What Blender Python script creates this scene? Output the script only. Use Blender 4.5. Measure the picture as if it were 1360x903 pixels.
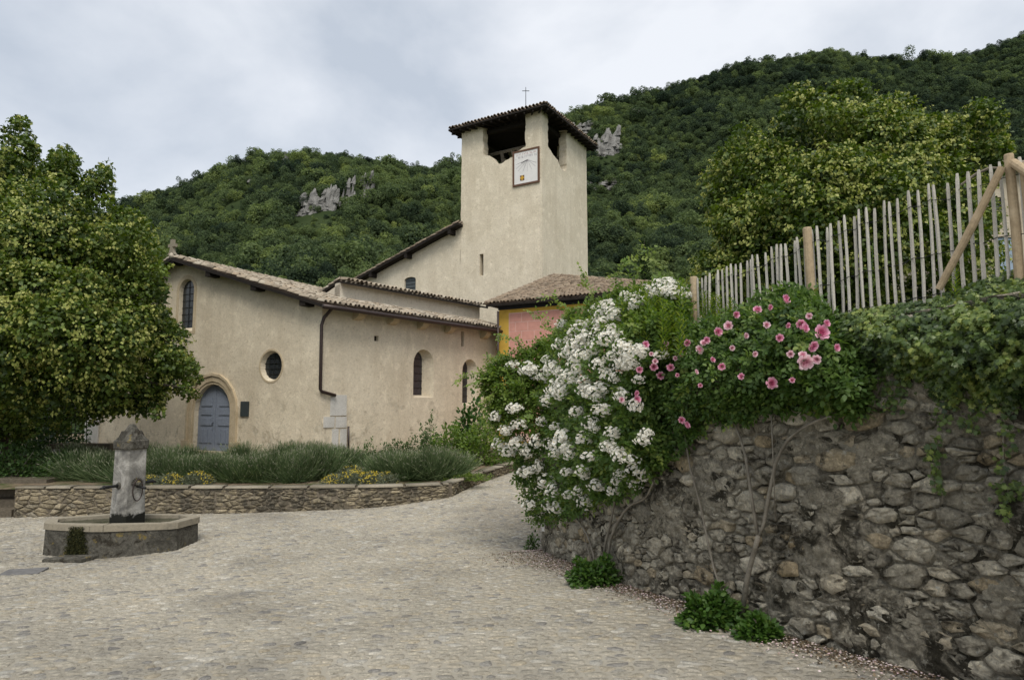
import bpy, bmesh, math, random
import numpy as np
from mathutils import Matrix, Vector
from mathutils.geometry import tessellate_polygon

for _o in list(bpy.data.objects):
    bpy.data.objects.remove(_o, do_unlink=True)
random.seed(7)
rng = np.random.default_rng(11)
scene = bpy.context.scene
col = scene.collection

# ------------------------------------------------------------------ camera, sky, sun, exposure
FPX, EYE, PITCH = 850.0, 1.80, math.atan(78.5 / 850.0)
cam_d = bpy.data.cameras.new("camera")
cam = bpy.data.objects.new("camera", cam_d)
col.objects.link(cam)
cam.location = (0, 0, EYE)
cam.rotation_euler = (math.pi / 2 + PITCH, 0, 0)
cam_d.sensor_width = 36.0
cam_d.lens = 36.0 * FPX / 1360.0
cam_d.clip_start = 0.05
cam_d.clip_end = 5000.0
scene.camera = cam

SUN_EL, SUN_AZ = math.radians(57), math.radians(172)     # azimuth clockwise from +Y
world = bpy.data.worlds.new("World")
scene.world = world
world.use_nodes = True
wn = world.node_tree
wn.nodes.clear()
def _w(t, **k):
    n = wn.nodes.new(t)
    for a, b in k.items():
        setattr(n, a, b)
    return n
w_out, w_bg = _w("ShaderNodeOutputWorld"), _w("ShaderNodeBackground")
w_sky = _w("ShaderNodeTexSky", sky_type='NISHITA', sun_disc=False, sun_elevation=SUN_EL, sun_rotation=SUN_AZ,
           air_density=1.0, dust_density=1.5, ozone_density=1.0)
w_tc, w_map = _w("ShaderNodeTexCoord"), _w("ShaderNodeMapping")
w_map.inputs['Scale'].default_value = (1.0, 1.0, 1.7)
w_map.inputs['Rotation'].default_value = (0.0, 0.30, 0.5)
w_n1 = _w("ShaderNodeTexNoise")
w_n1.inputs['Scale'].default_value = 2.3
w_n1.inputs['Detail'].default_value = 7.0
w_n1.inputs['Roughness'].default_value = 0.52
w_n1.inputs['Distortion'].default_value = 0.15
w_r = _w("ShaderNodeValToRGB")
w_r.color_ramp.elements[0].position = 0.36
w_r.color_ramp.elements[0].color = (3.45, 3.78, 4.25, 1)
w_r.color_ramp.elements[1].position = 0.62
w_r.color_ramp.elements[1].color = (5.6, 5.75, 6.0, 1)
w_m = _w("ShaderNodeMixRGB")
w_m.inputs['Fac'].default_value = 0.88
L = wn.links.new
L(w_tc.outputs['Generated'], w_map.inputs['Vector']); L(w_map.outputs[0], w_n1.inputs['Vector'])
L(w_n1.outputs['Fac'], w_r.inputs['Fac']); L(w_sky.outputs[0], w_m.inputs[1]); L(w_r.outputs[0], w_m.inputs[2])
L(w_m.outputs[0], w_bg.inputs['Color']); L(w_bg.outputs[0], w_out.inputs['Surface'])
w_bg.inputs['Strength'].default_value = 0.10

sun_d = bpy.data.lights.new("sun", 'SUN')
sun_d.energy = 1.5
sun_d.angle = math.radians(28)
sun_d.color = (1.0, 0.95, 0.87)
sun = bpy.data.objects.new("sun", sun_d)
col.objects.link(sun)
_sd = Vector((math.sin(SUN_AZ) * math.cos(SUN_EL), math.cos(SUN_AZ) * math.cos(SUN_EL), math.sin(SUN_EL)))
sun.rotation_euler = _sd.to_track_quat('Z', 'Y').to_euler()
sun.location = (30, -30, 60)
vs = scene.view_settings
vs.view_transform = 'Standard'
vs.look = 'None'
vs.exposure = 0.78
vs.gamma = 1.0
vs.use_curve_mapping = False
scene.cycles.max_bounces = 6
scene.cycles.transparent_max_bounces = 6

# ------------------------------------------------------------------ pixel rays (photograph is 1360 x 903)
_c, _s = math.cos(PITCH), math.sin(PITCH)
def ray(px, py):
    u, v = (px - 680.0) / FPX, (451.5 - py) / FPX
    return np.array((u, _c - v * _s, _s + v * _c))
def at(px, py, Y):
    d = ray(px, py)
    p = d * (Y / d[1])
    return np.array((p[0], p[1], p[2] + EYE))
def on_plane(px, py, p0, d):
    """hit of a pixel ray with the upright plane through p0 along the horizontal direction d -> (s, z)"""
    r = ray(px, py)
    nx, ny = -d[1], d[0]
    k = (p0[0] * nx + p0[1] * ny) / (r[0] * nx + r[1] * ny)
    q = r * k
    return (q[0] - p0[0]) * d[0] + (q[1] - p0[1]) * d[1], q[2] + EYE
def to_px(P):
    P = np.asarray(P, float)
    x, y, z = P[..., 0], P[..., 1], P[..., 2] - EYE
    dep = y * _c + z * _s
    v = -y * _s + z * _c
    return 680 + FPX * x / dep, 451.5 - FPX * v / dep

# ------------------------------------------------------------------ mesh helpers
def mesh_np(name, V, F, mats, mi=None, attr=None, smooth=False):
    """F: list of int arrays (m,k)"""
    V = np.asarray(V, np.float32).reshape(-1, 3)
    F = [np.asarray(f, np.int32) for f in F if len(f)]
    me = bpy.data.meshes.new(name)
    nl = sum(f.size for f in F); npoly = sum(len(f) for f in F)
    me.vertices.add(len(V)); me.loops.add(nl); me.polygons.add(npoly)
    me.vertices.foreach_set('co', V.ravel())
    li = np.concatenate([f.ravel() for f in F])
    tot = np.concatenate([np.full(len(f), f.shape[1], np.int32) for f in F])
    st = np.concatenate(([0], np.cumsum(tot)[:-1])).astype(np.int32)
    me.loops.foreach_set('vertex_index', li)
    me.polygons.foreach_set('loop_start', st)
    for m in (mats if isinstance(mats, (list, tuple)) else [mats]):
        me.materials.append(m)
    if mi is not None:
        me.polygons.foreach_set('material_index', np.asarray(mi, np.int32))
    if smooth:
        me.polygons.foreach_set('use_smooth', np.ones(npoly, bool))
    if attr is not None:
        a = me.attributes.new('rnd', 'FLOAT', 'FACE')
        a.data.foreach_set('value', np.asarray(attr, np.float32))
    me.update(calc_edges=True)
    me.validate()
    return me

class MB:
    """collects polygons of any size"""
    def __init__(self):
        self.v, self.f, self.m, self.a = [], [], [], []
    def add(self, vs_, fs, m=0, a=0.5):
        b = len(self.v)
        self.v.extend([tuple(map(float, q)) for q in vs_])
        for f in fs:
            self.f.append([i + b for i in f]); self.m.append(m); self.a.append(a)
        return b
    def box(self, c, sx, sy, sz, rz=0.0, m=0, a=0.5, ax=None):
        """axis box centred at c; ax = (ex, ey, ez) unit axes"""
        if ax is None:
            ex = np.array((math.cos(rz), math.sin(rz), 0)); ey = np.array((-math.sin(rz), math.cos(rz), 0)); ez = np.array((0, 0, 1.0))
        else:
            ex, ey, ez = [np.asarray(q, float) for q in ax]
        c = np.asarray(c, float)
        vs_ = [c + ex * (i * sx / 2) + ey * (j * sy / 2) + ez * (k * sz / 2) for k in (-1, 1) for j in (-1, 1) for i in (-1, 1)]
        self.add(vs_, [(0, 2, 3, 1), (4, 5, 7, 6), (0, 1, 5, 4), (2, 6, 7, 3), (0, 4, 6, 2), (1, 3, 7, 5)], m, a)
    def prism(self, pts2, to3, d0, d1, m=0, a=0.5):
        """extrude a 2D polygon; to3(x, y, depth)"""
        n = len(pts2)
        vs_ = [to3(x, y, d0) for x, y in pts2] + [to3(x, y, d1) for x, y in pts2]
        tri = tessellate_polygon([[Vector((x, y, 0)) for x, y in pts2]])
        fs = [tuple(t) for t in tri] + [tuple(n + i for i in reversed(t)) for t in tri]
        fs += [(i, (i + 1) % n, n + (i + 1) % n, n + i) for i in range(n)]
        self.add(vs_, fs, m, a)
    def tube(self, pts, rad, n=8, m=0, a=0.5, cap=True):
        pts = [np.asarray(p, float) for p in pts]
        rad = [rad] * len(pts) if np.isscalar(rad) else rad
        b = len(self.v); prev = None
        for i, p in enumerate(pts):
            t = pts[min(i + 1, len(pts) - 1)] - pts[max(i - 1, 0)]
            t = t / (np.linalg.norm(t) + 1e-9)
            if prev is None:
                ref = np.array((0, 0, 1.0)) if abs(t[2]) < 0.9 else np.array((1.0, 0, 0))
                prev = np.cross(ref, t)
            s1 = prev - t * np.dot(prev, t); s1 /= np.linalg.norm(s1) + 1e-9
            s2 = np.cross(t, s1); prev = s1
            for k in range(n):
                an = 2 * math.pi * k / n
                self.v.append(tuple(p + rad[i] * (math.cos(an) * s1 + math.sin(an) * s2)))
        for i in range(len(pts) - 1):
            for k in range(n):
                k2 = (k + 1) % n
                self.f.append([b + i * n + k, b + i * n + k2, b + (i + 1) * n + k2, b + (i + 1) * n + k]); self.m.append(m); self.a.append(a)
        if cap:
            self.f.append([b + k for k in reversed(range(n))]); self.m.append(m); self.a.append(a)
            e = b + (len(pts) - 1) * n
            self.f.append([e + k for k in range(n)]); self.m.append(m); self.a.append(a)
    def mesh(self, name, mats, smooth=False):
        me = bpy.data.meshes.new(name)
        me.from_pydata(self.v, [], self.f)
        for mm in (mats if isinstance(mats, (list, tuple)) else [mats]):
            me.materials.append(mm)
        me.polygons.foreach_set('material_index', np.asarray(self.m, np.int32))
        a = me.attributes.new('rnd', 'FLOAT', 'FACE')
        a.data.foreach_set('value', np.asarray(self.a, np.float32))
        if smooth:
            me.polygons.foreach_set('use_smooth', np.ones(len(self.f), bool))
        bm = bmesh.new(); bm.from_mesh(me)
        bmesh.ops.recalc_face_normals(bm, faces=bm.faces)
        bm.to_mesh(me); bm.free()
        me.update()
        return me

WORLD = {}
def tag(o, label=None, cat=None, group=None, kind=None):
    for k, v in (('label', label), ('category', cat), ('group', group), ('kind', kind)):
        if v:
            o[k] = v
    return o
def empty(name, loc, label, cat, group=None):
    o = bpy.data.objects.new(name, None)
    col.objects.link(o)
    o.empty_display_size = 0.2
    o.location = tuple(map(float, loc))
    WORLD[o] = Matrix.Translation(o.location)
    return tag(o, label, cat, group)
def part(name, me, parent, mw=None, kind=None, label=None):
    o = bpy.data.objects.new(name, me)
    col.objects.link(o)
    mw = mw or Matrix.Identity(4)
    o.parent = parent
    o.matrix_parent_inverse = WORLD[parent].inverted()
    o.matrix_basis = mw
    WORLD[o] = mw
    return tag(o, label, None, None, kind)
def solo(name, me, label, cat=None, group=None, kind=None, loc=None):
    """a thing that is one mesh, authored in world space; its origin goes to loc (its base)"""
    if loc is None:
        n = len(me.vertices); co = np.empty(n * 3, np.float32); me.vertices.foreach_get('co', co); co = co.reshape(-1, 3)
        loc = ((co[:, 0].min() + co[:, 0].max()) / 2, (co[:, 1].min() + co[:, 1].max()) / 2, co[:, 2].min())
    loc = Vector([float(q) for q in loc])
    me.transform(Matrix.Translation(-loc))
    o = bpy.data.objects.new(name, me)
    col.objects.link(o)
    o.location = loc
    WORLD[o] = Matrix.Translation(loc)
    return tag(o, label, cat, group, kind)
def copy_tree(o, parent=None):
    c = o.copy(); col.objects.link(c)
    if parent is not None:
        c.parent = parent
    for ch in [q for q in KIDS.get(o, [])]:
        copy_tree(ch, c)
    return c
KIDS = {}

def in_poly(x, y, poly):
    x = np.asarray(x); y = np.asarray(y)
    inside = np.zeros(x.shape, bool); n = len(poly); j = n - 1
    for i in range(n):
        xi, yi = poly[i]; xj, yj = poly[j]
        c = ((yi > y) != (yj > y)) & (x < (xj - xi) * (y - yi) / (yj - yi + 1e-12) + xi)
        inside ^= c; j = i
    return inside
def edge_dist(x, y, poly):
    d = np.full(np.shape(x), 1e9); n = len(poly)
    for i in range(n):
        ax, ay = poly[i]; bx, by = poly[(i + 1) % n]
        vx, vy = bx - ax, by - ay
        t = np.clip(((x - ax) * vx + (y - ay) * vy) / (vx * vx + vy * vy + 1e-9), 0, 1)
        d = np.minimum(d, np.hypot(x - ax - t * vx, y - ay - t * vy))
    return d
def clip_cell(p, qs, R, wp=0.0, wq=None):
    poly = [(p[0] - R, p[1] - R), (p[0] + R, p[1] - R), (p[0] + R, p[1] + R), (p[0] - R, p[1] + R)]
    for iq, q in enumerate(qs):
        nx, ny = q[0] - p[0], q[1] - p[1]
        c = nx * (p[0] + q[0]) / 2 + ny * (p[1] + q[1]) / 2 + (0.0 if wq is None else (wp * wp - wq[iq] ** 2) / 2)
        ds = [nx * a + ny * b - c for a, b in poly]
        if max(ds) <= 0:
            continue
        out = []; n = len(poly)
        for i in range(n):
            j = (i + 1) % n
            if ds[i] <= 0:
                out.append(poly[i])
            if (ds[i] < 0) != (ds[j] < 0) and ds[i] != ds[j]:
                t = ds[i] / (ds[i] - ds[j])
                out.append((poly[i][0] + t * (poly[j][0] - poly[i][0]), poly[i][1] + t * (poly[j][1] - poly[i][1])))
        poly = out
        if len(poly) < 3:
            return []
    return poly
def chaikin(poly, k=0.25):
    out = []
    for i in range(len(poly)):
        a = poly[i]; b = poly[(i + 1) % len(poly)]
        out.append((a[0] + k * (b[0] - a[0]), a[1] + k * (b[1] - a[1])))
        out.append((b[0] + k * (a[0] - b[0]), b[1] + k * (a[1] - b[1])))
    return out
def path_pts(ctrl, step):
    """Catmull-Rom through 2D points, resampled at about `step`"""
    c = [np.asarray(q, float) for q in ctrl]
    c = [2 * c[0] - c[1]] + c + [2 * c[-1] - c[-2]]
    pts = []
    for i in range(1, len(c) - 2):
        for t in np.linspace(0, 1, 24, endpoint=False):
            a, b, d, e = c[i - 1], c[i], c[i + 1], c[i + 2]
            pts.append(0.5 * (2 * b + (d - a) * t + (2 * a - 5 * b + 4 * d - e) * t * t + (3 * b - a - 3 * d + e) * t ** 3))
    pts.append(c[-2]); pts = np.array(pts)
    s = np.concatenate(([0], np.cumsum(np.hypot(*np.diff(pts, axis=0).T))))
    n = max(2, int(s[-1] / step) + 1); q = np.linspace(0, s[-1], n)
    return np.stack([np.interp(q, s, pts[:, k]) for k in range(pts.shape[1])], 1), q
def unit(v):
    v = np.asarray(v, float)
    return v / (np.linalg.norm(v, axis=-1, keepdims=True) + 1e-9)

# leaf templates: (x, y, z) with y along the leaf; faces
T_OVAL = (np.array([(0, 0, 0), (.40, .42, .07), (0, 1, -.08), (-.40, .42, .07)]), np.array([(0, 1, 2), (0, 2, 3)]))
T_HEART = (np.array([(0, 0, 0), (.48, .22, .08), (.36, .66, .05), (0, 1, -.12), (-.36, .66, .05), (-.48, .22, .08)]), np.array([(0, 1, 2, 3), (0, 3, 4, 5)]))
T_STRIP = (np.array([(-.09, 0, 0), (.09, 0, 0), (.11, .6, -.03), (0, 1, -.1), (-.11, .6, -.03)]), np.array([(0, 1, 2, 3, 4)]))
T_IVY = (np.array([(0, 0, 0), (.22, -.08, .02), (.55, .25, -.05), (.26, .42, .03), (.42, .72, -.04), (.13, .66, .03), (0, 1, -.08),
                   (-.13, .66, .03), (-.42, .72, -.04), (-.26, .42, .03), (-.55, .25, -.05), (-.22, -.08, .02)]),
         np.array([(0, 1, 2, 3), (0, 3, 4, 5), (0, 5, 6, 7), (0, 7, 8, 9), (0, 9, 10, 11)]))
T_BLADE = (np.array([(-.02, 0, 0), (.02, 0, 0), (.012, .6, .0), (0, 1, 0), (-.012, .6, .0)]), np.array([(0, 1, 2, 3, 4)]))
T_TRI = (np.array([(-.5, 0, 0), (.5, 0, 0), (0, .9, 0)]), np.array([(0, 1, 2)]))
def leaves(P, N, D, size, tpl, rnd):
    """P base points, N face normals, D leaf directions, size lengths -> V, F, attr"""
    tv, tf = tpl
    P = np.asarray(P, float); N = unit(N); D = unit(D)
    S = unit(np.cross(D, N)); N2 = np.cross(S, D)
    size = np.broadcast_to(np.asarray(size, float), (len(P),))
    V = P[:, None, :] + size[:, None, None] * (tv[None, :, 0:1] * S[:, None, :] + tv[None, :, 1:2] * D[:, None, :] + tv[None, :, 2:3] * N2[:, None, :])
    F = tf[None] + (np.arange(len(P)) * len(tv))[:, None, None]
    return V.reshape(-1, 3), F.reshape(-1, tf.shape[1]), np.repeat(rnd, len(tf))
def rand_dir(n):
    return unit(rng.normal(size=(n, 3)))
class Leafs:
    def __init__(self):
        self.V, self.F, self.A, self.n = [], [], [], 0
    def add(self, P, N, D, size, tpl, rnd):
        if len(P) == 0:
            return
        V, F, A = leaves(P, N, D, size, tpl, np.broadcast_to(rnd, (len(P),)))
        self.V.append(V); self.F.append(F + self.n); self.A.append(A); self.n += len(V)
    def mesh(self, name, mat_):
        return mesh_np(name, np.concatenate(self.V), self.F, mat_, attr=np.concatenate(self.A))

# ------------------------------------------------------------------ materials
class NT:
    def __init__(self, name, rough=0.9, spec=0.2):
        self.m = bpy.data.materials.new(name); self.m.use_nodes = True
        self.t = self.m.node_tree; self.b = self.t.nodes['Principled BSDF']
        self.b.inputs['Roughness'].default_value = rough
        self.b.inputs['Specular IOR Level'].default_value = spec
        self.pos = self.n("ShaderNodeNewGeometry").outputs['Position']
    def n(self, t, **k):
        q = self.t.nodes.new(t)
        for a, b in k.items():
            setattr(q, a, b)
        return q
    def l(self, a, b):
        self.t.links.new(a, b)
    def scaled(self, sc):
        q = self.n("ShaderNodeMapping"); q.inputs['Scale'].default_value = sc
        self.l(self.pos, q.inputs['Vector']); return q.outputs[0]
    def noise(self, scale, detail=4, rough=.55, vec=None, dist=0):
        q = self.n("ShaderNodeTexNoise")
        q.inputs['Scale'].default_value = scale; q.inputs['Detail'].default_value = detail
        q.inputs['Roughness'].default_value = rough; q.inputs['Distortion'].default_value = dist
        self.l(vec or self.pos, q.inputs['Vector']); return q.outputs['Fac']
    def vor(self, scale, vec=None, feature='F1'):
        q = self.n("ShaderNodeTexVoronoi", feature=feature); q.inputs['Scale'].default_value = scale
        self.l(vec or self.pos, q.inputs['Vector']); return q.outputs['Distance']
    def ramp(self, fac, stops, interp='LINEAR'):
        q = self.n("ShaderNodeValToRGB"); cr = q.color_ramp; cr.interpolation = interp
        while len(cr.elements) < len(stops):
            cr.elements.new(0.5)
        for e, (p, c) in zip(cr.elements, stops):
            e.position = p; e.color = (*c, 1) if len(c) == 3 else c
        self.l(fac, q.inputs['Fac']); return q.outputs['Color']
    def step(self, fac, lo, hi):
        return self.ramp(fac, [(lo, (0, 0, 0)), (hi, (1, 1, 1))])
    def mix(self, fac, a, b, mode='MIX'):
        q = self.n("ShaderNodeMixRGB", blend_type=mode)
        for s_, v in ((q.inputs[0], fac), (q.inputs[1], a), (q.inputs[2], b)):
            if hasattr(v, 'is_linked') or hasattr(v, 'links'):
                self.l(v, s_)
            elif isinstance(v, (int, float)):
                s_.default_value = v
            else:
                s_.default_value = (*v, 1)
        return q.outputs[0]
    def attr(self, nm='rnd'):
        q = self.n("ShaderNodeAttribute"); q.attribute_name = nm; return q.outputs['Fac']
    def z(self):
        q = self.n("ShaderNodeSeparateXYZ"); self.l(self.pos, q.inputs[0]); return q.outputs['Z']
    def maprange(self, v, a, b):
        q = self.n("ShaderNodeMapRange"); q.inputs[1].default_value = a; q.inputs[2].default_value = b
        self.l(v, q.inputs[0]); return q.outputs[0]
    def bump(self, h, dist=0.01, strength=1.0):
        q = self.n("ShaderNodeBump"); q.inputs['Distance'].default_value = dist; q.inputs['Strength'].default_value = strength
        self.l(h, q.inputs['Height'])
        if self.b.inputs['Normal'].is_linked:
            self.l(self.b.inputs['Normal'].links[0].from_socket, q.inputs['Normal'])
        self.l(q.outputs[0], self.b.inputs['Normal'])
    def base(self, c):
        if hasattr(c, 'links'):
            self.l(c, self.b.inputs['Base Color'])
        else:
            self.b.inputs['Base Color'].default_value = (*c, 1)
        return self.m

def plaster(name, c0, c1, stain, patch=True):
    k = NT(name, 0.95, 0.1)
    a = k.ramp(k.noise(0.55, 6, .62, dist=.4), [(.3, c0), (.7, c1)])
    a = k.mix(k.step(k.noise(2.3, 8, .7), .52, .72), a, [q * 1.13 for q in c1])
    a = k.mix(k.step(k.noise(9, 6, .7), .56, .72), a, stain)
    v = k.noise(1.1, 7, .65, vec=k.scaled((1.6, 1.6, .22)))
    m = k.n("ShaderNodeMath", operation='MULTIPLY'); k.l(k.step(v, .48, .68), m.inputs[0]); m.inputs[1].default_value = .38
    a = k.mix(m.outputs[0], a, stain)
    if patch:     # rubble showing through the worn render, more of it low down
        low = k.ramp(k.z(), [(0, (1, 1, 1)), (1, (0, 0, 0))])
        pm = k.step(k.noise(1.5, 7, .72, dist=.8), .55, .61)
        st = k.ramp(k.vor(6.5), [(0, (.56, .52, .42)), (.6, (.42, .36, .26)), (1, (.30, .25, .18))])
        q = k.n("ShaderNodeMath", operation='MULTIPLY'); k.l(pm, q.inputs[0]); k.l(k.maprange(k.z(), 3.4, .2), q.inputs[1])
        q2 = k.n("ShaderNodeMath", operation='MULTIPLY'); k.l(q.outputs[0], q2.inputs[0]); q2.inputs[1].default_value = .85
        a = k.mix(q2.outputs[0], a, st)
        k.bump(k.mix(q.outputs[0], (0.5, .5, .5), k.vor(6.5)), .03, .5)
    a = k.mix(.8, a, k.ramp(k.noise(14, 9, .75), [(.3, (.76, .75, .72)), (.5, (1, 1, 1)), (.7, (1.13, 1.12, 1.09))]), 'MULTIPLY')
    k.bump(k.noise(30, 8, .7), .02, .5)
    k.bump(k.noise(2.2, 6, .6), .06, .35)
    return k.base(a)
def stone(name, stops, attr=True, sc=14, bump=.012, lichen=None, dark=None, speck=None, broad=None):
    k = NT(name, 0.93, 0.15)
    if attr:
        a = k.ramp(k.attr(), stops)
        a = k.mix(.35, a, k.ramp(k.noise(sc, 6, .7), stops))
    else:
        a = k.ramp(k.noise(sc * .35, 7, .65, dist=.5), stops)
    a = k.mix(.6, a, k.ramp(k.noise(sc * 3, 6, .75), [(.25, (.45, .45, .45)), (.5, (1, 1, 1)), (.8, (1.25, 1.22, 1.15))]), 'MULTIPLY')
    if dark:
        a = k.mix(k.step(k.noise(dark[0], 7, .68, dist=.5), dark[1], dark[2]), a, dark[3])
    if lichen:
        a = k.mix(k.step(k.noise(lichen[0], 6, .7), lichen[1], lichen[1] + .08), a, lichen[2])
    if broad:     # worn and dirty areas metres across
        a = k.mix(.9, a, k.ramp(k.noise(broad, 6, .62, dist=.7), [(.34, (.70, .70, .70)), (.5, (.96, .96, .95)), (.68, (1.08, 1.07, 1.05))]), 'MULTIPLY')
    if speck:     # coarse crystalline speckle and pits
        a = k.mix(.85, a, k.ramp(k.noise(speck, 8, .8, dist=.8), [(.32, (.35, .34, .31)), (.46, (1.0, .99, .97)), (.56, (1.3, 1.29, 1.25)), (.68, (2.2, 2.15, 2.0))]), 'MULTIPLY')
        k.bump(k.noise(speck, 8, .8, dist=.8), bump * 1.6, .9)
    k.bump(k.noise(sc * 1.2, 8, .7), bump * 2.5, .7)
    k.bump(k.noise(sc * 5, 5, .7), bump, .6)
    return k.base(a)
def leafmat(name, stops, trans=.32, rough=.5, spec=.35, inst=False):
    m = bpy.data.materials.new(name); m.use_nodes = True; t = m.node_tree
    b = t.nodes['Principled BSDF']; b.inputs['Roughness'].default_value = rough; b.inputs['Specular IOR Level'].default_value = spec
    at_ = t.nodes.new("ShaderNodeAttribute"); at_.attribute_name = 'rnd'
    r = t.nodes.new("ShaderNodeValToRGB"); cr = r.color_ramp
    while len(cr.elements) < len(stops):
        cr.elements.new(.5)
    for e, (p, c) in zip(cr.elements, stops):
        e.position = p; e.color = (*c, 1)
    if inst:      # each copy shifts the tone by its own amount
        ai = t.nodes.new("ShaderNodeAttribute"); ai.attribute_name = 'tone'; ai.attribute_type = 'INSTANCER'
        ad = t.nodes.new("ShaderNodeMath"); ad.operation = 'ADD'
        t.links.new(at_.outputs['Fac'], ad.inputs[0]); t.links.new(ai.outputs['Fac'], ad.inputs[1]); t.links.new(ad.outputs[0], r.inputs['Fac'])
    else:
        t.links.new(at_.outputs['Fac'], r.inputs['Fac'])
    t.links.new(r.outputs[0], b.inputs['Base Color'])
    tr = t.nodes.new("ShaderNodeBsdfTranslucent"); mx = t.nodes.new("ShaderNodeMixShader"); mx.inputs[0].default_value = trans
    hs = t.nodes.new("ShaderNodeHueSaturation"); hs.inputs['Saturation'].default_value = 1.15; hs.inputs['Value'].default_value = 1.25
    t.links.new(r.outputs[0], hs.inputs['Color']); t.links.new(hs.outputs[0], tr.inputs['Color'])
    t.links.new(b.outputs[0], mx.inputs[1]); t.links.new(tr.outputs[0], mx.inputs[2])
    t.links.new(mx.outputs[0], t.nodes['Material Output'].inputs['Surface'])
    return m
def plain(name, c, rough=.8, spec=.3, metal=0, var=.25, sc=20):
    k = NT(name, rough, spec)
    k.b.inputs['Metallic'].default_value = metal
    a = k.mix(k.step(k.noise(sc, 6, .65), .3, .72), [q * (1 - var) for q in c], [min(1, q * (1 + var)) for q in c])
    k.bump(k.noise(sc * 3, 5, .6), .004, .4)
    return k.base(a)
def vnoise(x, y, seed=0):
    x = np.asarray(x, float); y = np.asarray(y, float)
    xi, yi = np.floor(x), np.floor(y); fx, fy = x - xi, y - yi; fx = fx * fx * (3 - 2 * fx); fy = fy * fy * (3 - 2 * fy)
    def h(a, c):
        v = np.sin(a * 127.1 + c * 311.7 + seed * 74.7) * 43758.5453; return v - np.floor(v)
    return (h(xi, yi) * (1 - fx) + h(xi + 1, yi) * fx) * (1 - fy) + (h(xi, yi + 1) * (1 - fx) + h(xi + 1, yi + 1) * fx) * fy
MAT = {}
MAT['plaster'] = plaster('lime_plaster', (.60, .52, .39), (.735, .65, .50), (.48, .40, .285))
MAT['plaster_tower'] = plaster('tower_plaster', (.62, .545, .41), (.76, .68, .535), (.50, .425, .31), False)
MAT['plaster_white'] = plaster('pale_plaster', (.58, .52, .42), (.68, .62, .52), (.46, .40, .31), False)
MAT['trim_stone'] = stone('trim_stone', [(.3, (.46, .37, .24)), (.7, (.60, .50, .35))], False, 6, .006)
MAT['white_stone'] = stone('white_stone', [(.3, (.50, .48, .43)), (.7, (.64, .62, .575))], False, 8, .006)
MAT['tile'] = stone('roof_tile', [(0, (.13, .105, .08)), (.2, (.26, .205, .15)), (.45, (.40, .335, .25)), (.7, (.56, .50, .405)), (.85, (.30, .27, .22)), (1, (.44, .33, .22))], True, 9, .004,
                    lichen=(16, .60, (.30, .29, .24)))
MAT['tile_old'] = stone('old_roof_tile', [(0, (.10, .08, .06)), (.35, (.23, .17, .12)), (.65, (.36, .28, .20)), (1, (.27, .22, .17))], True, 9, .004,
                        lichen=(14, .56, (.17, .17, .13)))
MAT['tile_bed'] = plain('tile_bed', (.085, .062, .046), .95, .1, 0, .4, 12)
MAT['dark_wood'] = plain('dark_wood', (.020, .016, .013), .85, .2, 0, .35, 8)
MAT['grey_wood'] = stone('weathered_wood', [(.2, (.14, .115, .085)), (.8, (.27, .235, .185))], False, 20, .003)
MAT['gutter'] = plain('zinc_brown', (.045, .030, .026), .45, .5, .3, .25, 10)
MAT['cobble'] = stone('cobble_stone', [(0, (.12, .12, .13)), (.05, (.20, .20, .205)), (.14, (.32, .295, .25)), (.35, (.35, .322, .265)), (.6, (.395, .365, .308)), (.78, (.38, .325, .235)), (.9, (.34, .335, .315)), (1, (.54, .515, .46))],
                      True, 22, .006, dark=(1.6, .50, .85, (.265, .245, .205)), speck=30, broad=.42)
k = NT('mortar_sand', .97, .08)
_a = k.ramp(k.noise(1.2, 7, .65), [(.3, (.315, .287, .234)), (.7, (.41, .378, .313))])
_a = k.mix(k.step(k.noise(60, 4, .7), .55, .75), _a, (.27, .235, .18))
_a = k.mix(.9, _a, k.ramp(k.noise(.42, 6, .62, dist=.7), [(.34, (.70, .70, .70)), (.5, (.96, .96, .95)), (.68, (1.08, 1.07, 1.05))]), 'MULTIPLY')
k.bump(k.noise(45, 6, .7), .01, .7); k.bump(k.noise(8, 6, .6), .02, .6)
MAT['mortar'] = k.base(_a)
MAT['rubble'] = stone('rubble_stone', [(0, (.15, .137, .108)), (.3, (.325, .298, .238)), (.55, (.47, .43, .345)), (.78, (.65, .60, .485)), (.9, (.36, .26, .13)), (1, (.76, .72, .61))],
                      True, 14, .022, dark=(3.6, .54, .63, (.070, .062, .046)), lichen=(15, .60, (.50, .49, .43)), speck=26)
MAT['rubble_mortar'] = stone('rubble_mortar', [(.25, (.185, .168, .132)), (.5, (.31, .283, .225)), (.75, (.44, .405, .325))], False, 26, .03,
                             dark=(4.2, .49, .59, (.050, .045, .033)), lichen=(20, .59, (.48, .46, .39)), speck=34)
MAT['ashlar'] = stone('yellow_stone', [(0, (.13, .112, .082)), (.3, (.22, .188, .132)), (.6, (.32, .27, .185)), (.85, (.43, .37, .26)), (1, (.21, .198, .17))],
                      True, 12, .012, dark=(2.4, .47, .60, (.095, .085, .066)), speck=22)
MAT['joint_dark'] = plain('joint_earth', (.13, .11, .082), .97, .1, 0, .35, 18)
MAT['coping'] = stone('coping_stone', [(.25, (.20, .175, .13)), (.75, (.36, .32, .245))], True, 9, .006, dark=(2, .55, .72, (.15, .14, .115)))
k = NT('soil', .98, .05)
_a = k.ramp(k.noise(3.5, 7, .65), [(.3, (.15, .11, .075)), (.7, (.28, .22, .155))])
_a = k.mix(k.step(k.noise(1.3, 5, .6), .48, .6), _a, (.075, .095, .035))
k.bump(k.noise(30, 6, .7), .03, .7)
MAT['soil'] = k.base(_a)
MAT['grass_ground'] = plain('grass_ground', (.06, .085, .028), .95, .1, 0, .5, 3)
k = NT('forest_floor', .98, .05)
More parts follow.
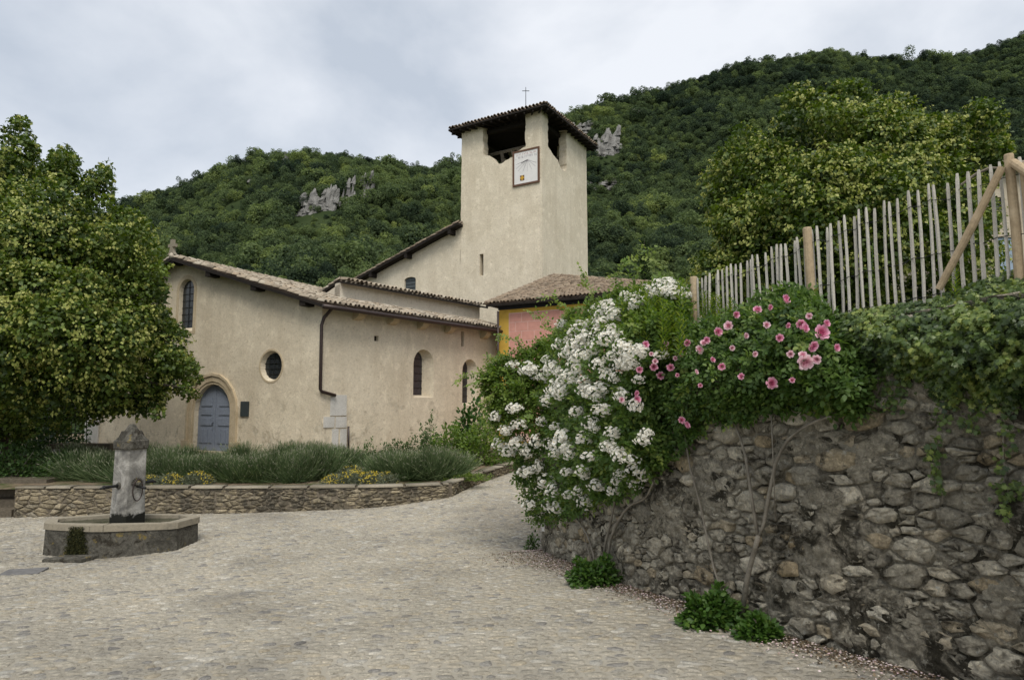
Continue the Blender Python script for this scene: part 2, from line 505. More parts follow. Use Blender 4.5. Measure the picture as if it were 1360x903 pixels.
_a = k.ramp(k.noise(.05, 7, .7), [(.3, (.022, .036, .013)), (.7, (.042, .058, .022))])
MAT['forest_floor'] = k.base(_a)
MAT['limestone'] = stone('limestone', [(.3, (.13, .126, .116)), (.5, (.25, .242, .225)), (.72, (.40, .388, .362))], False, .9, .5)
MAT['bark'] = stone('bark', [(.3, (.05, .042, .032)), (.7, (.12, .10, .08))], False, 18, .012)
MAT['door_blue'] = plain('door_paint', (.225, .255, .31), .6, .3, 0, .12, 12)
MAT['glass_dark'] = plain('leaded_glass', (.030, .034, .036), .25, .5, 0, .4, 14)
MAT['bronze'] = plain('plaque_bronze', (.055, .068, .068), .5, .5, .4, .2, 20)
MAT['black'] = plain('iron', (.018, .018, .018), .55, .4, .4, .3, 20)
MAT['yellow'] = plain('ochre_paint', (.60, .385, .075), .9, .15, 0, .12, 5)
MAT['pink'] = plain('pink_paint', (.62, .315, .255), .9, .15, 0, .10, 5)
MAT['pink_line'] = plain('pale_joint_paint', (.70, .50, .43), .9, .15, 0, .08, 9)
MAT['dark_band'] = plain('slate_band', (.030, .032, .038), .8, .2, 0, .2, 5)
MAT['white'] = plain('white_paint', (.76, .74, .71), .8, .2, 0, .05, 6)
MAT['red_brown'] = plain('red_brown_paint', (.135, .075, .050), .8, .2, 0, .15, 12)
MAT['red'] = plain('red_paint', (.45, .06, .05), .8, .2, 0, .1, 12)
MAT['gold'] = plain('gold_paint', (.62, .36, .05), .7, .2, 0, .1, 12)
MAT['ink'] = plain('grey_ink', (.33, .30, .33), .8, .2, 0, .1, 12)
MAT['ink_red'] = plain('rose_ink', (.46, .28, .27), .8, .2, 0, .1, 12)
MAT['post_wood'] = stone('post_wood', [(.25, (.33, .245, .15)), (.75, (.54, .43, .29))], False, 14, .002)
MAT['slat_wood'] = stone('slat_wood', [(0, (.35, .325, .285)), (.5, (.49, .46, .405)), (1, (.58, .545, .475))], True, 22, .002)
MAT['fountain'] = stone('fountain_stone', [(.28, (.032, .030, .025)), (.45, (.075, .071, .060)), (.58, (.145, .138, .118)), (.75, (.30, .285, .25))], False, 10, .010,
                        dark=(3.5, .50, .62, (.035, .031, .024)), lichen=(5, .58, (.17, .13, .045)), speck=22)
MAT['moss'] = plain('wet_moss', (.022, .026, .010), .75, .35, 0, .5, 22)
k = NT('basin_water', .06, .5); k.bump(k.noise(6, 3, .5), .02, .2)
MAT['water'] = k.base((.020, .026, .012))
MAT['petal_white'] = leafmat('white_petal', [(0, (.78, .76, .68)), (.8, (.86, .85, .80)), (.93, (.80, .66, .40)), (1, (.70, .48, .12))], .25, .6, .2)
MAT['petal_pink'] = leafmat('pink_petal', [(0, (.58, .14, .28)), (.4, (.74, .32, .46)), (1, (.86, .56, .66))], .25, .6, .2)
MAT['petal_pale'] = leafmat('pale_pink_petal', [(0, (.70, .32, .42)), (.5, (.82, .56, .62)), (1, (.88, .72, .74))], .25, .6, .2)
MAT['leaf_lime'] = leafmat('lime_leaf', [(0, (.022, .042, .010)), (.4, (.066, .108, .018)), (.7, (.145, .20, .032)), (.76, (.225, .27, .052)), (1, (.45, .45, .14))], .29)
MAT['leaf_rose'] = leafmat('rose_leaf', [(0, (.028, .060, .016)), (.5, (.078, .142, .034)), (.85, (.150, .228, .052)), (1, (.24, .30, .07))], .38)
MAT['leaf_fresh'] = leafmat('fresh_leaf', [(0, (.06, .115, .018)), (.5, (.135, .21, .035)), (1, (.28, .34, .07))], .38)
MAT['leaf_ivy'] = leafmat('ivy_leaf', [(0, (.032, .058, .018)), (.4, (.080, .128, .032)), (.7, (.165, .225, .05)), (1, (.32, .36, .09))], .28, .42, .45)
MAT['leaf_weed'] = leafmat('weed_leaf', [(0, (.03, .075, .012)), (.6, (.065, .135, .022)), (1, (.13, .20, .04))])
MAT['lavender'] = leafmat('lavender_blade', [(0, (.045, .075, .030)), (.5, (.105, .150, .062)), (.85, (.20, .245, .115)), (.93, (.27, .28, .18)), (1, (.33, .32, .24))], .3, .7, .2)
MAT['santolina'] = leafmat('santolina_leaf', [(0, (.08, .10, .06)), (.5, (.17, .19, .125)), (.75, (.25, .26, .15)), (.85, (.42, .33, .05)), (1, (.55, .42, .05))], .2, .8, .2)
MAT['forest'] = leafmat('forest_leaf', [(0, (.016, .032, .010)), (.3, (.034, .060, .016)), (.6, (.060, .098, .022)), (.85, (.105, .150, .034)), (1, (.15, .19, .05))], .25, .8, .1)
MAT['wood'] = leafmat('wood_leaf', [(0, (.030, .048, .030)), (.25, (.068, .098, .050)), (.5, (.120, .162, .068)), (.75, (.190, .240, .084)), (1, (.29, .33, .105))], .42, .8, .1, True)
MAT['pale_tree'] = leafmat('pale_leaf', [(0, (.08, .12, .03)), (1, (.19, .23, .08))], .3, .6, .2)
MAT['litter'] = leafmat('fallen_petal', [(0, (.62, .40, .42)), (.45, (.78, .66, .66)), (.7, (.70, .62, .50)), (1, (.26, .16, .10))], .15, .8, .1)
MAT['stem'] = stone('rose_stem', [(.25, (.12, .105, .08)), (.75, (.30, .27, .22))], False, 25, .004)

# ------------------------------------------------------------------ ground heights
def _ctl(px, py, Y):
    p = at(px, py, Y); return p
ctl = [_ctl(*q) for q in (
    (1250, 903, 4.15), (1060, 852, 5.0), (920, 806, 6.1), (830, 778, 7.25), (760, 749, 8.8), (722, 731, 10.3),
    (600, 903, 4.25), (300, 903, 4.35), (0, 903, 4.45), (20, 752, 9.6), (150, 741, 10.2), (265, 703, 11.7), (500, 740, 9.6),
    (20, 687, 14.4), (330, 681, 14.4), (500, 673, 14.6), (600, 657, 15.3), (640, 641, 17.2), (680, 627, 19.5), (695, 618, 22.0))]
ctl += [np.array(q) for q in ((0, 0, .35), (-6, 0, .4), (4, 0, .35), (-14, 8, -.85), (-16, 14.4, -1.0), (-22, 20, -1.0), (4, 24, .1), (8, 12, -.2), (8, 4, .2), (3, 30, .4))]
ctl = np.array(ctl)
def _phi(r2):
    return 0.5 * r2 * np.log(r2 + 1e-9)
_n = len(ctl)
_d2 = ((ctl[:, None, :2] - ctl[None, :, :2]) ** 2).sum(-1)
_A = np.zeros((_n + 3, _n + 3)); _A[:_n, :_n] = _phi(_d2) + np.eye(_n) * 0.15
_A[:_n, _n] = 1; _A[:_n, _n + 1:] = ctl[:, :2]; _A[_n, :_n] = 1; _A[_n + 1:, :_n] = ctl[:, :2].T
_w_ = np.linalg.solve(_A, np.concatenate((ctl[:, 2], np.zeros(3))))
def g(x, y):
    x = np.asarray(x, float); y = np.asarray(y, float); sh = x.shape
    x = x.ravel(); y = y.ravel()
    r2 = (x[:, None] - ctl[None, :, 0]) ** 2 + (y[:, None] - ctl[None, :, 1]) ** 2
    z = _phi(r2) @ _w_[:_n] + _w_[_n] + _w_[_n + 1] * x + _w_[_n + 2] * y
    return z.reshape(sh) if sh else float(z[0])

def sheet(name, mat_, x0, x1, y0, y1, nx, ny, hf, mask=None):
    X, Yy = np.meshgrid(np.linspace(x0, x1, nx), np.linspace(y0, y1, ny))
    Z = hf(X, Yy)
    V = np.stack([X, Yy, Z], -1).reshape(-1, 3)
    i = np.arange((ny - 1) * nx).reshape(ny - 1, nx)[:, :-1].ravel()
    F = np.stack([i, i + 1, i + nx + 1, i + nx], 1)
    if mask is not None:
        F = F[mask(V[F].mean(1))]
    return mesh_np(name, V, [F], mat_, smooth=True)

# base ground reaching the horizon, well below everything built on it
me = sheet('ground', MAT['grass_ground'], -1500, 1500, -600, 2400, 12, 12, lambda X, Y: X * 0 - 2.6)
solo('ground', me, 'grassy valley floor under the village and the hills', kind='structure', loc=(0, 0, -2.6))

# ------------------------------------------------------------------ garden wall line (base curve on the plaza) and cobbles
WALL_CTL = [(3.95, 1.2), (3.35, 2.8), (2.80, 4.0), (2.22, 5.0), (1.73, 6.1), (1.28, 7.25), (.84, 8.8), (.50, 10.3)]
wall_xy, wall_s = path_pts(WALL_CTL, .05)
WALL_H = 2.32
def wall_x(Y):
    return np.interp(Y, wall_xy[:, 1], wall_xy[:, 0])
LANE = [(.50, 10.3), (.62, 11.2), (1.1, 13.0), (2.0, 16.0), (3.6, 20.0), (6.0, 24.0)]
lane_xy, _ = path_pts(LANE, .25)
def right_limit(Y):
    Y = np.asarray(Y, float)
    return np.where(Y < 10.3, np.interp(Y, wall_xy[:, 1], wall_xy[:, 0]), np.interp(Y, lane_xy[:, 1], lane_xy[:, 0]))
# low terrace wall: front line then the bend up the lane
LOW = [at(-130, 688, 14.4)[:2], at(18, 687, 14.4)[:2], at(330, 681, 14.4)[:2], at(500, 673, 14.55)[:2], at(596, 657, 15.0)[:2]]
LOW_B = [at(600, 657, 15.1)[:2], at(640, 641, 17.2)[:2], at(684, 626, 19.8)[:2], at(720, 618, 22.5)[:2]]
low_xy, low_s = path_pts(LOW, .05)
lowb_xy, lowb_s = path_pts(LOW_B, .05)
TERR = at(330, 645, 14.4)[2]
def left_limit_ok(x, y):
    """on the plaza side of the terrace wall"""
    front = y < np.interp(x, low_xy[:, 0], low_xy[:, 1])
    side = (y >= lowb_xy[0, 1] - .2) & (x > np.interp(y, lowb_xy[:, 1], lowb_xy[:, 0])) & (x > lowb_xy[0, 0] - .3)
    return front | side
me = sheet('plaza', MAT['mortar'], -24, 9, -3, 32, 140, 150, lambda X, Y: g(X, Y) - .004,
           lambda c: left_limit_ok(c[:, 0], c[:, 1] - .35) | left_limit_ok(c[:, 0] + .35, c[:, 1]))
plaza = solo('plaza', me, 'pale cobbled village square sloping down to the fountain', kind='structure', loc=(0, 0, 0))

def make_cobbles():
    sx, sy = .114, .080
    pts = {}
    ny0, ny1 = int(3.0 / sy), int(27 / sy)
    for j in range(ny0, ny1):
        y = j * sy
        xr = float(right_limit(y)) + .1; xl = max(-y * .98 - 2.2, -14.5)
        for i in range(int(xl / sx) - 1, int(xr / sx) + 2):
            h = (i * 73856093) ^ (j * 19349663)
            if (h % 97) < 12:
                continue
            pts[(i, j)] = (i * sx + (j % 2) * sx / 2 + random.uniform(-.46, .46) * sx, y + random.uniform(-.46, .46) * sy)
    near, rest = [], []
    Vr, Fr, Ar, nb = [], [], [], 0
    keys = list(pts)
    P = np.array([pts[q] for q in keys])
    ok = left_limit_ok(P[:, 0], P[:, 1]) & (P[:, 0] < right_limit(P[:, 1]) - .02)
    fx, fy = FOUNT_C[0], FOUNT_C[1]
    gz = g(P[:, 0], P[:, 1])
    pxs, pys = to_px(np.stack([P[:, 0], P[:, 1], gz], 1))
    ok &= (pxs > -460) & (pxs < 1500) & (pys < 1010)
    tris4, tris3 = [], []
    cells = []
    for n, kx in enumerate(keys):
        if not ok[n]:
            continue
        i, j = kx; p = P[n]; ps = (p[0] / 1.3, p[1])
        qs = []
        for dj in (-2, -1, 0, 1, 2):
            for di in (-2, -1, 0, 1, 2):
                q = pts.get((i + di, j + dj))
                if q is not None and (di or dj):
                    qs.append((q[0] / 1.3, q[1]))
        poly = clip_cell(ps, qs, .15)
        if len(poly) < 3:
            continue
        poly = [(a * 1.3, b) for a, b in poly]
        cells.append((n, poly))
    dist = np.array([P[n][1] for n, _ in cells])
    vis = np.array([(-5 < pxs[n] < 1365) and pys[n] < 906 for n, _ in cells])
    area = np.array([abs(sum(a[0] * b[1] - b[0] * a[1] for a, b in zip(q, q[1:] + q[:1]))) / 2 for _, q in cells])
    score = np.where(vis, area / dist ** 3, -1)
    near_set = set(np.argsort(-score)[:300].tolist())
    one = []
    for ci, (n, poly) in enumerate(cells):
        Yc = P[n][1]
        if Yc < 9.5:
            poly = chaikin(poly, .27)
        q = np.array(poly); c = q.mean(0); k = len(q)
        gap = .005 + .005 * random.random()
        r = np.hypot(*(q - c).T)[:, None]
        outer = c + (q - c) * np.clip(1 - gap / (r + 1e-6), .5, 1)
        inner = c + (outer - c) * .80
        h = random.uniform(-.001, .0045)
        zo = g(outer[:, 0], outer[:, 1]) - .022; zi = g(inner[:, 0], inner[:, 1]) + h
        cz = g(c[0], c[1]) + h * 1.25
        V = np.concatenate([np.c_[outer, zo], np.c_[inner, zi], [[c[0], c[1], cz]]])
        ii = np.arange(k); jj = (ii + 1) % k
        Q = np.stack([ii, jj, jj + k, ii + k], 1); T = np.stack([ii + k, jj + k, np.full(k, 2 * k)], 1)
        a = random.random()
        if ci in near_set:
            one.append((V, Q, T, a))
        else:
            Vr.append(V); tris4.append(Q + nb); tris3.append(T + nb); Ar.append((a, k)); nb += len(V)
    at4 = np.concatenate([np.full(k, a) for a, k in Ar])
    me = mesh_np('cobble_field', np.concatenate(Vr), [np.concatenate(tris4), np.concatenate(tris3)], MAT['cobble'], attr=np.concatenate([at4, at4]), smooth=True)
    part('cobble_field', me, plaza, kind='stuff', label='small pale cobbles of the square beyond the front rows')
    for V, Q, T, a in one:
        base = V.mean(0)
        part('cobble', mesh_np('cobble', V - base, [Q, T], MAT['cobble'], attr=np.full(len(Q) + len(T), a), smooth=True), plaza, Matrix.Translation(base.tolist()))
FOUNT_C = at(165, 715, 11.0)
make_cobbles()

# ------------------------------------------------------------------ stone walls
def rubble_stones(xy, s, zb, zt, normal_sign, nx, nz, mat_, owner, stuff_label, n_one=300, depth=.05, skip=.26, seed=3, asp=1.5, rnd_c=.22, sink=-.04, gaps=(.008, .026), flat=True, darts=None, tilt=.35):
    """irregular stones on the face of a wall that follows the plan curve xy; zb/zt: functions of arc length"""
    R = random.Random(seed)
    Ls = s[-1]; dx, dz = Ls / nx, 1.0 / nz
    H = float(np.mean(zt(s) - zb(s)))
    if darts:                                          # stones of very different sizes, packed at random
        rad, P = [], []
        Rn = np.random.default_rng(seed); PA = np.zeros((6000, 2)); RA = np.zeros(6000); n = 0
        for r_, tries in darts:
            for _ in range(tries):
                q = np.array((Rn.uniform(-.1, Ls / asp + .1), Rn.uniform(-.03, H + .03))); rr = r_ * Rn.uniform(.75, 1.3)
                if n and (np.hypot(PA[:n, 0] - q[0], PA[:n, 1] - q[1]) < .86 * (RA[:n] + rr)).any():
                    continue
                PA[n] = q; RA[n] = rr; n += 1
        P = PA[:n] * np.array((asp, 1.0)); W = RA[:n]
    else:
        pts = []
        for i in range(-1, nx + 1):
            for j in range(-1, nz + 1):
                if R.random() < skip:
                    continue
                pts.append(((i + .5 + (j % 2) * .5 + R.uniform(-.48, .48)) * dx, (j + .5 + R.uniform(-.42, .42)) * dz))
        P = np.array(pts); P[:, 1] *= H; W = np.zeros(len(P))
    cells = []
    for n in range(len(P)):
        d = np.hypot((P[:, 0] - P[n, 0]) / asp, P[:, 1] - P[n, 1])
        idx = np.argsort(d)[1:26]
        poly = clip_cell((P[n, 0] / asp, P[n, 1]), [(P[q, 0] / asp, P[q, 1]) for q in idx], .5, W[n], W[idx])
        if len(poly) < 3:
            continue
        poly = [(min(max(a * asp, 0.005), Ls - .005), min(max(b, 0.0), H)) for a, b in poly]
        ar = abs(sum(a[0] * b[1] - b[0] * a[1] for a, b in zip(poly, poly[1:] + poly[:1]))) / 2
        if ar < .002:
            continue
        cells.append((poly, ar))
    tan = np.gradient(xy, axis=0); tan /= np.linalg.norm(tan, axis=1)[:, None]
    nrm = np.c_[tan[:, 1], -tan[:, 0]] * normal_sign
    def to3(a, b, d):
        x = np.interp(a, s, xy[:, 0]); y = np.interp(a, s, xy[:, 1])
        ex = np.interp(a, s, nrm[:, 0]); ey = np.interp(a, s, nrm[:, 1])
        z0 = np.interp(a, s, zb(s)); z1 = np.interp(a, s, zt(s))
        return np.stack([x + ex * d, y + ey * d, z0 + (z1 - z0) * b / H], -1)
    res = []
    for poly, ar in cells:
        q = np.array(chaikin(poly, rnd_c)); c = q.mean(0); k = len(q)
        r = np.hypot(*(q - c).T)[:, None]
        jit = 1 + rng.normal(0, .05, (k, 1))
        gap = R.uniform(*gaps)
        o = c + (q - c) * np.clip(1 - gap / (r + 1e-6), .4, 1) * np.clip(jit, .85, 1.05)
        m1 = c + (o - c) * .88 * (1 + rng.normal(0, .03, (k, 1))); m2 = c + (o - c) * .52 * (1 + rng.normal(0, .16, (k, 1)))
        d = depth * R.uniform(.25, 1.0) * min(1.3, (ar / .03) ** .3)
        tx, tz = R.uniform(-tilt, tilt), R.uniform(-tilt, tilt)
        def dep(pp, base):
            return base + ((pp[:, 0] - c[0]) * tx + (pp[:, 1] - c[1]) * tz) * .45 + rng.normal(0, .010 * min(1, depth / .05), len(pp))
        V = np.concatenate([to3(o[:, 0], o[:, 1], np.full(k, sink)), to3(m1[:, 0], m1[:, 1], dep(m1, d * (.72 if tilt > .2 else .88))), to3(m2[:, 0], m2[:, 1], dep(m2, d)), to3(c[:1], c[1:], np.array([d * 1.05]))])
        ii = np.arange(k); jj = (ii + 1) % k
        Q = np.concatenate([np.stack([ii, jj, jj + k, ii + k], 1), np.stack([ii + k, jj + k, jj + 2 * k, ii + 2 * k], 1)])
        T = np.stack([ii + 2 * k, jj + 2 * k, np.full(k, 3 * k)], 1)
        if normal_sign > 0:
            pass
        res.append((V, Q, T, R.random(), ar))
    def score(e):
        cen = e[0].mean(0); px, py = to_px(cen)
        return e[4] / max(cen[1], .5) ** 2 if (-5 < px < 1365 and -5 < py < 908 and cen[1] > .5) else -1
    res.sort(key=lambda e: -score(e))
    for V, Q, T, a, ar in res[:n_one]:
        b = V.mean(0)
        part('stone', mesh_np('stone', V - b, [Q, T], mat_, attr=np.full(len(Q) + len(T), a), smooth=not flat), owner, Matrix.Translation(b.tolist()))
    if len(res) > n_one:
        nb = 0; Vs, Qs, Ts, A4, A3 = [], [], [], [], []
        for V, Q, T, a, ar in res[n_one:]:
            Vs.append(V); Qs.append(Q + nb); Ts.append(T + nb); nb += len(V); A4.append(np.full(len(Q), a)); A3.append(np.full(len(T), a))
        part('stone_field', mesh_np('stone_field', np.concatenate(Vs), [np.concatenate(Qs), np.concatenate(Ts)], mat_, attr=np.concatenate(A4 + A3), smooth=not flat), owner, kind='stuff', label=stuff_label)

def wall_body(xy, zb, zt, inset_dir, front, thick, mat_, name, owner, rough=.0):
    """solid core of a wall along a plan curve; front: offset of its face along the outward normal"""
    n = len(xy)
    tan = np.gradient(xy, axis=0); tan /= np.linalg.norm(tan, axis=1)[:, None]
    nrm = np.c_[tan[:, 1], -tan[:, 0]] * inset_dir
    f = xy + nrm * front; b = xy - nrm * thick
    V = np.concatenate([np.c_[f, zb], np.c_[f, zt], np.c_[b, zt], np.c_[b, zb]])
    i = np.arange(n - 1); Q = []
    for a, c in ((0, 1), (1, 2), (2, 3)):
        Q.append(np.stack([a * n + i, a * n + i + 1, c * n + i + 1, c * n + i], 1))
    Q.append(np.array([[0, n, 2 * n, 3 * n], [n - 1, 4 * n - 1, 3 * n - 1, 2 * n - 1]]))
    me = mesh_np(name, V, Q, mat_)
    return part(name, me, owner)

def rough_face(xy, s, zb, zt, sign, nz, amp, off_, mat_, name, owner, seed):
    """uneven skin of lime mortar over the core"""
    tan = np.gradient(xy, axis=0); tan /= np.linalg.norm(tan, axis=1)[:, None]
    nrm = np.c_[tan[:, 1], -tan[:, 0]] * sign
    q = np.linspace(0, s[-1], int(s[-1] / .017)); hh = np.linspace(0, 1, nz)
    A, Hh = np.meshgrid(q, hh)
    z0, z1 = np.interp(A, s, zb(s)), np.interp(A, s, zt(s)); Z = z0 + (z1 - z0) * Hh
    d = off_ + amp * ((vnoise(A * 3.2, Z * 3.6, seed) - .5) * 1.5 + (vnoise(A * 9, Z * 10, seed + 1) - .5) * .8 + (vnoise(A * 24, Z * 26, seed + 2) - .5) * .55 + (vnoise(A * 55, Z * 58, seed + 3) - .5) * .34)
    X = np.interp(A, s, xy[:, 0]) + np.interp(A, s, nrm[:, 0]) * d; Yv = np.interp(A, s, xy[:, 1]) + np.interp(A, s, nrm[:, 1]) * d
    n = len(q); i = np.arange((nz - 1) * n).reshape(nz - 1, n)[:, :-1].ravel()
    return part(name, mesh_np(name, np.stack([X, Yv, Z], -1).reshape(-1, 3), [np.stack([i, i + 1, i + n + 1, i + n], 1)], mat_, smooth=True), owner)
# tall garden wall
def zb_w(s_):
    s_ = np.asarray(s_); return g(np.interp(s_, wall_s, wall_xy[:, 0]), np.interp(s_, wall_s, wall_xy[:, 1])) - .10
def zt_w(s_):
    return zb_w(s_) + WALL_H + .10
i0 = 0
gw = empty('garden_wall', (wall_xy[len(wall_xy) // 2][0], wall_xy[len(wall_xy) // 2][1], zb_w(wall_s[len(wall_s) // 2])),
           'tall weathered rubble stone wall below the paling fence', 'wall')
wall_body(wall_xy, zb_w(wall_s), zt_w(wall_s) - .02, -1, -.05, .45, MAT['rubble_mortar'], 'mortar_core', gw)
rough_face(wall_xy, wall_s, zb_w, zt_w, -1, 140, .052, .014, MAT['rubble_mortar'], 'mortar_skin', gw, 3)
rubble_stones(wall_xy, wall_s, zb_w, zt_w, -1, 74, 22, MAT['rubble'], gw, 'smaller stones of the garden wall', depth=.054, seed=5, asp=1.75, rnd_c=.10, sink=-.06, gaps=(.002, .012), darts=((.085, 60), (.066, 420), (.046, 3000), (.028, 7500)), tilt=.16)
# side of the wall along the lane
lane_w, lane_ws = path_pts(LANE, .1)
def zb_l(s_):
    return g(np.interp(s_, lane_ws, lane_w[:, 0]), np.interp(s_, lane_ws, lane_w[:, 1])) - .10
def zt_l(s_):
    return np.maximum(zb_l(s_) + 1.9, 1.45)
lw = empty('lane_wall', (lane_w[20][0], lane_w[20][1], zb_l(lane_ws[20])), 'rubble wall along the lane behind the white roses', 'wall')
wall_body(lane_w[2:], zb_l(lane_ws)[2:], zt_l(lane_ws)[2:] - .02, -1, 0.0, .45, MAT['rubble_mortar'], 'mortar_core', lw)
rubble_stones(lane_w[3:], lane_ws[3:] - lane_ws[3], lambda q: zb_l(q + lane_ws[3]), lambda q: zt_l(q + lane_ws[3]), -1, 50, 11, MAT['rubble'], lw, 'stones of the lane wall', n_one=60, seed=8)
# small white plate at the corner
pl = at(724, 695, 10.15)
mb = MB(); mb.box(pl + np.array((-.03, -.06, 0)), .075, .012, .21, rz=-.9, a=.5)
solo('wall_plate', mb.mesh('wall_plate', MAT['white']), 'small white plate on the end of the garden wall', 'plate')

# garden behind the wall
def gz(X, Y):
    yy = np.clip(Y, 1.2, 10.3)
    z = g(wall_x(yy), yy) + WALL_H - .06
    far = np.clip((Y - 10.3) / 8, 0, 1)
    return np.maximum(z * (1 - far) + 2.0 * far, 1.35)
me = sheet('garden_ground', MAT['grass_ground'], .6, 40, .5, 50, 120, 140, gz, lambda c: c[:, 0] > right_limit(c[:, 1]) + .30)
solo('garden_ground', me, 'raised garden ground behind the stone wall', kind='structure', loc=(10, 10, 2))

# low terrace wall: coursed yellow stones with a coping
tw = empty('terrace_wall', (low_xy[len(low_xy) // 2][0], low_xy[len(low_xy) // 2][1], -1.0), 'low wall of small yellow stones with flat coping before the lavender', 'wall')
def coursed(xy, s, zb, ztop, sign, owner, ncourse, seed, budget, stuff_label, name_core='mortar_core', cell_w=.20):
    R = random.Random(seed)
    tan = np.gradient(xy, axis=0); tan /= np.linalg.norm(tan, axis=1)[:, None]
    nrm = np.c_[tan[:, 1], -tan[:, 0]] * sign
    zt = ztop(s)
    wall_body(xy, zb(s) - .15, zt, sign, 0.0, .38, MAT['joint_dark'], name_core, owner)
    rubble_stones(xy, s - s[0], lambda q: zb(q + s[0]) - .12, lambda q: np.interp(q + s[0], s, zt) - .004, sign, int((s[-1] - s[0]) / cell_w), ncourse, MAT['ashlar'], owner, stuff_label, n_one=budget, depth=.035, skip=.22, seed=seed, asp=2.6, rnd_c=.10, sink=-.02, gaps=(.004, .013))
    # coping slabs
    a0 = s[0]
    while a0 < s[-1] - .1:
        a1 = min(a0 + R.uniform(.55, 1.1), s[-1])
        m = (s >= a0) & (s <= a1)
        if m.sum() < 2:
            break
        q = xy[m]; nn = nrm[m]; zz = zt[m]; hgt = .042 + R.uniform(-.012, .012)
        q = q[[0, len(q) // 2, -1]]; nn = nn[[0, len(nn) // 2, -1]]; zz = zz[[0, len(zz) // 2, -1]] + .003
        tn = (q[-1] - q[0]); tn /= np.linalg.norm(tn); q[0] += tn * .006; q[-1] -= tn * .006
        o = R.uniform(.01, .05)
        f, b = q + nn * o, q - nn * .26
        V = np.concatenate([np.c_[f, zz], np.c_[f, zz + hgt * .8], np.c_[f - nn * .02, zz + hgt], np.c_[b, zz + hgt], np.c_[b, zz]])
        Q = []
        for r in range(4):
            for i in range(2):
                Q.append((r * 3 + i, r * 3 + i + 1, r * 3 + 4 + i, r * 3 + 3 + i))
        caps = np.array([[0, 3, 6, 9, 12][::-1], [2, 5, 8, 11, 14]])
        bb = V.mean(0)
        part('coping_slab', mesh_np('coping_slab', V - bb, [np.array(Q), caps], MAT['coping'], attr=np.full(len(Q) + 2, R.random())), owner, Matrix.Translation(bb.tolist()))
        a0 = a1
zb_low = lambda s_: g(np.interp(s_, low_s, low_xy[:, 0]), np.interp(s_, low_s, low_xy[:, 1]))
i18 = np.argmin(abs(low_xy[:, 0] - at(18, 687, 14.4)[0]))
coursed(low_xy[i18:], low_s[i18:], zb_low, lambda s_: np.full(len(s_), TERR - .055), 1, tw, 9, 4, 295, 'small yellow stones of the terrace wall')
tw2 = empty('terrace_wall', (lowb_xy[10][0], lowb_xy[10][1], -.7), 'low grey wall with worn coping climbing beside the lane', 'wall')
zb_lb = lambda s_: g(np.interp(s_, lowb_s, lowb_xy[:, 0]), np.interp(s_, lowb_s, lowb_xy[:, 1]))
zt_lb0, zt_lb1 = TERR - .055, at(690, 612, 20.0)[2] - .05
coursed(lowb_xy, lowb_s, zb_lb, lambda s_: np.maximum(np.interp(s_, [0, lowb_s[-1] * .75, lowb_s[-1]], [zt_lb0, zt_lb1, zt_lb1 + .1]), zb_lb(s_) + .22), 1, tw2, 9, 9, 120, 'small stones of the lane side wall')

# terrace ground behind the low wall
DOOR_Z = at(283, 599, 23.5)[2]
def terr(X, Y):
    t = np.clip((Y - 14.6) / 7.0, 0, 1)
    return (TERR - .10) + t * (DOOR_Z - .06 - TERR + .10)
def terr_mask(c):
    x, y = c[:, 0], c[:, 1]
    behind = y > np.interp(x, low_xy[:, 0], low_xy[:, 1]) + .18
    left_of = np.where(y >= lowb_xy[0, 1], x < np.interp(y, lowb_xy[:, 1], lowb_xy[:, 0]) - .12, x < lowb_xy[0, 0])
    return behind & left_of
me = sheet('terrace_ground', MAT['soil'], -34, 4, 14.2, 36, 190, 110, terr, terr_mask)
solo('terrace_ground', me, 'planted terrace of soil before the church', kind='structure', loc=(-8, 20, TERR))

# second, paler low wall across the end of the terrace
LOW_C = [at(606, 606, 20.6)[:2], at(640, 604, 20.9)[:2], at(700, 602, 21.6)[:2]]
lowc_xy, lowc_s = path_pts(LOW_C, .05)
tw3 = empty('terrace_wall', (lowc_xy[20][0], lowc_xy[20][1], -.3), 'pale low stone wall behind the ground cover at the terrace end', 'wall')
_zc0, _zc1 = at(640, 622, 20.9)[2], at(640, 600, 20.9)[2]
coursed(lowc_xy, lowc_s, lambda s_: np.full(len(np.atleast_1d(s_)), _zc0), lambda s_: np.full(len(s_), _zc1), 1, tw3, 6, 14, 60, 'stones of the pale low wall')
# ------------------------------------------------------------------ wall panels with openings
def upright(p0, d):
    """frame of an upright plane: (s, z, depth) -> point; depth is measured behind the face"""
    nx, ny = -d[1], d[0]                      # turned so that it points away from the viewer
    if nx * p0[0] + ny * p0[1] < 0:
        nx, ny = -nx, -ny
    def f(s_, z, dep=0.0):
        return (p0[0] + d[0] * s_ + nx * dep, p0[1] + d[1] * s_ + ny * dep, z)
    return f
def panel(mb, outline, holes, to3, reveal, m=0, back=None):
    """front face with holes, reveals going in; back=(pts) optional splayed inner outlines"""
    loops = [outline] + holes
    flat = [q for lp in loops for q in lp]
    tri = tessellate_polygon([[Vector((x, y, 0)) for x, y in lp] for lp in loops])
    mb.add([to3(x, y, 0) for x, y in flat], [tuple(t) for t in tri], m)
    for h, hole in enumerate(holes):
        inner = back[h] if back else hole
        n = len(hole)
        mb.add([to3(x, y, 0) for x, y in hole] + [to3(x, y, reveal[h]) for x, y in inner], [(i, (i + 1) % n, n + (i + 1) % n, n + i) for i in range(n)], m)
def arch(s0, s1, z0, z1, n=10, rise=None):
    r = abs(s1 - s0) / 2; c = (s0 + s1) / 2; rise = rise or r
    pts = [(s0, z0), (s1, z0)]
    sg = 1 if s1 > s0 else -1
    pts += [(c + sg * r * math.cos(math.pi * i / n), z1 - rise + rise * math.sin(math.pi * i / n)) for i in range(n + 1)]
    return pts
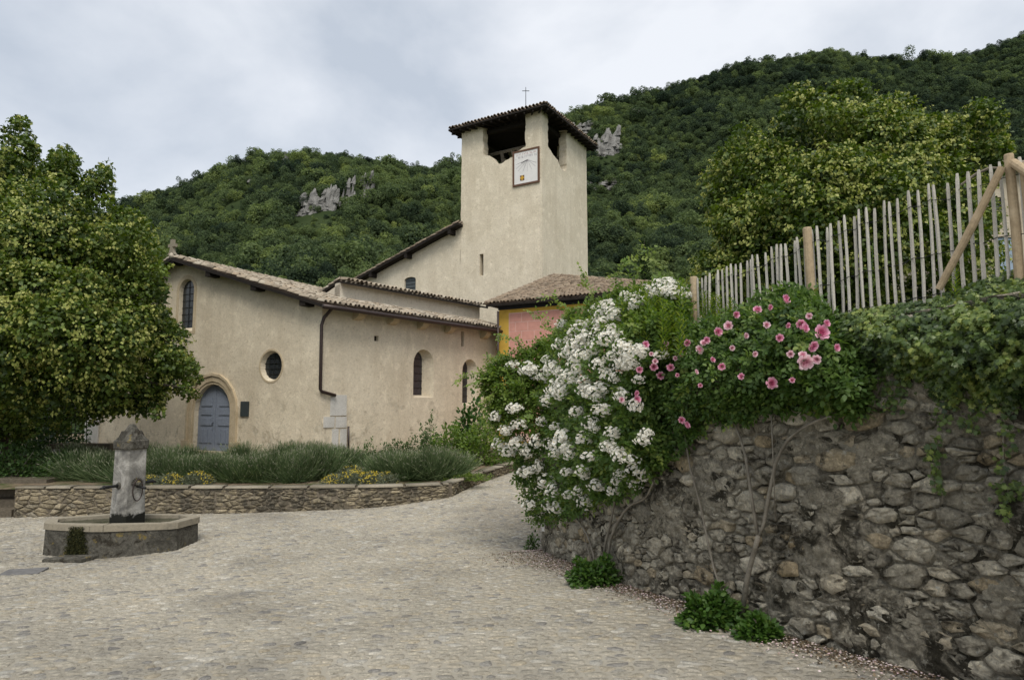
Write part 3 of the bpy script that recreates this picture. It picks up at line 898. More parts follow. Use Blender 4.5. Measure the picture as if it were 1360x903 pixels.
def shrink(poly, k, ds=0.0):
    cx = sum(p[0] for p in poly) / len(poly); cz = sum(p[1] for p in poly) / len(poly)
    return [(cx + (x - cx) * k + ds, cz + (z - cz) * k) for x, z in poly]
def box_px(px0, px1, py0, py1, p0, d):
    a = on_plane(px0, (py0 + py1) / 2, p0, d)[0]; b = on_plane(px1, (py0 + py1) / 2, p0, d)[0]
    t = on_plane((px0 + px1) / 2, py0, p0, d)[1]; u = on_plane((px0 + px1) / 2, py1, p0, d)[1]
    return a, b, u, t

# canal roof tile: a tapering half pipe, x along the eave, y up the slope
def tile_mesh(name, mat_, w=.19, ln=.42, rise=.11):
    V, F = [], []
    n = 5
    for (y, ww, zz) in ((0, w, .040), (ln, w * .78, 0.0)):
        for t in (1.0, .80):
            for i in range(n + 1):
                an = math.pi * i / n
                V.append((math.cos(an) * ww / 2 * t, y, math.sin(an) * rise * t + zz - (0.0 if t == 1 else .004)))
    m = n + 1
    for i in range(n):
        F.append((i, i + 1, 2 * m + i + 1, 2 * m + i))              # top
        F.append((i, m + i, m + i + 1, i + 1))                      # front rim
    return np.array(V), np.array(F)
TV, TF = tile_mesh('tile', None)
def lay_tiles(patch, n_along, n_up, mat_, owner, budget, stuff_label, seed, keep=None, verge=True, scale=1.0):
    """patch(u, v) -> point, u along the eave 0..1, v up the slope 0..1"""
    R = random.Random(seed)
    Ms = []
    for i in range(n_along):
        for j in range(n_up):
            u, v = (i + .5) / n_along, j / n_up
            if keep is not None and not keep(u, v):
                continue
            p = np.array(patch(u, v)); px_ = np.array(patch(min(1, u + .01), v)) - np.array(patch(max(0, u - .01), v)); pv = np.array(patch(u, min(1, v + .02))) - np.array(patch(u, max(0, v - .02)))
            ey = unit(pv); ex = unit(px_ - ey * np.dot(px_, ey)); ez = np.cross(ex, ey)
            if ez[2] < 0:
                ex, ez = -ex, -ez
            wdt = np.linalg.norm(np.array(patch(1, v)) - np.array(patch(0, v))) / n_along
            M = Matrix(((ex[0], ey[0], ez[0], p[0]), (ex[1], ey[1], ez[1], p[1]), (ex[2], ey[2], ez[2], p[2]), (0, 0, 0, 1)))
            step_ = np.linalg.norm(np.array(patch(u, 1)) - np.array(patch(u, 0))) / n_up
            sx_ = wdt / .19 * .80 * R.uniform(.93, 1.06)
            sy_ = step_ * 1.22 / .42
            M = M @ Matrix.Translation((R.uniform(-.014, .014), R.uniform(-.03, .03), R.uniform(.008, .03))) @ Matrix.Rotation(R.uniform(-.07, .07), 4, 'Z') @ Matrix.Rotation(R.uniform(-.09, .09), 4, 'Y') @ Matrix.Diagonal((sx_, sy_, min(sx_, 1.3), 1))
            Ms.append((M, R.random()))
    def sc(e):
        p = e[0].translation; px, py = to_px(p)
        return -p.y if (-5 < px < 1365 and p.y > 0) else -1e6
    Ms.sort(key=lambda e: -sc(e))
    variants = [mesh_np('tile', TV, [TF], mat_, attr=np.full(len(TF), a), smooth=True) for a in np.linspace(.02, .98, 12)]
    for M, a in Ms[:budget]:
        part('tile', variants[int(a * 12)], owner, M)
    rest = Ms[budget:]
    if rest:
        A = np.array([np.array(M) for M, _ in rest])
        Vh = np.c_[TV, np.ones(len(TV))]
        V = np.einsum('nij,kj->nki', A, Vh)[..., :3].reshape(-1, 3)
        F = (TF[None] + (np.arange(len(rest)) * len(TV))[:, None, None]).reshape(-1, 4)
        part('tile_field', mesh_np('tile_field', V, [F], mat_, attr=np.repeat([a for _, a in rest], len(TF)), smooth=True), owner, kind='stuff', label=stuff_label)
def bilinear(a, b, c, d):
    """a,b eave start/end; d,c top start/end"""
    a, b, c, d = [np.asarray(q, float) for q in (a, b, c, d)]
    return lambda u, v: (a * (1 - u) + b * u) * (1 - v) + (d * (1 - u) + c * u) * v
def slab_patch(patch, th, nu_=10, nv_=6, keep=None):
    """boarding under the tiles that follows the same surface; top face bedded for tiles"""
    mb = MB(); dn = np.array((0, 0, 1.0))
    P = [[np.asarray(patch(i / nu_, j / nv_)) for i in range(nu_ + 1)] for j in range(nv_ + 1)]
    V = [p - dn * .02 for r in P for p in r] + [p - dn * th for r in P for p in r]; n = (nu_ + 1) * (nv_ + 1); w = nu_ + 1
    top, bot, side = [], [], []
    for j in range(nv_):
        for i in range(nu_):
            a = j * w + i
            top.append((a, a + 1, a + w + 1, a + w)); bot.append((n + a, n + a + w, n + a + w + 1, n + a + 1))
    for i in range(nu_):
        side += [(i, n + i, n + i + 1, i + 1), (nv_ * w + i, nv_ * w + i + 1, n + nv_ * w + i + 1, n + nv_ * w + i)]
    for j in range(nv_):
        side += [(j * w, (j + 1) * w, n + (j + 1) * w, n + j * w), (j * w + nu_, n + j * w + nu_, n + (j + 1) * w + nu_, (j + 1) * w + nu_)]
    b = len(mb.v); mb.add(V, bot + side, 0)
    for f in top:
        mb.f.append(list(f)); mb.m.append(1); mb.a.append(.5)
    return mb
WOODTILE = lambda: [MAT['dark_wood'], MAT['tile_bed']]
def slab(mb, quad, th, m=0):
    q = [np.asarray(p, float) for p in quad]
    n = unit(np.cross(q[1] - q[0], q[-1] - q[0]))
    if n[2] < 0:
        n = -n
    k = len(q)
    mb.add([p - n * .01 for p in q] + [p - n * th for p in q], [tuple(range(k)), tuple(reversed(range(k, 2 * k)))] + [(i, (i + 1) % k, k + (i + 1) % k, k + i) for i in range(k)], m)

# ------------------------------------------------------------------ church (nave with the gabled front)
A_F, A_S = math.radians(28), math.radians(36)
C0 = at(424, 560, 21.0)[:2]
DF = np.array((-math.cos(A_F), math.sin(A_F)))         # along the front, going away from the corner
DS = np.array((math.sin(A_S), math.cos(A_S)))          # along the side wall
GRD = DOOR_Z - .5
church = empty('church', (C0[0], C0[1], DOOR_Z - .1), 'cream plastered village church with gabled front and blue door', 'church')
F3 = upright(C0, DF); S3 = upright(C0, DS)
fs_peak, fz_peak = on_plane(241, 349, C0, DF)
fs_left = on_plane(119, 560, C0, DF)[0]
_, fz_cor = on_plane(421, 407, C0, DF)
fz_left = fz_peak - (fs_left - fs_peak) * (fz_peak - fz_cor) / fs_peak
mb = MB()
lan = box_px(237.5, 257, 371, 440, C0, DF); lan_h = arch(lan[0], lan[1], lan[2], lan[3])
dor = box_px(258, 305.5, 510, 599, C0, DF); dor_h = arch(dor[0], dor[1], DOOR_Z, dor[3])
oc = box_px(346.5, 374, 465, 507, C0, DF); ocx, ocz = (oc[0] + oc[1]) / 2, (oc[2] + oc[3]) / 2; orx, orz = abs(oc[1] - oc[0]) / 2, (oc[3] - oc[2]) / 2
ocr = (orx + orz) / 2
oc_h = [(ocx + ocr * math.cos(2 * math.pi * i / 28), ocz + ocr * math.sin(2 * math.pi * i / 28)) for i in range(28)]
outl = [(0, GRD), (fs_left, GRD), (fs_left, fz_left), (fs_peak, fz_peak), (0, fz_cor)]
panel(mb, outl, [lan_h, dor_h, oc_h], F3, [.15, .20, .17], back=[shrink(lan_h, .9), dor_h, shrink(oc_h, .86)])
part('front_wall', mb.mesh('front_wall', MAT['plaster']), church)
# openings of the front
def glazing(name, poly, to3, dep, nbar_h, nbar_v, owner, frame_w=.035, frm='black'):
    b = MB(); b.prism(poly, to3, dep, dep + .03)
    w = part(name, b.mesh(name, MAT['glass_dark']), owner)
    xs = [p[0] for p in poly]; zs = [p[1] for p in poly]
    x0, x1, z0, z1 = min(xs), max(xs), min(zs), max(zs)
    for i in range(nbar_h):
        z = z0 + (z1 - z0) * (i + 1) / (nbar_h + 1)
        cr = []
        for k in range(len(poly)):
            a, c = poly[k], poly[(k + 1) % len(poly)]
            if (a[1] > z) != (c[1] > z):
                cr.append(a[0] + (z - a[1]) / (c[1] - a[1]) * (c[0] - a[0]))
        if len(cr) >= 2:
            b = MB(); b.tube([to3(min(cr), z, dep - .015), to3(max(cr), z, dep - .015)], .011, 6)
            part('glazing_bar', b.mesh('glazing_bar', MAT[frm]), w)
    for i in range(nbar_v):
        x = x0 + (x1 - x0) * (i + 1) / (nbar_v + 1)
        cr = []
        for k in range(len(poly)):
            a, c = poly[k], poly[(k + 1) % len(poly)]
            if (a[0] > x) != (c[0] > x):
                cr.append(a[1] + (x - a[0]) / (c[0] - a[0]) * (c[1] - a[1]))
        if len(cr) >= 2:
            b = MB(); b.tube([to3(x, min(cr), dep - .018), to3(x, max(cr), dep - .018)], .011, 6)
            part('glazing_bar', b.mesh('glazing_bar', MAT[frm]), w)
    return w
glazing('lancet_window', shrink(lan_h, .905), F3, .135, 6, 1, church)
glazing('round_window', shrink(oc_h, .87), F3, .155, 4, 3, church)
def ring(outer, inner, to3, d0, d1, mat_, name, owner):
    b = MB(); n = len(outer)
    V = [to3(x, z, d0) for x, z in outer] + [to3(x, z, d0) for x, z in inner] + [to3(x, z, d1) for x, z in outer] + [to3(x, z, d1) for x, z in inner]
    Fc = []
    for i in range(n):
        j = (i + 1) % n
        Fc += [(i, j, n + j, n + i), (i, 2 * n + i, 2 * n + j, j), (n + i, n + j, 3 * n + j, 3 * n + i)]
    b.add(V, Fc)
    return part(name, b.mesh(name, mat_), owner)
ring([(ocx + (x - ocx) * 1.13, ocz + (z - ocz) * 1.13) for x, z in oc_h], [(ocx + (x - ocx) * 1.005, ocz + (z - ocz) * 1.005) for x, z in oc_h], F3, -.012, .02, MAT['trim_stone'], 'window_surround', church)
def arch_grow(a, gr, zb=None):
    s0, s1, z0, z1 = a; lo, hi = min(s0, s1) - gr, max(s0, s1) + gr
    return arch(lo, hi, z0 if zb is None else zb, z1 + gr)
lana = (min(lan[0], lan[1]), max(lan[0], lan[1]), lan[2], lan[3])
ring(arch_grow(lana, .16, lan[2] - .12), arch_grow(lana, .004, lan[2] - .004), F3, -.010, .02, MAT['trim_stone'], 'window_surround', church)
dora = (min(dor[0], dor[1]), max(dor[0], dor[1]), DOOR_Z, dor[3])
ds = ring(arch_grow(dora, .30, DOOR_Z - .2), arch_grow(dora, .10, DOOR_Z - .1), F3, -.045, .02, MAT['trim_stone'], 'door_surround', church)
ring(arch_grow(dora, .40, DOOR_Z - .2), arch_grow(dora, .305, DOOR_Z - .2), F3, -.085, .02, MAT['trim_stone'], 'hood_mould', ds)
ring(arch_grow(dora, .098, DOOR_Z - .1), arch_grow(dora, .002, DOOR_Z - .003), F3, -.018, .02, MAT['trim_stone'], 'inner_mould', ds)
for sg, xx in ((1, dora[0] - .36), (-1, dora[1] + .36)):
    b = MB(); c = F3(xx, DOOR_Z + .16, -.04); b.box(c, .36, .18, .40, ax=((DF[0], DF[1], 0), (-DF[1], DF[0], 0), (0, 0, 1)))
    part('plinth_block', b.mesh('plinth_block', MAT['trim_stone']), ds)
# double door
b = MB(); b.prism(arch_grow(dora, .05), F3, .19, .23)
door = part('door', b.mesh('door', MAT['door_blue']), church)
dw = dora[1] - dora[0]; dc = (dora[0] + dora[1]) / 2; dh = dora[3] - DOOR_Z
for sg in (-1, 1):
    cx_ = dc + sg * dw * .25
    leaf = MB()
    lx0, lx1 = (dc + sg * .012, dc + sg * (dw / 2 - .02)); lo, hi = min(lx0, lx1), max(lx0, lx1)
    pts = [(lo, DOOR_Z + .02), (hi, DOOR_Z + .02)]
    for i in range(9):
        x = hi + (lo - hi) * i / 8
        pts.append((x, dora[3] - dw / 2 + math.sqrt(max(0, (dw / 2 - .02) ** 2 - (x - dc) ** 2))))
    leaf.prism(pts, F3, .155, .185)
    lf = part('door_leaf', leaf.mesh('door_leaf', MAT['door_blue']), door)
    for (z0, z1, nn) in ((.10, .34, 3), (.37, .50, 1), (.53, .63, 1), (.66, .80, 1)):
        for q in range(nn):
            p = MB(); w_ = dw * .38 / nn
            p.box(F3(cx_ - dw * .19 + w_ * (q + .5), DOOR_Z + dh * (z0 + z1) / 2, .142), w_ * .8, .02, dh * (z1 - z0) * .86, ax=((DF[0], DF[1], 0), (-DF[1], DF[0], 0), (0, 0, 1)))
            part('door_panel', p.mesh('door_panel', MAT['door_blue']), lf)
b = MB(); b.tube([F3(dc + .07, DOOR_Z + dh * .42, .14), F3(dc + .07, DOOR_Z + dh * .42, .08), F3(dc + .07, DOOR_Z + dh * .37, .08)], .014, 6)
part('door_handle', b.mesh('door_handle', MAT['black']), door)
pq = box_px(320.5, 331, 533, 553, C0, DF)
b = MB(); b.box(F3((pq[0] + pq[1]) / 2, (pq[2] + pq[3]) / 2, -.02), abs(pq[1] - pq[0]), .05, pq[3] - pq[2], ax=((DF[0], DF[1], 0), (-DF[1], DF[0], 0), (0, 0, 1)))
pqo = part('plaque', b.mesh('plaque', MAT['bronze']), church)
# side wall
ss_end = on_plane(661, 500, C0, DS)[0]
sz_eave = on_plane(425, 405, C0, DS)[1]
w1 = box_px(549, 576, 464, 528, C0, DS); w2 = box_px(614, 634, 477, 538, C0, DS); sl = box_px(612.5, 616, 440, 460, C0, DS); hole = box_px(497, 503, 446, 453, C0, DS)
def lanc(w):
    return arch(w[0], w[1], w[2], w[3], 8)
w1h, w2h = lanc(w1), lanc(w2)
slh = [(sl[0], sl[2]), (sl[1], sl[2]), (sl[1], sl[3]), (sl[0], sl[3])]; hoh = [(hole[0], hole[2]), (hole[1], hole[2]), (hole[1], hole[3]), (hole[0], hole[3])]
def splay(w):                                           # narrow light at the back of a splayed recess
    wd = w[1] - w[0]; c = (w[0] + w[1]) / 2
    return arch(c - wd * .30, c + wd * .22, w[2] + .10, w[3] - .08, 8)
mb = MB()
panel(mb, [(0, GRD), (ss_end + .8, GRD), (ss_end + .8, sz_eave + .1), (0, sz_eave + .1)], [w1h, w2h, slh, hoh], S3, [.36, .36, .3, .15], back=[splay(w1), splay(w2), slh, hoh])
part('side_wall', mb.mesh('side_wall', MAT['plaster']), church)
for w in (w1, w2):
    glazing('side_window', splay(w), S3, .345, 5, 0, church)
for h in (slh, hoh):
    b = MB(); b.prism(h, S3, .28 if h is slh else .14, .32 if h is slh else .18)
    part('slit_back', b.mesh('slit_back', MAT['dark_wood']), church)
axS = ((DS[0], DS[1], 0), (-DS[1], DS[0], 0), (0, 0, 1))
for px, py in ((473, 418), (519, 424.5), (558, 431), (594, 436.5), (641, 444)):
    s_, z_ = on_plane(px, py, C0, DS)
    b = MB()
    prof = [(0.02, .17), (-.36, .17), (-.36, .02), (-.28, -.10), (-.10, -.19), (0.02, -.19)]
    V = [S3(s_ + o, z_ + zz, dd) for o in (-.16, .16) for dd, zz in prof]
    n = len(prof); b.add(V, [tuple(range(n)), tuple(reversed(range(n, 2 * n)))] + [(i, (i + 1) % n, n + (i + 1) % n, n + i) for i in range(n)])
    part('corbel', b.mesh('corbel', MAT['trim_stone']), church)
# white quoin blocks low on the corner
for (a0, a1, b0, b1) in ((438, 460, 524, 552), (429, 444, 553, 568), (445, 460, 553, 568), (440, 449, 569, 596), (451, 460, 569, 602)):
    x0, x1, z0, z1 = box_px(a0, a1, b0, b1, C0, DS)
    b = MB(); b.box(S3((x0 + x1) / 2, (z0 + z1) / 2, .02), x1 - x0 - .02, .10, z1 - z0 - .015, ax=axS)
    part('quoin_stone', b.mesh('quoin_stone', MAT['white_stone']), church)
for (a0, a1, b0, b1) in ((117, 135, 536, 560), (114, 132, 561, 588)):
    x0, x1, z0, z1 = box_px(a0, a1, b0, b1, C0, DF)
    b = MB(); b.box(F3((x0 + x1) / 2, (z0 + z1) / 2, .0), abs(x1 - x0), .12, z1 - z0 - .015, ax=((DF[0], DF[1], 0), (-DF[1], DF[0], 0), (0, 0, 1)))
    part('quoin_stone', b.mesh('quoin_stone', MAT['white_stone']), church)
# back walls close the volume
ns = C0 + DF * fs_left
mb = MB(); far = 12.0
mb.add([(ns[0], ns[1], GRD), (ns[0] + DS[0] * far, ns[1] + DS[1] * far, GRD), (ns[0] + DS[0] * far, ns[1] + DS[1] * far, fz_left), (ns[0], ns[1], fz_left)], [(0, 1, 2, 3)])
part('rear_wall', mb.mesh('rear_wall', MAT['plaster']), church)

# roof: front gable roof, narrow aisle roof strip, pale clerestory wall and its roof
OV = .45
fdir3 = np.array((DF[0], DF[1], 0)); sdir3 = np.array((DS[0], DS[1], 0)); outF = np.array((-DS[0], -DS[1], 0)); outS = -np.array((-DS[1], DS[0], 0)) if np.dot((-DS[1], DS[0]), C0) > 0 else np.array((-DS[1], DS[0], 0))
slope = (fz_peak - fz_cor) / fs_peak
TH = .14
def fpt(s_, z_, dep):
    return np.array(F3(s_, z_, dep))
eave0 = fpt(-OV, fz_cor - OV * slope + TH, -OV)
peak0 = fpt(fs_peak, fz_peak + TH, -OV)
left0 = fpt(fs_left + OV, fz_left - OV * slope + TH, -OV)
zE = eave0[2]
eS = eave0 + sdir3 * 0
def eave_at(t):
    return eave0 + sdir3 * t
t_end = ss_end + .55
a_r = math.radians(25); rdir = np.array((math.sin(a_r), math.cos(a_r), 0))
ridge1 = peak0 + rdir * 8.6
Q1 = eave_at(3.2)
roof = None
LR = 8.6
fan = lambda u, v: (eave0 + sdir3 * (LR * u)) * (1 - v) + (peak0 + rdir * (LR * u)) * v
cut = lambda u, v: LR * u <= 3.3 + (LR - 3.3) * v + .1
front_right = lambda u, v: eave0 * (1 - v) + peak0 * v + (sdir3 * (1 - v) + rdir * v) * (u * (3.3 + (LR - 3.3) * v))
roof = part('roof', slab_patch(front_right, TH).mesh('roof', WOODTILE()), church)
leftp = lambda u, v: left0 * (1 - v) + peak0 * v + rdir * (LR * u)
part('far_slope', slab_patch(leftp, TH).mesh('far_slope', WOODTILE()), roof)
lay_tiles(fan, 43, 23, MAT['tile'], roof, 200, 'canal tiles over the front gable', 21, keep=cut)
lay_tiles(leftp, 43, 19, MAT['tile'], roof, 20, 'canal tiles on the far side of the gable', 22)
b = MB()
for q_ in range(22):                                    # ridge tiles
    b.tube([peak0 + rdir * (q_ * .39) + np.array((0, 0, .05)), peak0 + rdir * (q_ * .39 + .43) + np.array((0, 0, .035))], [.12, .10], 8, a=random.random())
part('ridge_tiles', b.mesh('ridge_tiles', MAT['tile'], True), roof, kind='stuff')
inS = -outS
setb = 1.95
t_up = min(np.linspace(0, 9, 361), key=lambda t: abs(to_px(eave_at(t) + inS * setb + np.array((0, 0, .9)))[0] - 452))
A1 = eave_at(2.6) + inS * setb + np.array((0, 0, setb * slope)); B1 = eave_at(t_end) + inS * (setb - .25) + np.array((0, 0, (setb - .25) * slope))
aisle = part('aisle_roof', slab_patch(bilinear(eave_at(2.6), eave_at(t_end), B1, A1), TH).mesh('aisle_roof', WOODTILE()), church)
lay_tiles(bilinear(eave_at(2.6), eave_at(t_end), B1, A1), 40, 6, MAT['tile'], aisle, 90, 'canal tiles of the narrow aisle roof', 23)
# clerestory
A0 = A1
A1 = eave_at(t_up) + inS * setb + np.array((0, 0, setb * slope))
zt_cl = on_plane(650, 410, B1[:2], DS)[1]
mb = MB()
V = [A1 + np.array((0, 0, -.8)), B1 + np.array((0, 0, -.8)), np.array((B1[0], B1[1], zt_cl)), np.array((A1[0], A1[1], zt_cl))]
mb.add(list(V) + [v + inS * .3 for v in V], [(0, 1, 2, 3), (7, 6, 5, 4), (0, 4, 5, 1), (1, 5, 6, 2), (2, 6, 7, 3), (3, 7, 4, 0)])
V = [A1 + np.array((0, 0, -.8)), A1 + inS * 1.1 + np.array((0, 0, -.8)), np.array((A1[0], A1[1], zt_cl - .42)) + inS * 1.1, np.array((A1[0], A1[1], zt_cl - .02))]
mb.add(list(V) + [v + sdir3 * .3 for v in V], [(0, 1, 2, 3), (7, 6, 5, 4), (0, 4, 5, 1), (1, 5, 6, 2), (2, 6, 7, 3), (3, 7, 4, 0)])
part('clerestory_wall', mb.mesh('clerestory_wall', MAT['plaster_white']), church)
e0 = np.array((A1[0], A1[1], zt_cl + .02)) + outS * .3; e1 = np.array((B1[0], B1[1], zt_cl + .02)) + outS * .3 + sdir3 * .25
t0_ = e0 + inS * .45 + np.array((0, 0, .10)); t1_ = e1 + inS * .45 + np.array((0, 0, .10))
b0_ = t0_ + inS * 1.2 + np.array((0, 0, -.42)); b1_ = t1_ + inS * 1.2 + np.array((0, 0, -.42))
up = part('upper_roof', slab_patch(bilinear(e0, e1, t1_, t0_), .10, 10, 2).mesh('upper_roof', WOODTILE()), church)
lay_tiles(bilinear(e0, e1, t1_, t0_), 38, 1, MAT['tile'], up, 38, 'canal tiles of the upper roof', 24)
part('rear_slope', slab_patch(bilinear(b0_, b1_, t1_, t0_), .10, 10, 3).mesh('rear_slope', WOODTILE()), up)
lay_tiles(bilinear(b0_, b1_, t1_, t0_), 38, 4, MAT['tile'], up, 10, 'canal tiles behind the upper ridge', 25)
mb = MB(); f0, f1 = b0_ + inS * 3.5, b1_ + inS * 3.5; lo_ = np.array((0, 0, -.12)); mb.add([b0_ + lo_, b1_ + lo_, f1 + lo_, f0 + lo_], [(0, 1, 2, 3)])
part('valley_roof', mb.mesh('valley_roof', MAT['tile_bed']), up)
# purlin ends under the verge of the gable
for px, py in ((241, 350), (289, 366), (349, 384), (414, 404), (212, 372)):
    s_, z_ = on_plane(px, py, C0, DF)
    b = MB(); b.box(F3(s_, z_ + .0, -.16), .26, .52, .20, ax=((DF[0], DF[1], 0), (-DF[1], DF[0], 0), (0, 0, 1)))
    part('purlin_end', b.mesh('purlin_end', MAT['dark_wood']), church)
# stone cross on the gable
b = MB(); c = peak0 + np.array((0, .1, .10)); axF = ((DF[0], DF[1], 0), (-DF[1], DF[0], 0), (0, 0, 1))
b.prism([(-.22, 0), (.22, 0), (.12, .10), (.07, .30), (.20, .30), (.20, .42), (.07, .42), (.07, .60), (-.07, .60), (-.07, .42), (-.20, .42), (-.20, .30), (-.07, .30), (-.12, .10)],
        lambda x, z, dd: (c[0] + DF[0] * x - DF[1] * dd, c[1] + DF[1] * x + DF[0] * dd, c[2] + z), -.06, .06)
part('gable_cross', b.mesh('gable_cross', MAT['coping']), church)
# gutter and downpipe
b = MB()
gp = [eave_at(t) + outS * .06 + np.array((0, 0, -.11)) for t in np.linspace(-.02, t_end, 14)]
b.tube(gp, .075, 8)
part('gutter', b.mesh('gutter', MAT['gutter'], True), church)
def s_pt(px, py, dep):
    s_, z_ = on_plane(px, py, C0, DS); return S3(s_, z_, dep)
dp = [np.array(gp[1]) * .6 + np.array(gp[0]) * .4, np.array(s_pt(431, 411, -.38)), np.array(s_pt(427.5, 422, -.12)), np.array(s_pt(424.8, 432, -.09)), np.array(s_pt(424, 470, -.09)), np.array(s_pt(423.2, 517, -.09)), np.array(s_pt(425, 520, -.09)), np.array(s_pt(443, 525, -.09))]
b = MB(); b.tube(dp, .055, 8)
part('downpipe', b.mesh('downpipe', MAT['gutter'], True), church)
b = MB(); b.tube([np.array(s_pt(461, 566, -.07)), np.array(s_pt(461, 606, -.07))], .035, 8)
part('downpipe', b.mesh('downpipe', MAT['gutter'], True), church)

# ------------------------------------------------------------------ bell tower with its gabled wing
A_T = math.radians(31)
T0 = at(720, 300, 34.0)[:2]
DL = np.array((-math.cos(A_T), math.sin(A_T))); DR = np.array((math.sin(A_T), math.cos(A_T)))
SL = abs(on_plane(613, 250, T0, DL)[0]); SR = abs(on_plane(780, 330, T0, DR)[0])
TL3 = upright(T0, DL); TR3 = upright(T0, DR)
tower = empty('bell_tower', (T0[0], T0[1], DOOR_Z), 'tall plastered bell tower with ragged openings, sundial and iron cross', 'bell tower')
TB = DOOR_Z - .5
def pl_(pts, d):
    return [on_plane(px, py, T0, d) for px, py in pts]
zc = on_plane(720, 147, T0, DL)[1]
# left face: two piers and the ragged sill between them
L_top = pl_([(613.8, 172), (641.5, 174), (641.8, 205), (650, 207), (655, 212), (661, 218.5), (667, 217), (675, 212), (682, 208), (682, 205), (698, 195), (698, 150)], DL)
zL = on_plane(613.8, 171, T0, DL)[1]
ztop = zc + .45
pier = [q[0] for q in L_top]
outL = [(0, TB), (SL + .14, TB), (SL, ztop), (L_top[1][0], ztop)] + L_top[2:11] + [(L_top[11][0], ztop), (0, ztop)]
def ragged(pts, amp, step_, sd):
    Rg = random.Random(sd); o = []
    for (x0, z0), (x1, z1) in zip(pts[:-1], pts[1:]):
        n_ = max(1, int(math.hypot(x1 - x0, z1 - z0) / step_))
        for t_ in range(n_):
            j_ = amp if t_ else 0
            o.append((x0 + (x1 - x0) * t_ / n_ + Rg.uniform(-j_, j_), z0 + (z1 - z0) * t_ / n_ + Rg.uniform(-j_, j_)))
    return o + [pts[-1]]
outL = [(0, TB)] + ragged([(SL + .14, TB), (SL, ztop)], .022, .45, 1) + ragged([(L_top[1][0], ztop)] + L_top[2:11] + [(L_top[11][0], ztop)], .045, .16, 2) + [(0, ztop)]
slit = box_px(637, 642, 337.5, 366, T0, DL); sloth = [(slit[0], slit[2]), (slit[1], slit[2]), (slit[1], slit[3]), (slit[0], slit[3])]
def thick_panel(outl, holes, to3, th, mat_, name, owner):
    b = MB(); loops = [outl] + holes
    flat = [q for lp in loops for q in lp]; tri = tessellate_polygon([[Vector((x, y, 0)) for x, y in lp] for lp in loops]); n = len(flat)
    V = [to3(x, y, 0) for x, y in flat] + [to3(x, y, th) for x, y in flat]
    Fc = [tuple(t) for t in tri] + [tuple(n + i for i in reversed(t)) for t in tri]; st = 0
    for lp in loops:
        m = len(lp); Fc += [(st + i, st + (i + 1) % m, n + st + (i + 1) % m, n + st + i) for i in range(m)]; st += m
    b.add(V, Fc)
    return part(name, b.mesh(name, mat_), owner)
thick_panel(outL, [sloth], TL3, .5, MAT['plaster_tower'], 'wall', tower)
R_top = pl_([(727.5, 150), (728, 195), (735, 206), (741, 213), (745, 224), (750, 228), (752.5, 224), (752.5, 188), (774.5, 190)], DR)
outR = [(.702, TB), (SR + .10, TB), (SR, ztop), (R_top[7][0], ztop)] + [R_top[6], R_top[5], R_top[4], R_top[3], R_top[2], (max(R_top[1][0], .55), R_top[1][1]), (max(R_top[0][0], .55), ztop), (.702, ztop)]
outR = [(.502, TB)] + ragged([(SR + .10, TB), (SR, ztop)], .022, .45, 3) + ragged(outR[3:11], .045, .16, 4) + [(.502, ztop)]
thick_panel(outR, [], TR3, .5, MAT['plaster_tower'], 'wall', tower)
# the two faces turned away, with plain belfry openings
zs = L_top[4][1] - .3
def opp(to3b, S, s0):
    return [(s0, TB), (S, TB), (S, ztop), (S - 1.3, ztop), (S - 1.3, zs), (s0 + 1.0, zs - .3), (s0 + 1.0, ztop), (s0, ztop)]
TA = T0 + DR * (SR - .7); TBk = T0 + DL * (SL - .7)
thick_panel(opp(None, SL, .702), [], upright(TA, DL), .7, MAT['plaster_tower'], 'wall', tower)
thick_panel([(.702, TB), (SR - .702, TB), (SR - .702, ztop), (SR - 1.5, ztop), (SR - 1.5, zs), (1.4, zs - .2), (1.4, ztop), (.702, ztop)], [], (lambda s_, z, dep=0.0: (TBk[0] + DR[0] * s_ + DL[0] * dep, TBk[1] + DR[1] * s_ + DL[1] * dep, z)), .699, MAT['plaster_tower'], 'wall', tower)
b = MB(); b.prism(sloth, TL3, .35, .4); part('slit_back', b.mesh('slit_back', MAT['dark_wood']), tower)
# pyramid roof
cen = T0 + DL * SL / 2 + DR * SR / 2
ov = .58
def tcorner(a, c, z):
    return np.array((*(T0 + DL * a + DR * c), z))
zr = on_plane(720, 139, T0 - DL * ov - DR * ov, DL)[1]
cs = [tcorner(-ov, -ov, zr), tcorner(SL + ov, -ov, zr), tcorner(SL + ov, SR + ov, zr), tcorner(-ov, SR + ov, zr)]
apex = np.array((cen[0], cen[1], zr + .62))
b = MB()
b.add(cs + [apex] + [c - np.array((0, 0, .09)) for c in cs] + [apex - np.array((0, 0, .20))],
      [(0, 1, 4), (1, 2, 4), (2, 3, 4), (3, 0, 4), (5, 6, 9), (6, 7, 9), (7, 8, 9), (8, 5, 9), (0, 1, 6, 5), (1, 2, 7, 6), (2, 3, 8, 7), (3, 0, 5, 8)])
troof = part('roof', b.mesh('roof', MAT['dark_wood']), tower)
def tri_tiles(a_, c_, ap, owner, seed, budget):
    """tile rows on a triangular roof face"""
    a_, c_, ap = [np.asarray(q, float) for q in (a_, c_, ap)]
    e = c_ - a_; le = np.linalg.norm(e); eu = e / le
    mid = a_ + eu * np.dot(ap - a_, eu); up_ = ap - mid; lu = np.linalg.norm(up_)
    h = np.dot(ap - a_, eu) / le
    pat = lambda u, v: a_ + e * u + up_ * v
    lay_tiles(pat, max(4, int(le / .22)), max(3, int(lu / .34)), MAT['tile_old'], owner, budget, 'old canal tiles', seed, keep=lambda u, v: u > h * v and u < 1 - (1 - h) * v)
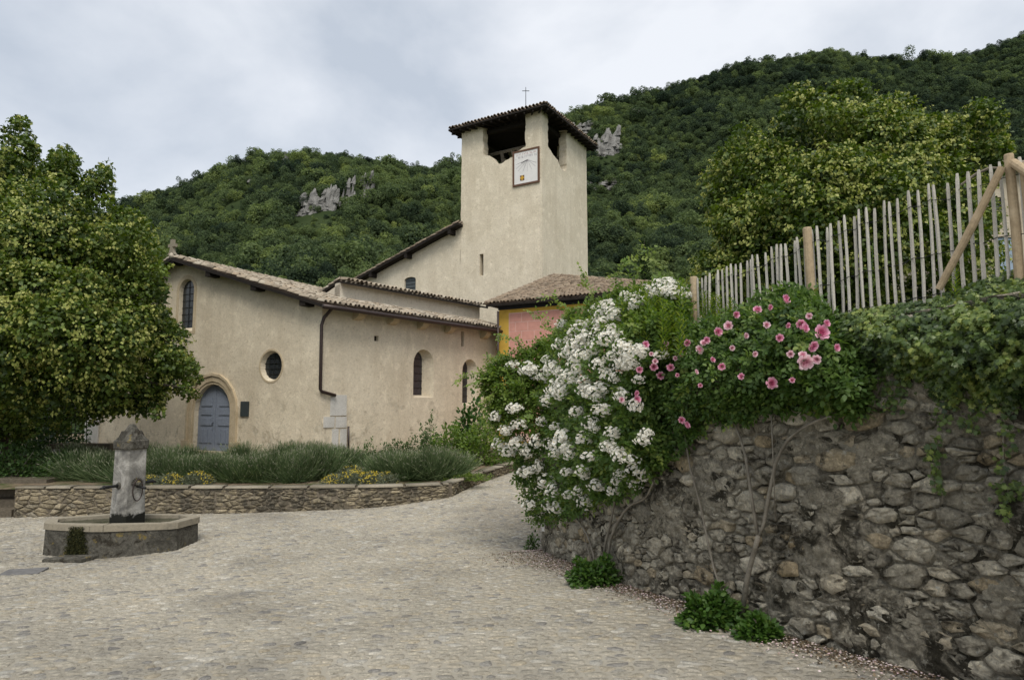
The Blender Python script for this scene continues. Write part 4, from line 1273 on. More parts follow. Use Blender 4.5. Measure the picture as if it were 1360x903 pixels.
for i in range(4):
    tri_tiles(cs[i] + np.array((0, 0, .02)), cs[(i + 1) % 4] + np.array((0, 0, .02)), apex + np.array((0, 0, .02)), troof, 31 + i, 30 if i in (0, 3) else 0)
# wall plates and rafters under the roof
for (p_, q_) in ((cs[0], cs[1]), (cs[1], cs[2]), (cs[2], cs[3]), (cs[3], cs[0])):
    d_ = unit(q_ - p_); inn = unit(np.array((cen[0], cen[1], 0)) - np.array((*(p_ + q_)[:2] / 2, 0)))
    b = MB(); m_ = (p_ + q_) / 2 + inn * 1.1 + np.array((0, 0, -.26)); b.box(m_, np.linalg.norm(q_ - p_) - 2.7, .22, .24, ax=(d_, inn, (0, 0, 1)))
    part('wall_plate', b.mesh('wall_plate', MAT['dark_wood']), troof)
    nrf = 12
    for t in range(nrf):
        pp = p_ + (q_ - p_) * (t + .5) / nrf
        k_ = .35
        b = MB(); b.tube([pp + inn * .03 + np.array((0, 0, -.19)), pp * (1 - k_) + (apex) * k_ + np.array((0, 0, -.23))], .055, 4)
        part('rafter', b.mesh('rafter', MAT['dark_wood']), troof)
# iron cross
ap = apex + np.array((0, 0, 0)); cz = on_plane(692, 118, ap[:2], DL)[1]
b = MB(); b.tube([ap - np.array((0, 0, .05)), ap + np.array((0, 0, .35)), (ap[0], ap[1], cz)], [.07, .03, .018], 6)
cross = part('roof_cross', b.mesh('roof_cross', MAT['black']), tower)
b = MB(); b.tube([(ap[0] - .22, ap[1], cz - .24), (ap[0] + .22, ap[1], cz - .24)], .02, 6)
part('cross_arm', b.mesh('cross_arm', MAT['black']), cross)
# bell frame seen through the openings
bf = empty('belfry_timberwork', (cen[0], cen[1], zs), 'grey timber bell frame inside the open belfry', 'bell frame')
zf = on_plane(668, 201, T0 + DR * 1.2, DL)[1]
fx = T0 + DR * 1.3
def FB(s_, z):
    return np.array((fx[0] + DL[0] * s_, fx[1] + DL[1] * s_, z))
for pts_ in ([FB(.75, zf), FB(SL - .75, zf)], [FB(.75, zf - 1.3), FB(SL - .75, zf - 1.3)], [FB(1.7, zf), FB(1.9, zf - 1.3)], [FB(2.7, zf), FB(2.2, zf - 1.3)], [FB(3.4, zf), FB(3.2, zf - 1.3)], [FB(2.2, zf), FB(2.9, zf - 1.3)]):
    b = MB(); b.tube(pts_, .10, 4); part('beam', b.mesh('beam', MAT['grey_wood']), bf)
bl = T0 + DL * SL * .42 + DR * SR * .62
prof = [(0.0, 0.0), (.16, -.03), (.24, -.12), (.28, -.35), (.36, -.58), (.46, -.72), (.44, -.74)]
b = MB(); n = 14
for r_, zz in prof:
    for i in range(n):
        b.v.append((bl[0] + r_ * math.cos(6.2832 * i / n), bl[1] + r_ * math.sin(6.2832 * i / n), zf - .15 + zz))
for j in range(len(prof) - 1):
    for i in range(n):
        b.f.append([j * n + i, j * n + (i + 1) % n, (j + 1) * n + (i + 1) % n, (j + 1) * n + i]); b.m.append(0); b.a.append(.5)
part('bell', b.mesh('bell', MAT['bronze'], True), bf)
for sg in (0,):
    b = MB(); hb = np.array((bl[0], bl[1], zf - .08)); b.tube([hb - np.array((DL[0], DL[1], 0)) * 1.4, hb + np.array((DL[0], DL[1], 0)) * 2.0], .10, 6); part('headstock', b.mesh('headstock', MAT['grey_wood']), bf)
# sundial
sd = pl_([(682, 203.5), (716.5, 195)], DL); sdb = pl_([(682, 248.5), (716.5, 242)], DL)
sx0, sx1 = sd[0][0], sd[1][0]; sz0 = (sdb[0][1] + sdb[1][1]) / 2; sz1 = (sd[0][1] + sd[1][1]) / 2
dial = empty('sundial', TL3((sx0 + sx1) / 2, sz0, 0), 'white painted sundial panel in brown frame on the tower', 'sundial')
axL = ((DL[0], DL[1], 0), (-DL[1], DL[0], 0), (0, 0, 1))
def dbox(name, x0, x1, z0, z1, dep, th, mat_, owner):
    b = MB(); b.box(TL3((x0 + x1) / 2, (z0 + z1) / 2, dep), abs(x1 - x0), th, abs(z1 - z0), ax=axL); return part(name, b.mesh(name, mat_), owner)
W_, H_ = abs(sx1 - sx0), sz1 - sz0
ql, qr = max(sx0, sx1), min(sx0, sx1)           # ql is on the far side
bd = dbox('panel', ql, qr, sz0, sz1, -.03, .05, MAT['white'], dial)
fr = .085
dbox('frame_bar', ql + .02, qr - .02, sz1 - fr, sz1 + .02, -.045, .06, MAT['red_brown'], dial)
dbox('frame_bar', ql + .02, qr - .02, sz0 - .02, sz0 + fr, -.045, .06, MAT['red_brown'], dial)
dbox('frame_bar', ql + .02, ql - fr, sz0 + fr, sz1 - fr, -.0455, .06, MAT['red_brown'], dial)
dbox('frame_bar', qr + fr, qr - .02, sz0 + fr, sz1 - fr, -.0455, .06, MAT['red_brown'], dial)
def dtube(name, pts, r, mat_, owner):
    b = MB(); b.tube([TL3(*p) for p in pts], r, 5); return part(name, b.mesh(name, mat_), owner)
def dx(f):
    return ql + (qr - ql) * f
def dz(f):
    return sz0 + H_ * f
# two lines of small worn capitals: bare strokes, too worn to read
R_ = random.Random(5)
for row, (zf0, zf1, mt) in enumerate(((.86, .915, 'ink_red'), (.775, .835, 'ink'))):
    b = MB(); x = .14 if row == 0 else .10; end = .88 if row == 0 else .92
    while x < end:
        wd = R_.uniform(.022, .034)
        for _ in range(R_.choice((2, 2, 3))):
            t = R_.random()
            if t < .6:
                b.box(TL3(dx(x + R_.choice((0, wd))), dz((zf0 + zf1) / 2), -.057), .014, .004, H_ * (zf1 - zf0), ax=axL)
            else:
                b.box(TL3(dx(x + wd / 2), dz(R_.choice((zf0, (zf0 + zf1) / 2, zf1))), -.0575), W_ * wd, .004, .014, ax=axL)
        x += wd + (.020 if R_.random() < .82 else .06)
    part('lettering', b.mesh('lettering', MAT[mt]), bd, kind='stuff')
fo = (.56, .70)
for (fx_, fz_) in ((.12, .62), (.12, .50), (.2, .42), (.38, .38), (.55, .36), (.72, .40), (.86, .47), (.9, .56)):
    dtube('hour_line', [(dx(fo[0]), dz(fo[1]), -.057), (dx(fx_), dz(fz_), -.057)], .007, MAT['ink'], bd)
dtube('gnomon', [(dx(fo[0]), dz(fo[1]), -.05), (dx(.44), dz(.55), -.42)], .016, MAT['black'], dial)
sh = dbox('coat_of_arms', dx(.28), dx(.44), dz(.13), dz(.275), -.060, .012, MAT['red_brown'], dial)
dbox('shield_cross', dx(.335), dx(.385), dz(.132), dz(.273), -.069, .008, MAT['gold'], sh)
dbox('shield_bar', dx(.282), dx(.438), dz(.18), dz(.225), -.0695, .008, MAT['gold'], sh)
# ------- wing left of the tower, flush with its face
w_top = pl_([(612, 302), (470, 380)], DL)
wing = empty('church_wing', TL3(SL + 4, DOOR_Z, 0), 'plastered wing with raking tiled roof edge beside the bell tower', 'church wing')
win = box_px(537, 552, 368, 396, T0, DL); winh = arch(win[0], win[1], win[2], win[3], 8, rise=.16)
b = MB(); panel(b, [(SL + .142, TB), (w_top[1][0] + 1.5, TB), (w_top[1][0] + 1.5, w_top[1][1] - 1.5 * .32), w_top[1], (SL + .01, w_top[0][1])], [winh], TL3, [.3], back=[winh])
part('wall', b.mesh('wall', MAT['plaster_tower']), wing)
b = MB(); b.prism(winh, TL3, .12, .16); wsh = part('shutter', b.mesh('shutter', plain('shutter_slate', (.085, .10, .105), .7, .3, 0, .2, 10)), wing)
for i in range(5):
    z = win[2] + (win[3] - win[2]) * (i + 1) / 6
    b = MB(); b.box(TL3((win[0] + win[1]) / 2, z, .108), abs(win[1] - win[0]) * .94, .02, .02, ax=axL); part('shutter_batten', b.mesh('shutter_batten', MAT['black']), wsh)
ra = np.array(TL3(w_top[0][0] - .15, w_top[0][1] + .16, -.55)); rb = np.array(TL3(w_top[1][0] + 1.6, w_top[1][1] - 1.6 * (w_top[0][1] - w_top[1][1]) / (w_top[1][0] - w_top[0][0]) + .16, -.55))
bk = np.array((DR[0], DR[1], 0)) * 6
wr = part('roof', slab_patch(bilinear(rb, rb + bk, ra + bk, ra), .15).mesh('roof', WOODTILE()), wing)
lay_tiles(bilinear(rb, rb + bk, ra + bk, ra), 26, 26, MAT['tile_old'], wr, 27, 'canal tiles of the wing roof', 41)
for f_ in (.06, .38, .66):
    q = ra * (1 - f_) + rb * f_
    b = MB(); q2 = q + np.array((DR[0], DR[1], 0)) * .3 + np.array((0, 0, -.28)); b.box(q2, .2, .56, .26, ax=axL); part('purlin_end', b.mesh('purlin_end', MAT['dark_wood']), wing)

# ------------------------------------------------------------------ pink painted building
A_P = math.radians(30)
P0 = at(663, 450, 28.1)[:2]; DP = np.array((math.cos(A_P), -math.sin(A_P)))
PP3 = upright(P0, DP)
pink = empty('painted_house', (P0[0], P0[1], DOOR_Z), 'small house with pink painted blocks and ochre border under a tiled roof', 'house')
pe = on_plane(880, 430, P0, DP)[0]
zpt = on_plane(664, 412, P0, DP)[1]
PB = DOOR_Z - .4
axP = ((DP[0], DP[1], 0), (-DP[1], DP[0], 0), (0, 0, 1))
def pbox(name, x0, x1, z0, z1, dep, th, mat_, owner):
    b = MB(); b.box(PP3((x0 + x1) / 2, (z0 + z1) / 2, dep), abs(x1 - x0), th, abs(z1 - z0), ax=axP); return part(name, b.mesh(name, mat_), owner)
pwall = pbox('wall', 0, pe, PB, zpt, .2, .4, MAT['yellow'], pink)
b = MB(); backp = np.array((-DP[1], DP[0], 0)); backp = backp if backp[1] > 0 else -backp
pl0 = np.array((*P0, 0)); b.box(pl0 + backp * 3.4 + np.array((DP[0] * .2, DP[1] * .2, (PB + zpt) / 2)), .4, 6.0, zpt - PB, ax=axP); part('wall', b.mesh('wall', MAT['plaster']), pink)
b = MB(); b.box(pl0 + backp * 3.4 + np.array((DP[0] * (pe - .2), DP[1] * (pe - .2), (PB + zpt) / 2)), .4, 6.0, zpt - PB, ax=axP); part('wall', b.mesh('wall', MAT['plaster']), pink)
x_l = on_plane(676, 440, P0, DP)[0]; z_p = on_plane(676, 416, P0, DP)[1]
field = pbox('pink_field', x_l, pe - .5, PB + .5, z_p, -.006, .012, MAT['pink_line'], pwall)
bw, bh = .62, .40
rows = int((z_p - PB - .5) / bh) + 1
for r_ in range(rows):
    z1 = z_p - .03 - r_ * bh; z0 = z1 - bh + .022
    if z0 < PB + .5:
        break
    x = x_l + .03 - (bw / 2 if r_ % 2 else 0)
    while x < pe - .55:
        a0, a1 = max(x, x_l + .03), min(x + bw - .022, pe - .53)
        if a1 - a0 > .06:
            pbox('painted_block', a0, a1, z0, z1, -.013, .010, MAT['pink'], pwall)
        x += bw
dband = pbox('dark_band', -.03, pe + .03, zpt, zpt + on_plane(664, 402, P0, DP)[1] - on_plane(664, 413, P0, DP)[1] - .02, .18, .46, MAT['dark_band'], pink)
zpe = on_plane(656, 406, P0, DP)[1] + .02
pe0 = np.array(PP3(-.45, zpe, -.4)); pe1 = np.array(PP3(pe + .4, zpe, -.4))
papex = at(735, 367, 31.2); pend = at(900, 379, 29.5)
pback = np.array(PP3(-.45, zpe, 6.0)); 
fr_p = bilinear(pe0, pe1, pend, papex)
pr = part('roof', slab_patch(fr_p, .12).mesh('roof', WOODTILE()), pink)
b = MB(); lo = np.array((0, 0, -.06))
b.add([pe0 + lo, papex + lo, pback + lo, papex + backp * 3 + lo, pend + lo, pe1 + backp * 6 + lo, pe1 + lo], [(0, 1, 2), (1, 3, 2), (1, 4, 5, 3), (4, 6, 5)])
part('rear_slope', b.mesh('rear_slope', MAT['tile_bed']), pr)
lay_tiles(fr_p, 46, 13, MAT['tile_old'], pr, 100, 'mottled canal tiles of the painted house', 51)
b = MB()
for (a_, c_) in ((pe0, papex), (papex, pend)):          # hip and ridge tiles
    nn_ = int(np.linalg.norm(c_ - a_) / .36)
    for q_ in range(nn_):
        b.tube([a_ + (c_ - a_) * q_ / nn_ + np.array((0, 0, .05)), a_ + (c_ - a_) * (q_ + 1.15) / nn_ + np.array((0, 0, .03))], [.11, .09], 8, a=random.random())
part('hip_tiles', b.mesh('hip_tiles', MAT['tile_old'], True), pr, kind='stuff')
ang = np.array((*P0, 0)) 
# dark rain pipe between the church and the painted house
b = MB(); pp = at(661.5, 440, 27.7); b.tube([(pp[0], pp[1], zpt - .1), (pp[0], pp[1], DOOR_Z - .2)], .05, 8)
part('downpipe', b.mesh('downpipe', MAT['gutter'], True), pink)
# ------------------------------------------------------------------ fountain
def at_z(px, py, z):
    r = ray(px, py); k_ = (z - EYE) / r[2]
    return np.array((r[0] * k_, r[1] * k_, z))
zrim = at(128, 697, 10.2)[2]
oct_px = [(60, 694.5), (128, 697.5), (232, 694), (265, 685.5), (249, 682.5), (150, 681.5), (66, 688)]
octo = [np.array(q) for q in chaikin([tuple(at_z(px, py, zrim)[:2]) for px, py in oct_px], .10)]
fcen = np.mean(octo, 0)
fount = empty('fountain', (fcen[0], fcen[1], g(fcen[0], fcen[1])), 'old grey stone fountain with mossy basin and square pillar', 'fountain')
def inset(poly, d):
    out = []; n = len(poly); c = np.mean(poly, 0)
    for p in poly:
        v = c - p; out.append(p + v / np.linalg.norm(v) * d)
    return out
b = MB(); n = len(octo)
inn = inset(octo, .15)
zg0 = -1.3
b.add([(*p, zg0) for p in inset(octo, -.03)] + [(*p, zrim - .10) for p in octo] + [(*p, zrim - .115) for p in inn] + [(*p, zrim - .45) for p in inn],
      [(i, (i + 1) % n, n + (i + 1) % n, n + i) for i in range(n)] + [(2 * n + i, 2 * n + (i + 1) % n, 3 * n + (i + 1) % n, 3 * n + i) for i in range(n)] + [tuple(range(3 * n, 4 * n))])
basin = part('basin', b.mesh('basin', MAT['fountain']), fount)
for i in range(n):                                # rim stones, one per side
    j = (i + 1) % n
    o_ = inset(octo, -.025); p_, q_ = o_[i], o_[j]; pi_, qi_ = inset(octo, .16)[i], inset(octo, .16)[j]
    d_ = (q_ - p_) / np.linalg.norm(q_ - p_) * .004
    b = MB(); pts = [p_ + d_, q_ - d_, qi_ - d_, pi_ + d_]
    b.add([(*p, zrim - .099) for p in pts] + [(*p, zrim - .012) for p in pts] + [(*(np.array(p) * .97 + np.mean(pts, 0) * .03), zrim) for p in pts],
          [(0, 1, 5, 4), (1, 2, 6, 5), (2, 3, 7, 6), (3, 0, 4, 7), (4, 5, 9, 8), (5, 6, 10, 9), (6, 7, 11, 10), (7, 4, 8, 11), (8, 9, 10, 11), (3, 2, 1, 0)])
    part('rim_stone', b.mesh('rim_stone', MAT['coping']), basin)
b = MB(); b.add([(*p, zrim - .055) for p in inset(octo, .13)], [tuple(range(n))])
part('water', b.mesh('water', MAT['water']), fount)
# moss hanging over the front side, a mound of small tufts
def tufts(center_fn, n_, size, mat_, name, owner, tpl=T_TRI):
    lf = Leafs(); P = np.array([center_fn() for _ in range(n_)])
    lf.add(P, rand_dir(n_) + np.array((0, -.6, .3)), rand_dir(n_) + np.array((0, -.3, -.9)), rng.uniform(.6, 1.3, n_) * size, tpl, rng.random(n_))
    return part(name, lf.mesh(name, mat_), owner, kind='stuff')
MAT['moss_leaf'] = leafmat('moss_leaf', [(0, (.012, .014, .005)), (.6, (.030, .034, .010)), (1, (.07, .065, .02))], .1, .8, .2)
fdir = unit(np.array((*(octo[1] - octo[0]), 0))); fnn = np.array((fdir[1], -fdir[0], 0))
def moss_pt():
    h = random.random() ** .8; t = random.choice((.60, .70, .78)) + random.gauss(0, .05 + .05 * h)
    p = np.array((*octo[0], 0)) + fdir * np.linalg.norm(octo[1] - octo[0]) * min(.98, max(.42, t + (h - .5) * .0))
    return p + fnn * random.uniform(.005, .035) + np.array((0, 0, zrim - .02 - h * .46))
tufts(moss_pt, 3800, .022, MAT['moss_leaf'], 'moss', basin)
# drain slab in front
dl = [at(57, 745, 10.05), at(118, 747, 9.85), at(131, 739, 10.1), at(90, 738, 10.25)]
sl_ = [at_z(56, 742, zrim - .44), at_z(108, 742, zrim - .44), at_z(131, 736, zrim - .44), at_z(84, 737, zrim - .44)]
b = MB(); b.add([(p[0], p[1], zrim - .75) for p in sl_] + [(p[0], p[1], zrim - .45) for p in sl_] + [tuple(p * .94 + np.mean(sl_, 0) * .06 + np.array((0, 0, .004))) for p in sl_],
                [(0, 1, 5, 4), (1, 2, 6, 5), (2, 3, 7, 6), (3, 0, 4, 7), (4, 5, 9, 8), (5, 6, 10, 9), (6, 7, 11, 10), (7, 4, 8, 11), (8, 9, 10, 11)])
part('drain_trough', b.mesh('drain_trough', MAT['fountain']), fount)
# pillar
pc = at(169, 690, 10.62); th_ = math.radians(-23.5)
ux = np.array((math.cos(th_), math.sin(th_), 0)); uy = np.array((-math.sin(th_), math.cos(th_), 0)); uz = np.array((0, 0, 1.0))
zcap = at(169, 596, 10.62)[2]; zct = at(169, 584, 10.62)[2]; zap = at(171, 563, 10.62)[2]
def ring_sq(h, z, ch):
    r = []
    for sx_, sy_ in ((-1, -1), (1, -1), (1, 1), (-1, 1)):
        a_ = (sx_ * h, sy_ * (h - ch)); c_ = (sx_ * (h - ch), sy_ * h)
        pr_ = [a_, c_] if sx_ * sy_ > 0 else [c_, a_]
        r += pr_
    return [tuple(np.array((pc[0], pc[1], z)) + ux * x + uy * y) for x, y in r]
def loft(rings):
    b = MB(); n = len(rings[0]); 
    for r in rings:
        b.v.extend(r)
    for k_ in range(len(rings) - 1):
        for i in range(n):
            b.f.append([k_ * n + i, k_ * n + (i + 1) % n, (k_ + 1) * n + (i + 1) % n, (k_ + 1) * n + i]); b.m.append(0); b.a.append(.5)
    b.f.append(list(reversed(range(n)))); b.f.append(list(range((len(rings) - 1) * n, len(rings) * n))); b.m += [0, 0]; b.a += [.5, .5]
    return b
k = NT('pillar_stone', .92, .15)
_a = k.ramp(k.noise(3.2, 7, .68, dist=.6), [(.34, (.12, .115, .105)), (.5, (.25, .24, .215)), (.66, (.50, .48, .435))])
_a = k.mix(k.step(k.noise(2.0, 6, .65, vec=k.scaled((3, 3, .5))), .55, .7), _a, (.13, .128, .12))
_zz = k.n("ShaderNodeMath", operation='ADD'); k.l(k.maprange(k.z(), zrim + .02, zrim + .42), _zz.inputs[0])
_nn = k.n("ShaderNodeMath", operation='MULTIPLY'); k.l(k.noise(7, 5, .6), _nn.inputs[0]); _nn.inputs[1].default_value = .8; k.l(_nn.outputs[0], _zz.inputs[1])
_a = k.mix(k.ramp(_zz.outputs[0], [(.60, (1, 1, 1)), (.72, (0, 0, 0))]), _a, (.018, .018, .014))     # algae tide mark at the water line
k.bump(k.noise(14, 7, .7), .03, .6)
MAT['pillar'] = k.base(_a)
pil = part('pillar', loft([ring_sq(.19, zrim - .4, .03), ring_sq(.19, zrim + .05, .03), ring_sq(.18, zrim + .35, .03), ring_sq(.172, zcap, .03)]).mesh('pillar', MAT['pillar']), fount)
cap = part('cap', loft([ring_sq(.195, zcap, .05), ring_sq(.208, zcap + .02, .07), ring_sq(.21, zct - .01, .07), ring_sq(.19, zct + .012, .07), ring_sq(.10, zct + .12, .03), ring_sq(.045, zap - .02, .015), ring_sq(.03, zap, .01)]).mesh('cap', MAT['fountain']), pil)
for dr_, sd_ in ((-uy, ux), (uy, ux), (ux, uy), (-ux, uy)):                    # small gables on the four sides
    c_ = np.array((pc[0], pc[1], zct)); b = MB()
    V = [c_ + dr_ * .195 - sd_ * .085, c_ + dr_ * .195 + sd_ * .085, c_ + dr_ * .18 + uz * .15, c_ + dr_ * .07 - sd_ * .085 + uz * .02, c_ + dr_ * .07 + sd_ * .085 + uz * .02, c_ + dr_ * .04 + uz * .15]
    b.add(V, [(0, 1, 2), (3, 5, 4), (0, 2, 5, 3), (1, 4, 5, 2), (0, 3, 4, 1)]); part('gablet', b.mesh('gablet', MAT['fountain']), pil)
zsp = at(169, 643, 10.62)[2]
for dr_ in (-uy, uy):
    base_ = np.array((pc[0], pc[1], zsp))
    b = MB(); b.tube([base_ + dr_ * .14, base_ + dr_ * .26, base_ + dr_ * .42, base_ + dr_ * .48 + uz * -.015], [.030, .022, .024, .018], 8)
    sp = part('spout', b.mesh('spout', MAT['black'], True), fount)
    b = MB(); b.tube([base_ + dr_ * .178, base_ + dr_ * .20], [.06, .045], 10); part('rosette', b.mesh('rosette', MAT['fountain']), sp)
    b = MB(); b.tube([base_ + dr_ * .40, base_ + dr_ * .42, base_ + dr_ * .44], [.024, .034, .024], 8); part('collar', b.mesh('collar', MAT['black']), sp)
fr_ = ux; mc = np.array((pc[0], pc[1], zsp - .02)) + fr_ * .19
b = MB(); b.tube([mc + uy * .085 * math.cos(t) + uz * .17 * math.sin(t) - uz * .06 + fr_ * .02 for t in np.linspace(0, 6.2832, 22)], .009, 6, cap=False)
mk = part('iron_ring', b.mesh('iron_ring', MAT['gutter'], True), fount)
b = MB()
for t in range(10):
    an = math.pi * t / 9
    b.tube([mc + uy * .03 * math.cos(an) + uz * (.05 + .03 * math.sin(an)), mc + uy * .10 * math.cos(an) + uz * (.05 + .09 * math.sin(an))], [.018, .008], 5)
b.tube([mc + uz * .05, mc + fr_ * .07 + uz * .03], [.055, .028], 8)
part('mask', b.mesh('mask', MAT['fountain']), mk)
b = MB(); b.tube([mc + uz * .0, mc + fr_ * .10 - uz * .01, mc + fr_ * .20 - uz * .02], [.02, .018, .02], 7); part('spout', b.mesh('spout', MAT['black'], True), fount)
# dark iron cover let into the paving
q = [at(6, 769, 9.0), at(47, 762, 9.3), at(56, 756, 9.55), at(22, 764, 9.25)]
mc_ = at(30, 765, 9.25); gzv = g(mc_[0], mc_[1])
b = MB(); b.box((mc_[0], mc_[1], gzv - .004), .50, .36, .03, rz=.25)
cov = solo('drain_cover', b.mesh('drain_cover', plain('worn_slate', (.15, .145, .14), .85, .2, 0, .25, 12)), 'flat dark iron cover set in the cobbles near the fountain', 'drain cover')

# ------------------------------------------------------------------ paling fence on the wall
off = .24
tanw = np.gradient(wall_xy, axis=0); tanw /= np.linalg.norm(tanw, axis=1)[:, None]
fen_xy = wall_xy + np.c_[tanw[:, 1], -tanw[:, 0]] * off
fz_b = zt_w(wall_s); 
fence = empty('paling_fence', (fen_xy[60][0], fen_xy[60][1], fz_b[60]), 'chestnut paling fence with wires along the top of the garden wall', 'fence')
def fpos(s_):
    return np.array((np.interp(s_, wall_s, fen_xy[:, 0]), np.interp(s_, wall_s, fen_xy[:, 1]), np.interp(s_, wall_s, fz_b)))
def s_of_px(px, z=2.6):
    pxs, _ = to_px(np.c_[fen_xy, np.full(len(fen_xy), z)])
    m = fen_xy[:, 1] > 1.5
    return np.interp(-px, -pxs[m][np.argsort(-pxs[m])], wall_s[m][np.argsort(-pxs[m])])
def top_z(px, py, s_):
    p = fpos(s_); return at(px, py, p[1])[2]
TOPS = [(1340, 214), (1200, 262), (1073, 310), (1000, 342), (920, 375), (860, 402)]
tops_s = [s_of_px(px) for px, _ in TOPS]; tops_z = [top_z(px, py, s_) for (px, py), s_ in zip(TOPS, tops_s)]
def fence_top(s_):
    o_ = np.argsort(tops_s); return np.interp(s_, np.array(tops_s)[o_], np.array(tops_z)[o_])
s_a, s_b = 1.0, s_of_px(870)
s_ = s_a; R = random.Random(12); wires = {.88: [], .50: [], .22: []}
while s_ < s_b:
    p = fpos(s_); zt_ = fence_top(s_) + R.uniform(-.022, .022); zb_ = p[2] - .08
    ln_x, ln_y = R.gauss(0, .009), R.gauss(0, .008); w_ = R.uniform(.0108, .0148); nseg = 5
    ph = R.uniform(0, 6); b = MB()
    lv = [0, .35, .7, .955, 1.0]; rr = [1.0, 1.02, .96, .92, .62]
    bow = R.uniform(-.012, .012)
    V = []
    for t, r_ in zip(lv, rr):
        cx_, cy_ = p[0] + ln_x * t + bow * math.sin(t * 3.1), p[1] + ln_y * t
        for i in range(5):
            an = ph + 6.2832 * i / 5 + R.uniform(-.15, .15)
            V.append((cx_ + math.cos(an) * w_ * r_, cy_ + math.sin(an) * w_ * r_ * .8, zb_ + (zt_ - zb_) * t))
    Fc = [(k_ * 5 + i, k_ * 5 + (i + 1) % 5, k_ * 5 + 5 + (i + 1) % 5, k_ * 5 + 5 + i) for k_ in range(4) for i in range(5)] + [(20, 21, 22, 23, 24)]
    b.add(V, Fc, 0, R.random())
    part('slat', b.mesh('slat', MAT['slat_wood']), fence)
    for f_ in wires:
        wires[f_].append((p[0] + ln_x * f_, p[1] + ln_y * f_ - .014, zb_ + (zt_ - zb_) * f_ + R.uniform(-.008, .008)))
    s_ += R.uniform(.054, .068)
for f_, pts in wires.items():
    b = MB(); b.tube(pts, .0026, 4); part('wire', b.mesh('wire', MAT['black']), fence)
def post(px, py, r_, extra=.0, lean=0.0, name='post'):
    s2 = s_of_px(px); p = fpos(s2); zt_ = at(px, py, p[1] - .03)[2]
    b = MB(); b.tube([(p[0] + .01, p[1] - .04, p[2] - .1), (p[0] + .012 + lean, p[1] - .04, (p[2] + zt_) / 2), (p[0] + lean, p[1] - .04, zt_ - .006), (p[0] + lean, p[1] - .04, zt_)], [r_, r_ * 1.01, r_ * .98, r_ * .88], 12)
    return part(name, b.mesh(name, MAT['post_wood'], False), fence)
post(1073, 303, .035); post(921, 368, .038); post(1344, 206, .027); post(1363, 218, .025)
def near_fence(px, py, dY):
    s2 = s_of_px(px); p = fpos(s2); return at(px, py, p[1] + dY)
b = MB(); b.tube([near_fence(1247, 384, -.08), near_fence(1290, 303, -.10), near_fence(1331, 222, -.10)], [.023, .025, .023], 10)
part('brace', b.mesh('brace', MAT['post_wood']), fence)
b = MB(); b.tube([near_fence(1345, 216, -.06), near_fence(1372, 234, -.10), near_fence(1420, 250, -.1)], .026, 10)
part('rail', b.mesh('rail', MAT['post_wood']), fence)
b = MB(); b.tube([near_fence(1276, 246, .05), near_fence(1295, 232, .08), near_fence(1315, 223, .1), near_fence(1338, 224, .1)], [.007, .009, .010, .006], 6)
solo('dry_branch', b.mesh('dry_branch', MAT['grey_wood']), 'bent grey dry branch tied to the fence top by the brace', 'branch')

# ------------------------------------------------------------------ foliage builders
def crown_points(poly, Yc, depth, n_clump, rmin, rmax, seed, power=.5):
    R = np.random.default_rng(seed); out = []
    xs = [p[0] for p in poly]; ys = [p[1] for p in poly]; dmax = None
    while len(out) < n_clump:
        x = R.uniform(min(xs), max(xs), 400); y = R.uniform(min(ys), max(ys), 400)
        m = in_poly(x, y, poly); x, y = x[m], y[m]
        d = edge_dist(x, y, poly); dmx = max(60, .35 * (max(xs) - min(xs)))
        half = depth * np.clip(d / dmx, .03, 1) ** power
        for a, b_, h, dd in zip(x, y, half, d):
            if len(out) >= n_clump:
                break
            sgn = R.choice([-1, -1, 1]) if R.random() < .75 else R.uniform(-1, 1)
            Y = Yc + sgn * h * R.uniform(.75, 1.0)
            r = min(R.uniform(rmin, rmax), max(.22, dd / FPX * Y * 1.05 + .10))
            out.append((*at(a, b_, Y), r))
    return np.array(out)
def sprigs(poly, Yc, n_, seed, lo=.12, hi=.26):
    R = np.random.default_rng(seed); out = []; m = len(poly); ln = [math.hypot(poly[(i + 1) % m][0] - poly[i][0], poly[(i + 1) % m][1] - poly[i][1]) for i in range(m)]; tot = sum(ln)
    cx, cy = np.mean([p[0] for p in poly]), np.mean([p[1] for p in poly])
    for _ in range(n_):
        i = R.choice(m, p=np.array(ln) / tot); t = R.random(); x = poly[i][0] * (1 - t) + poly[(i + 1) % m][0] * t; y = poly[i][1] * (1 - t) + poly[(i + 1) % m][1] * t
        k_ = R.uniform(-.05, .045); Y = Yc + R.normal(0, .9); out.append((*at(x + (x - cx) * k_, y + (y - cy) * k_, Y), R.uniform(lo, hi)))
    return np.array(out)
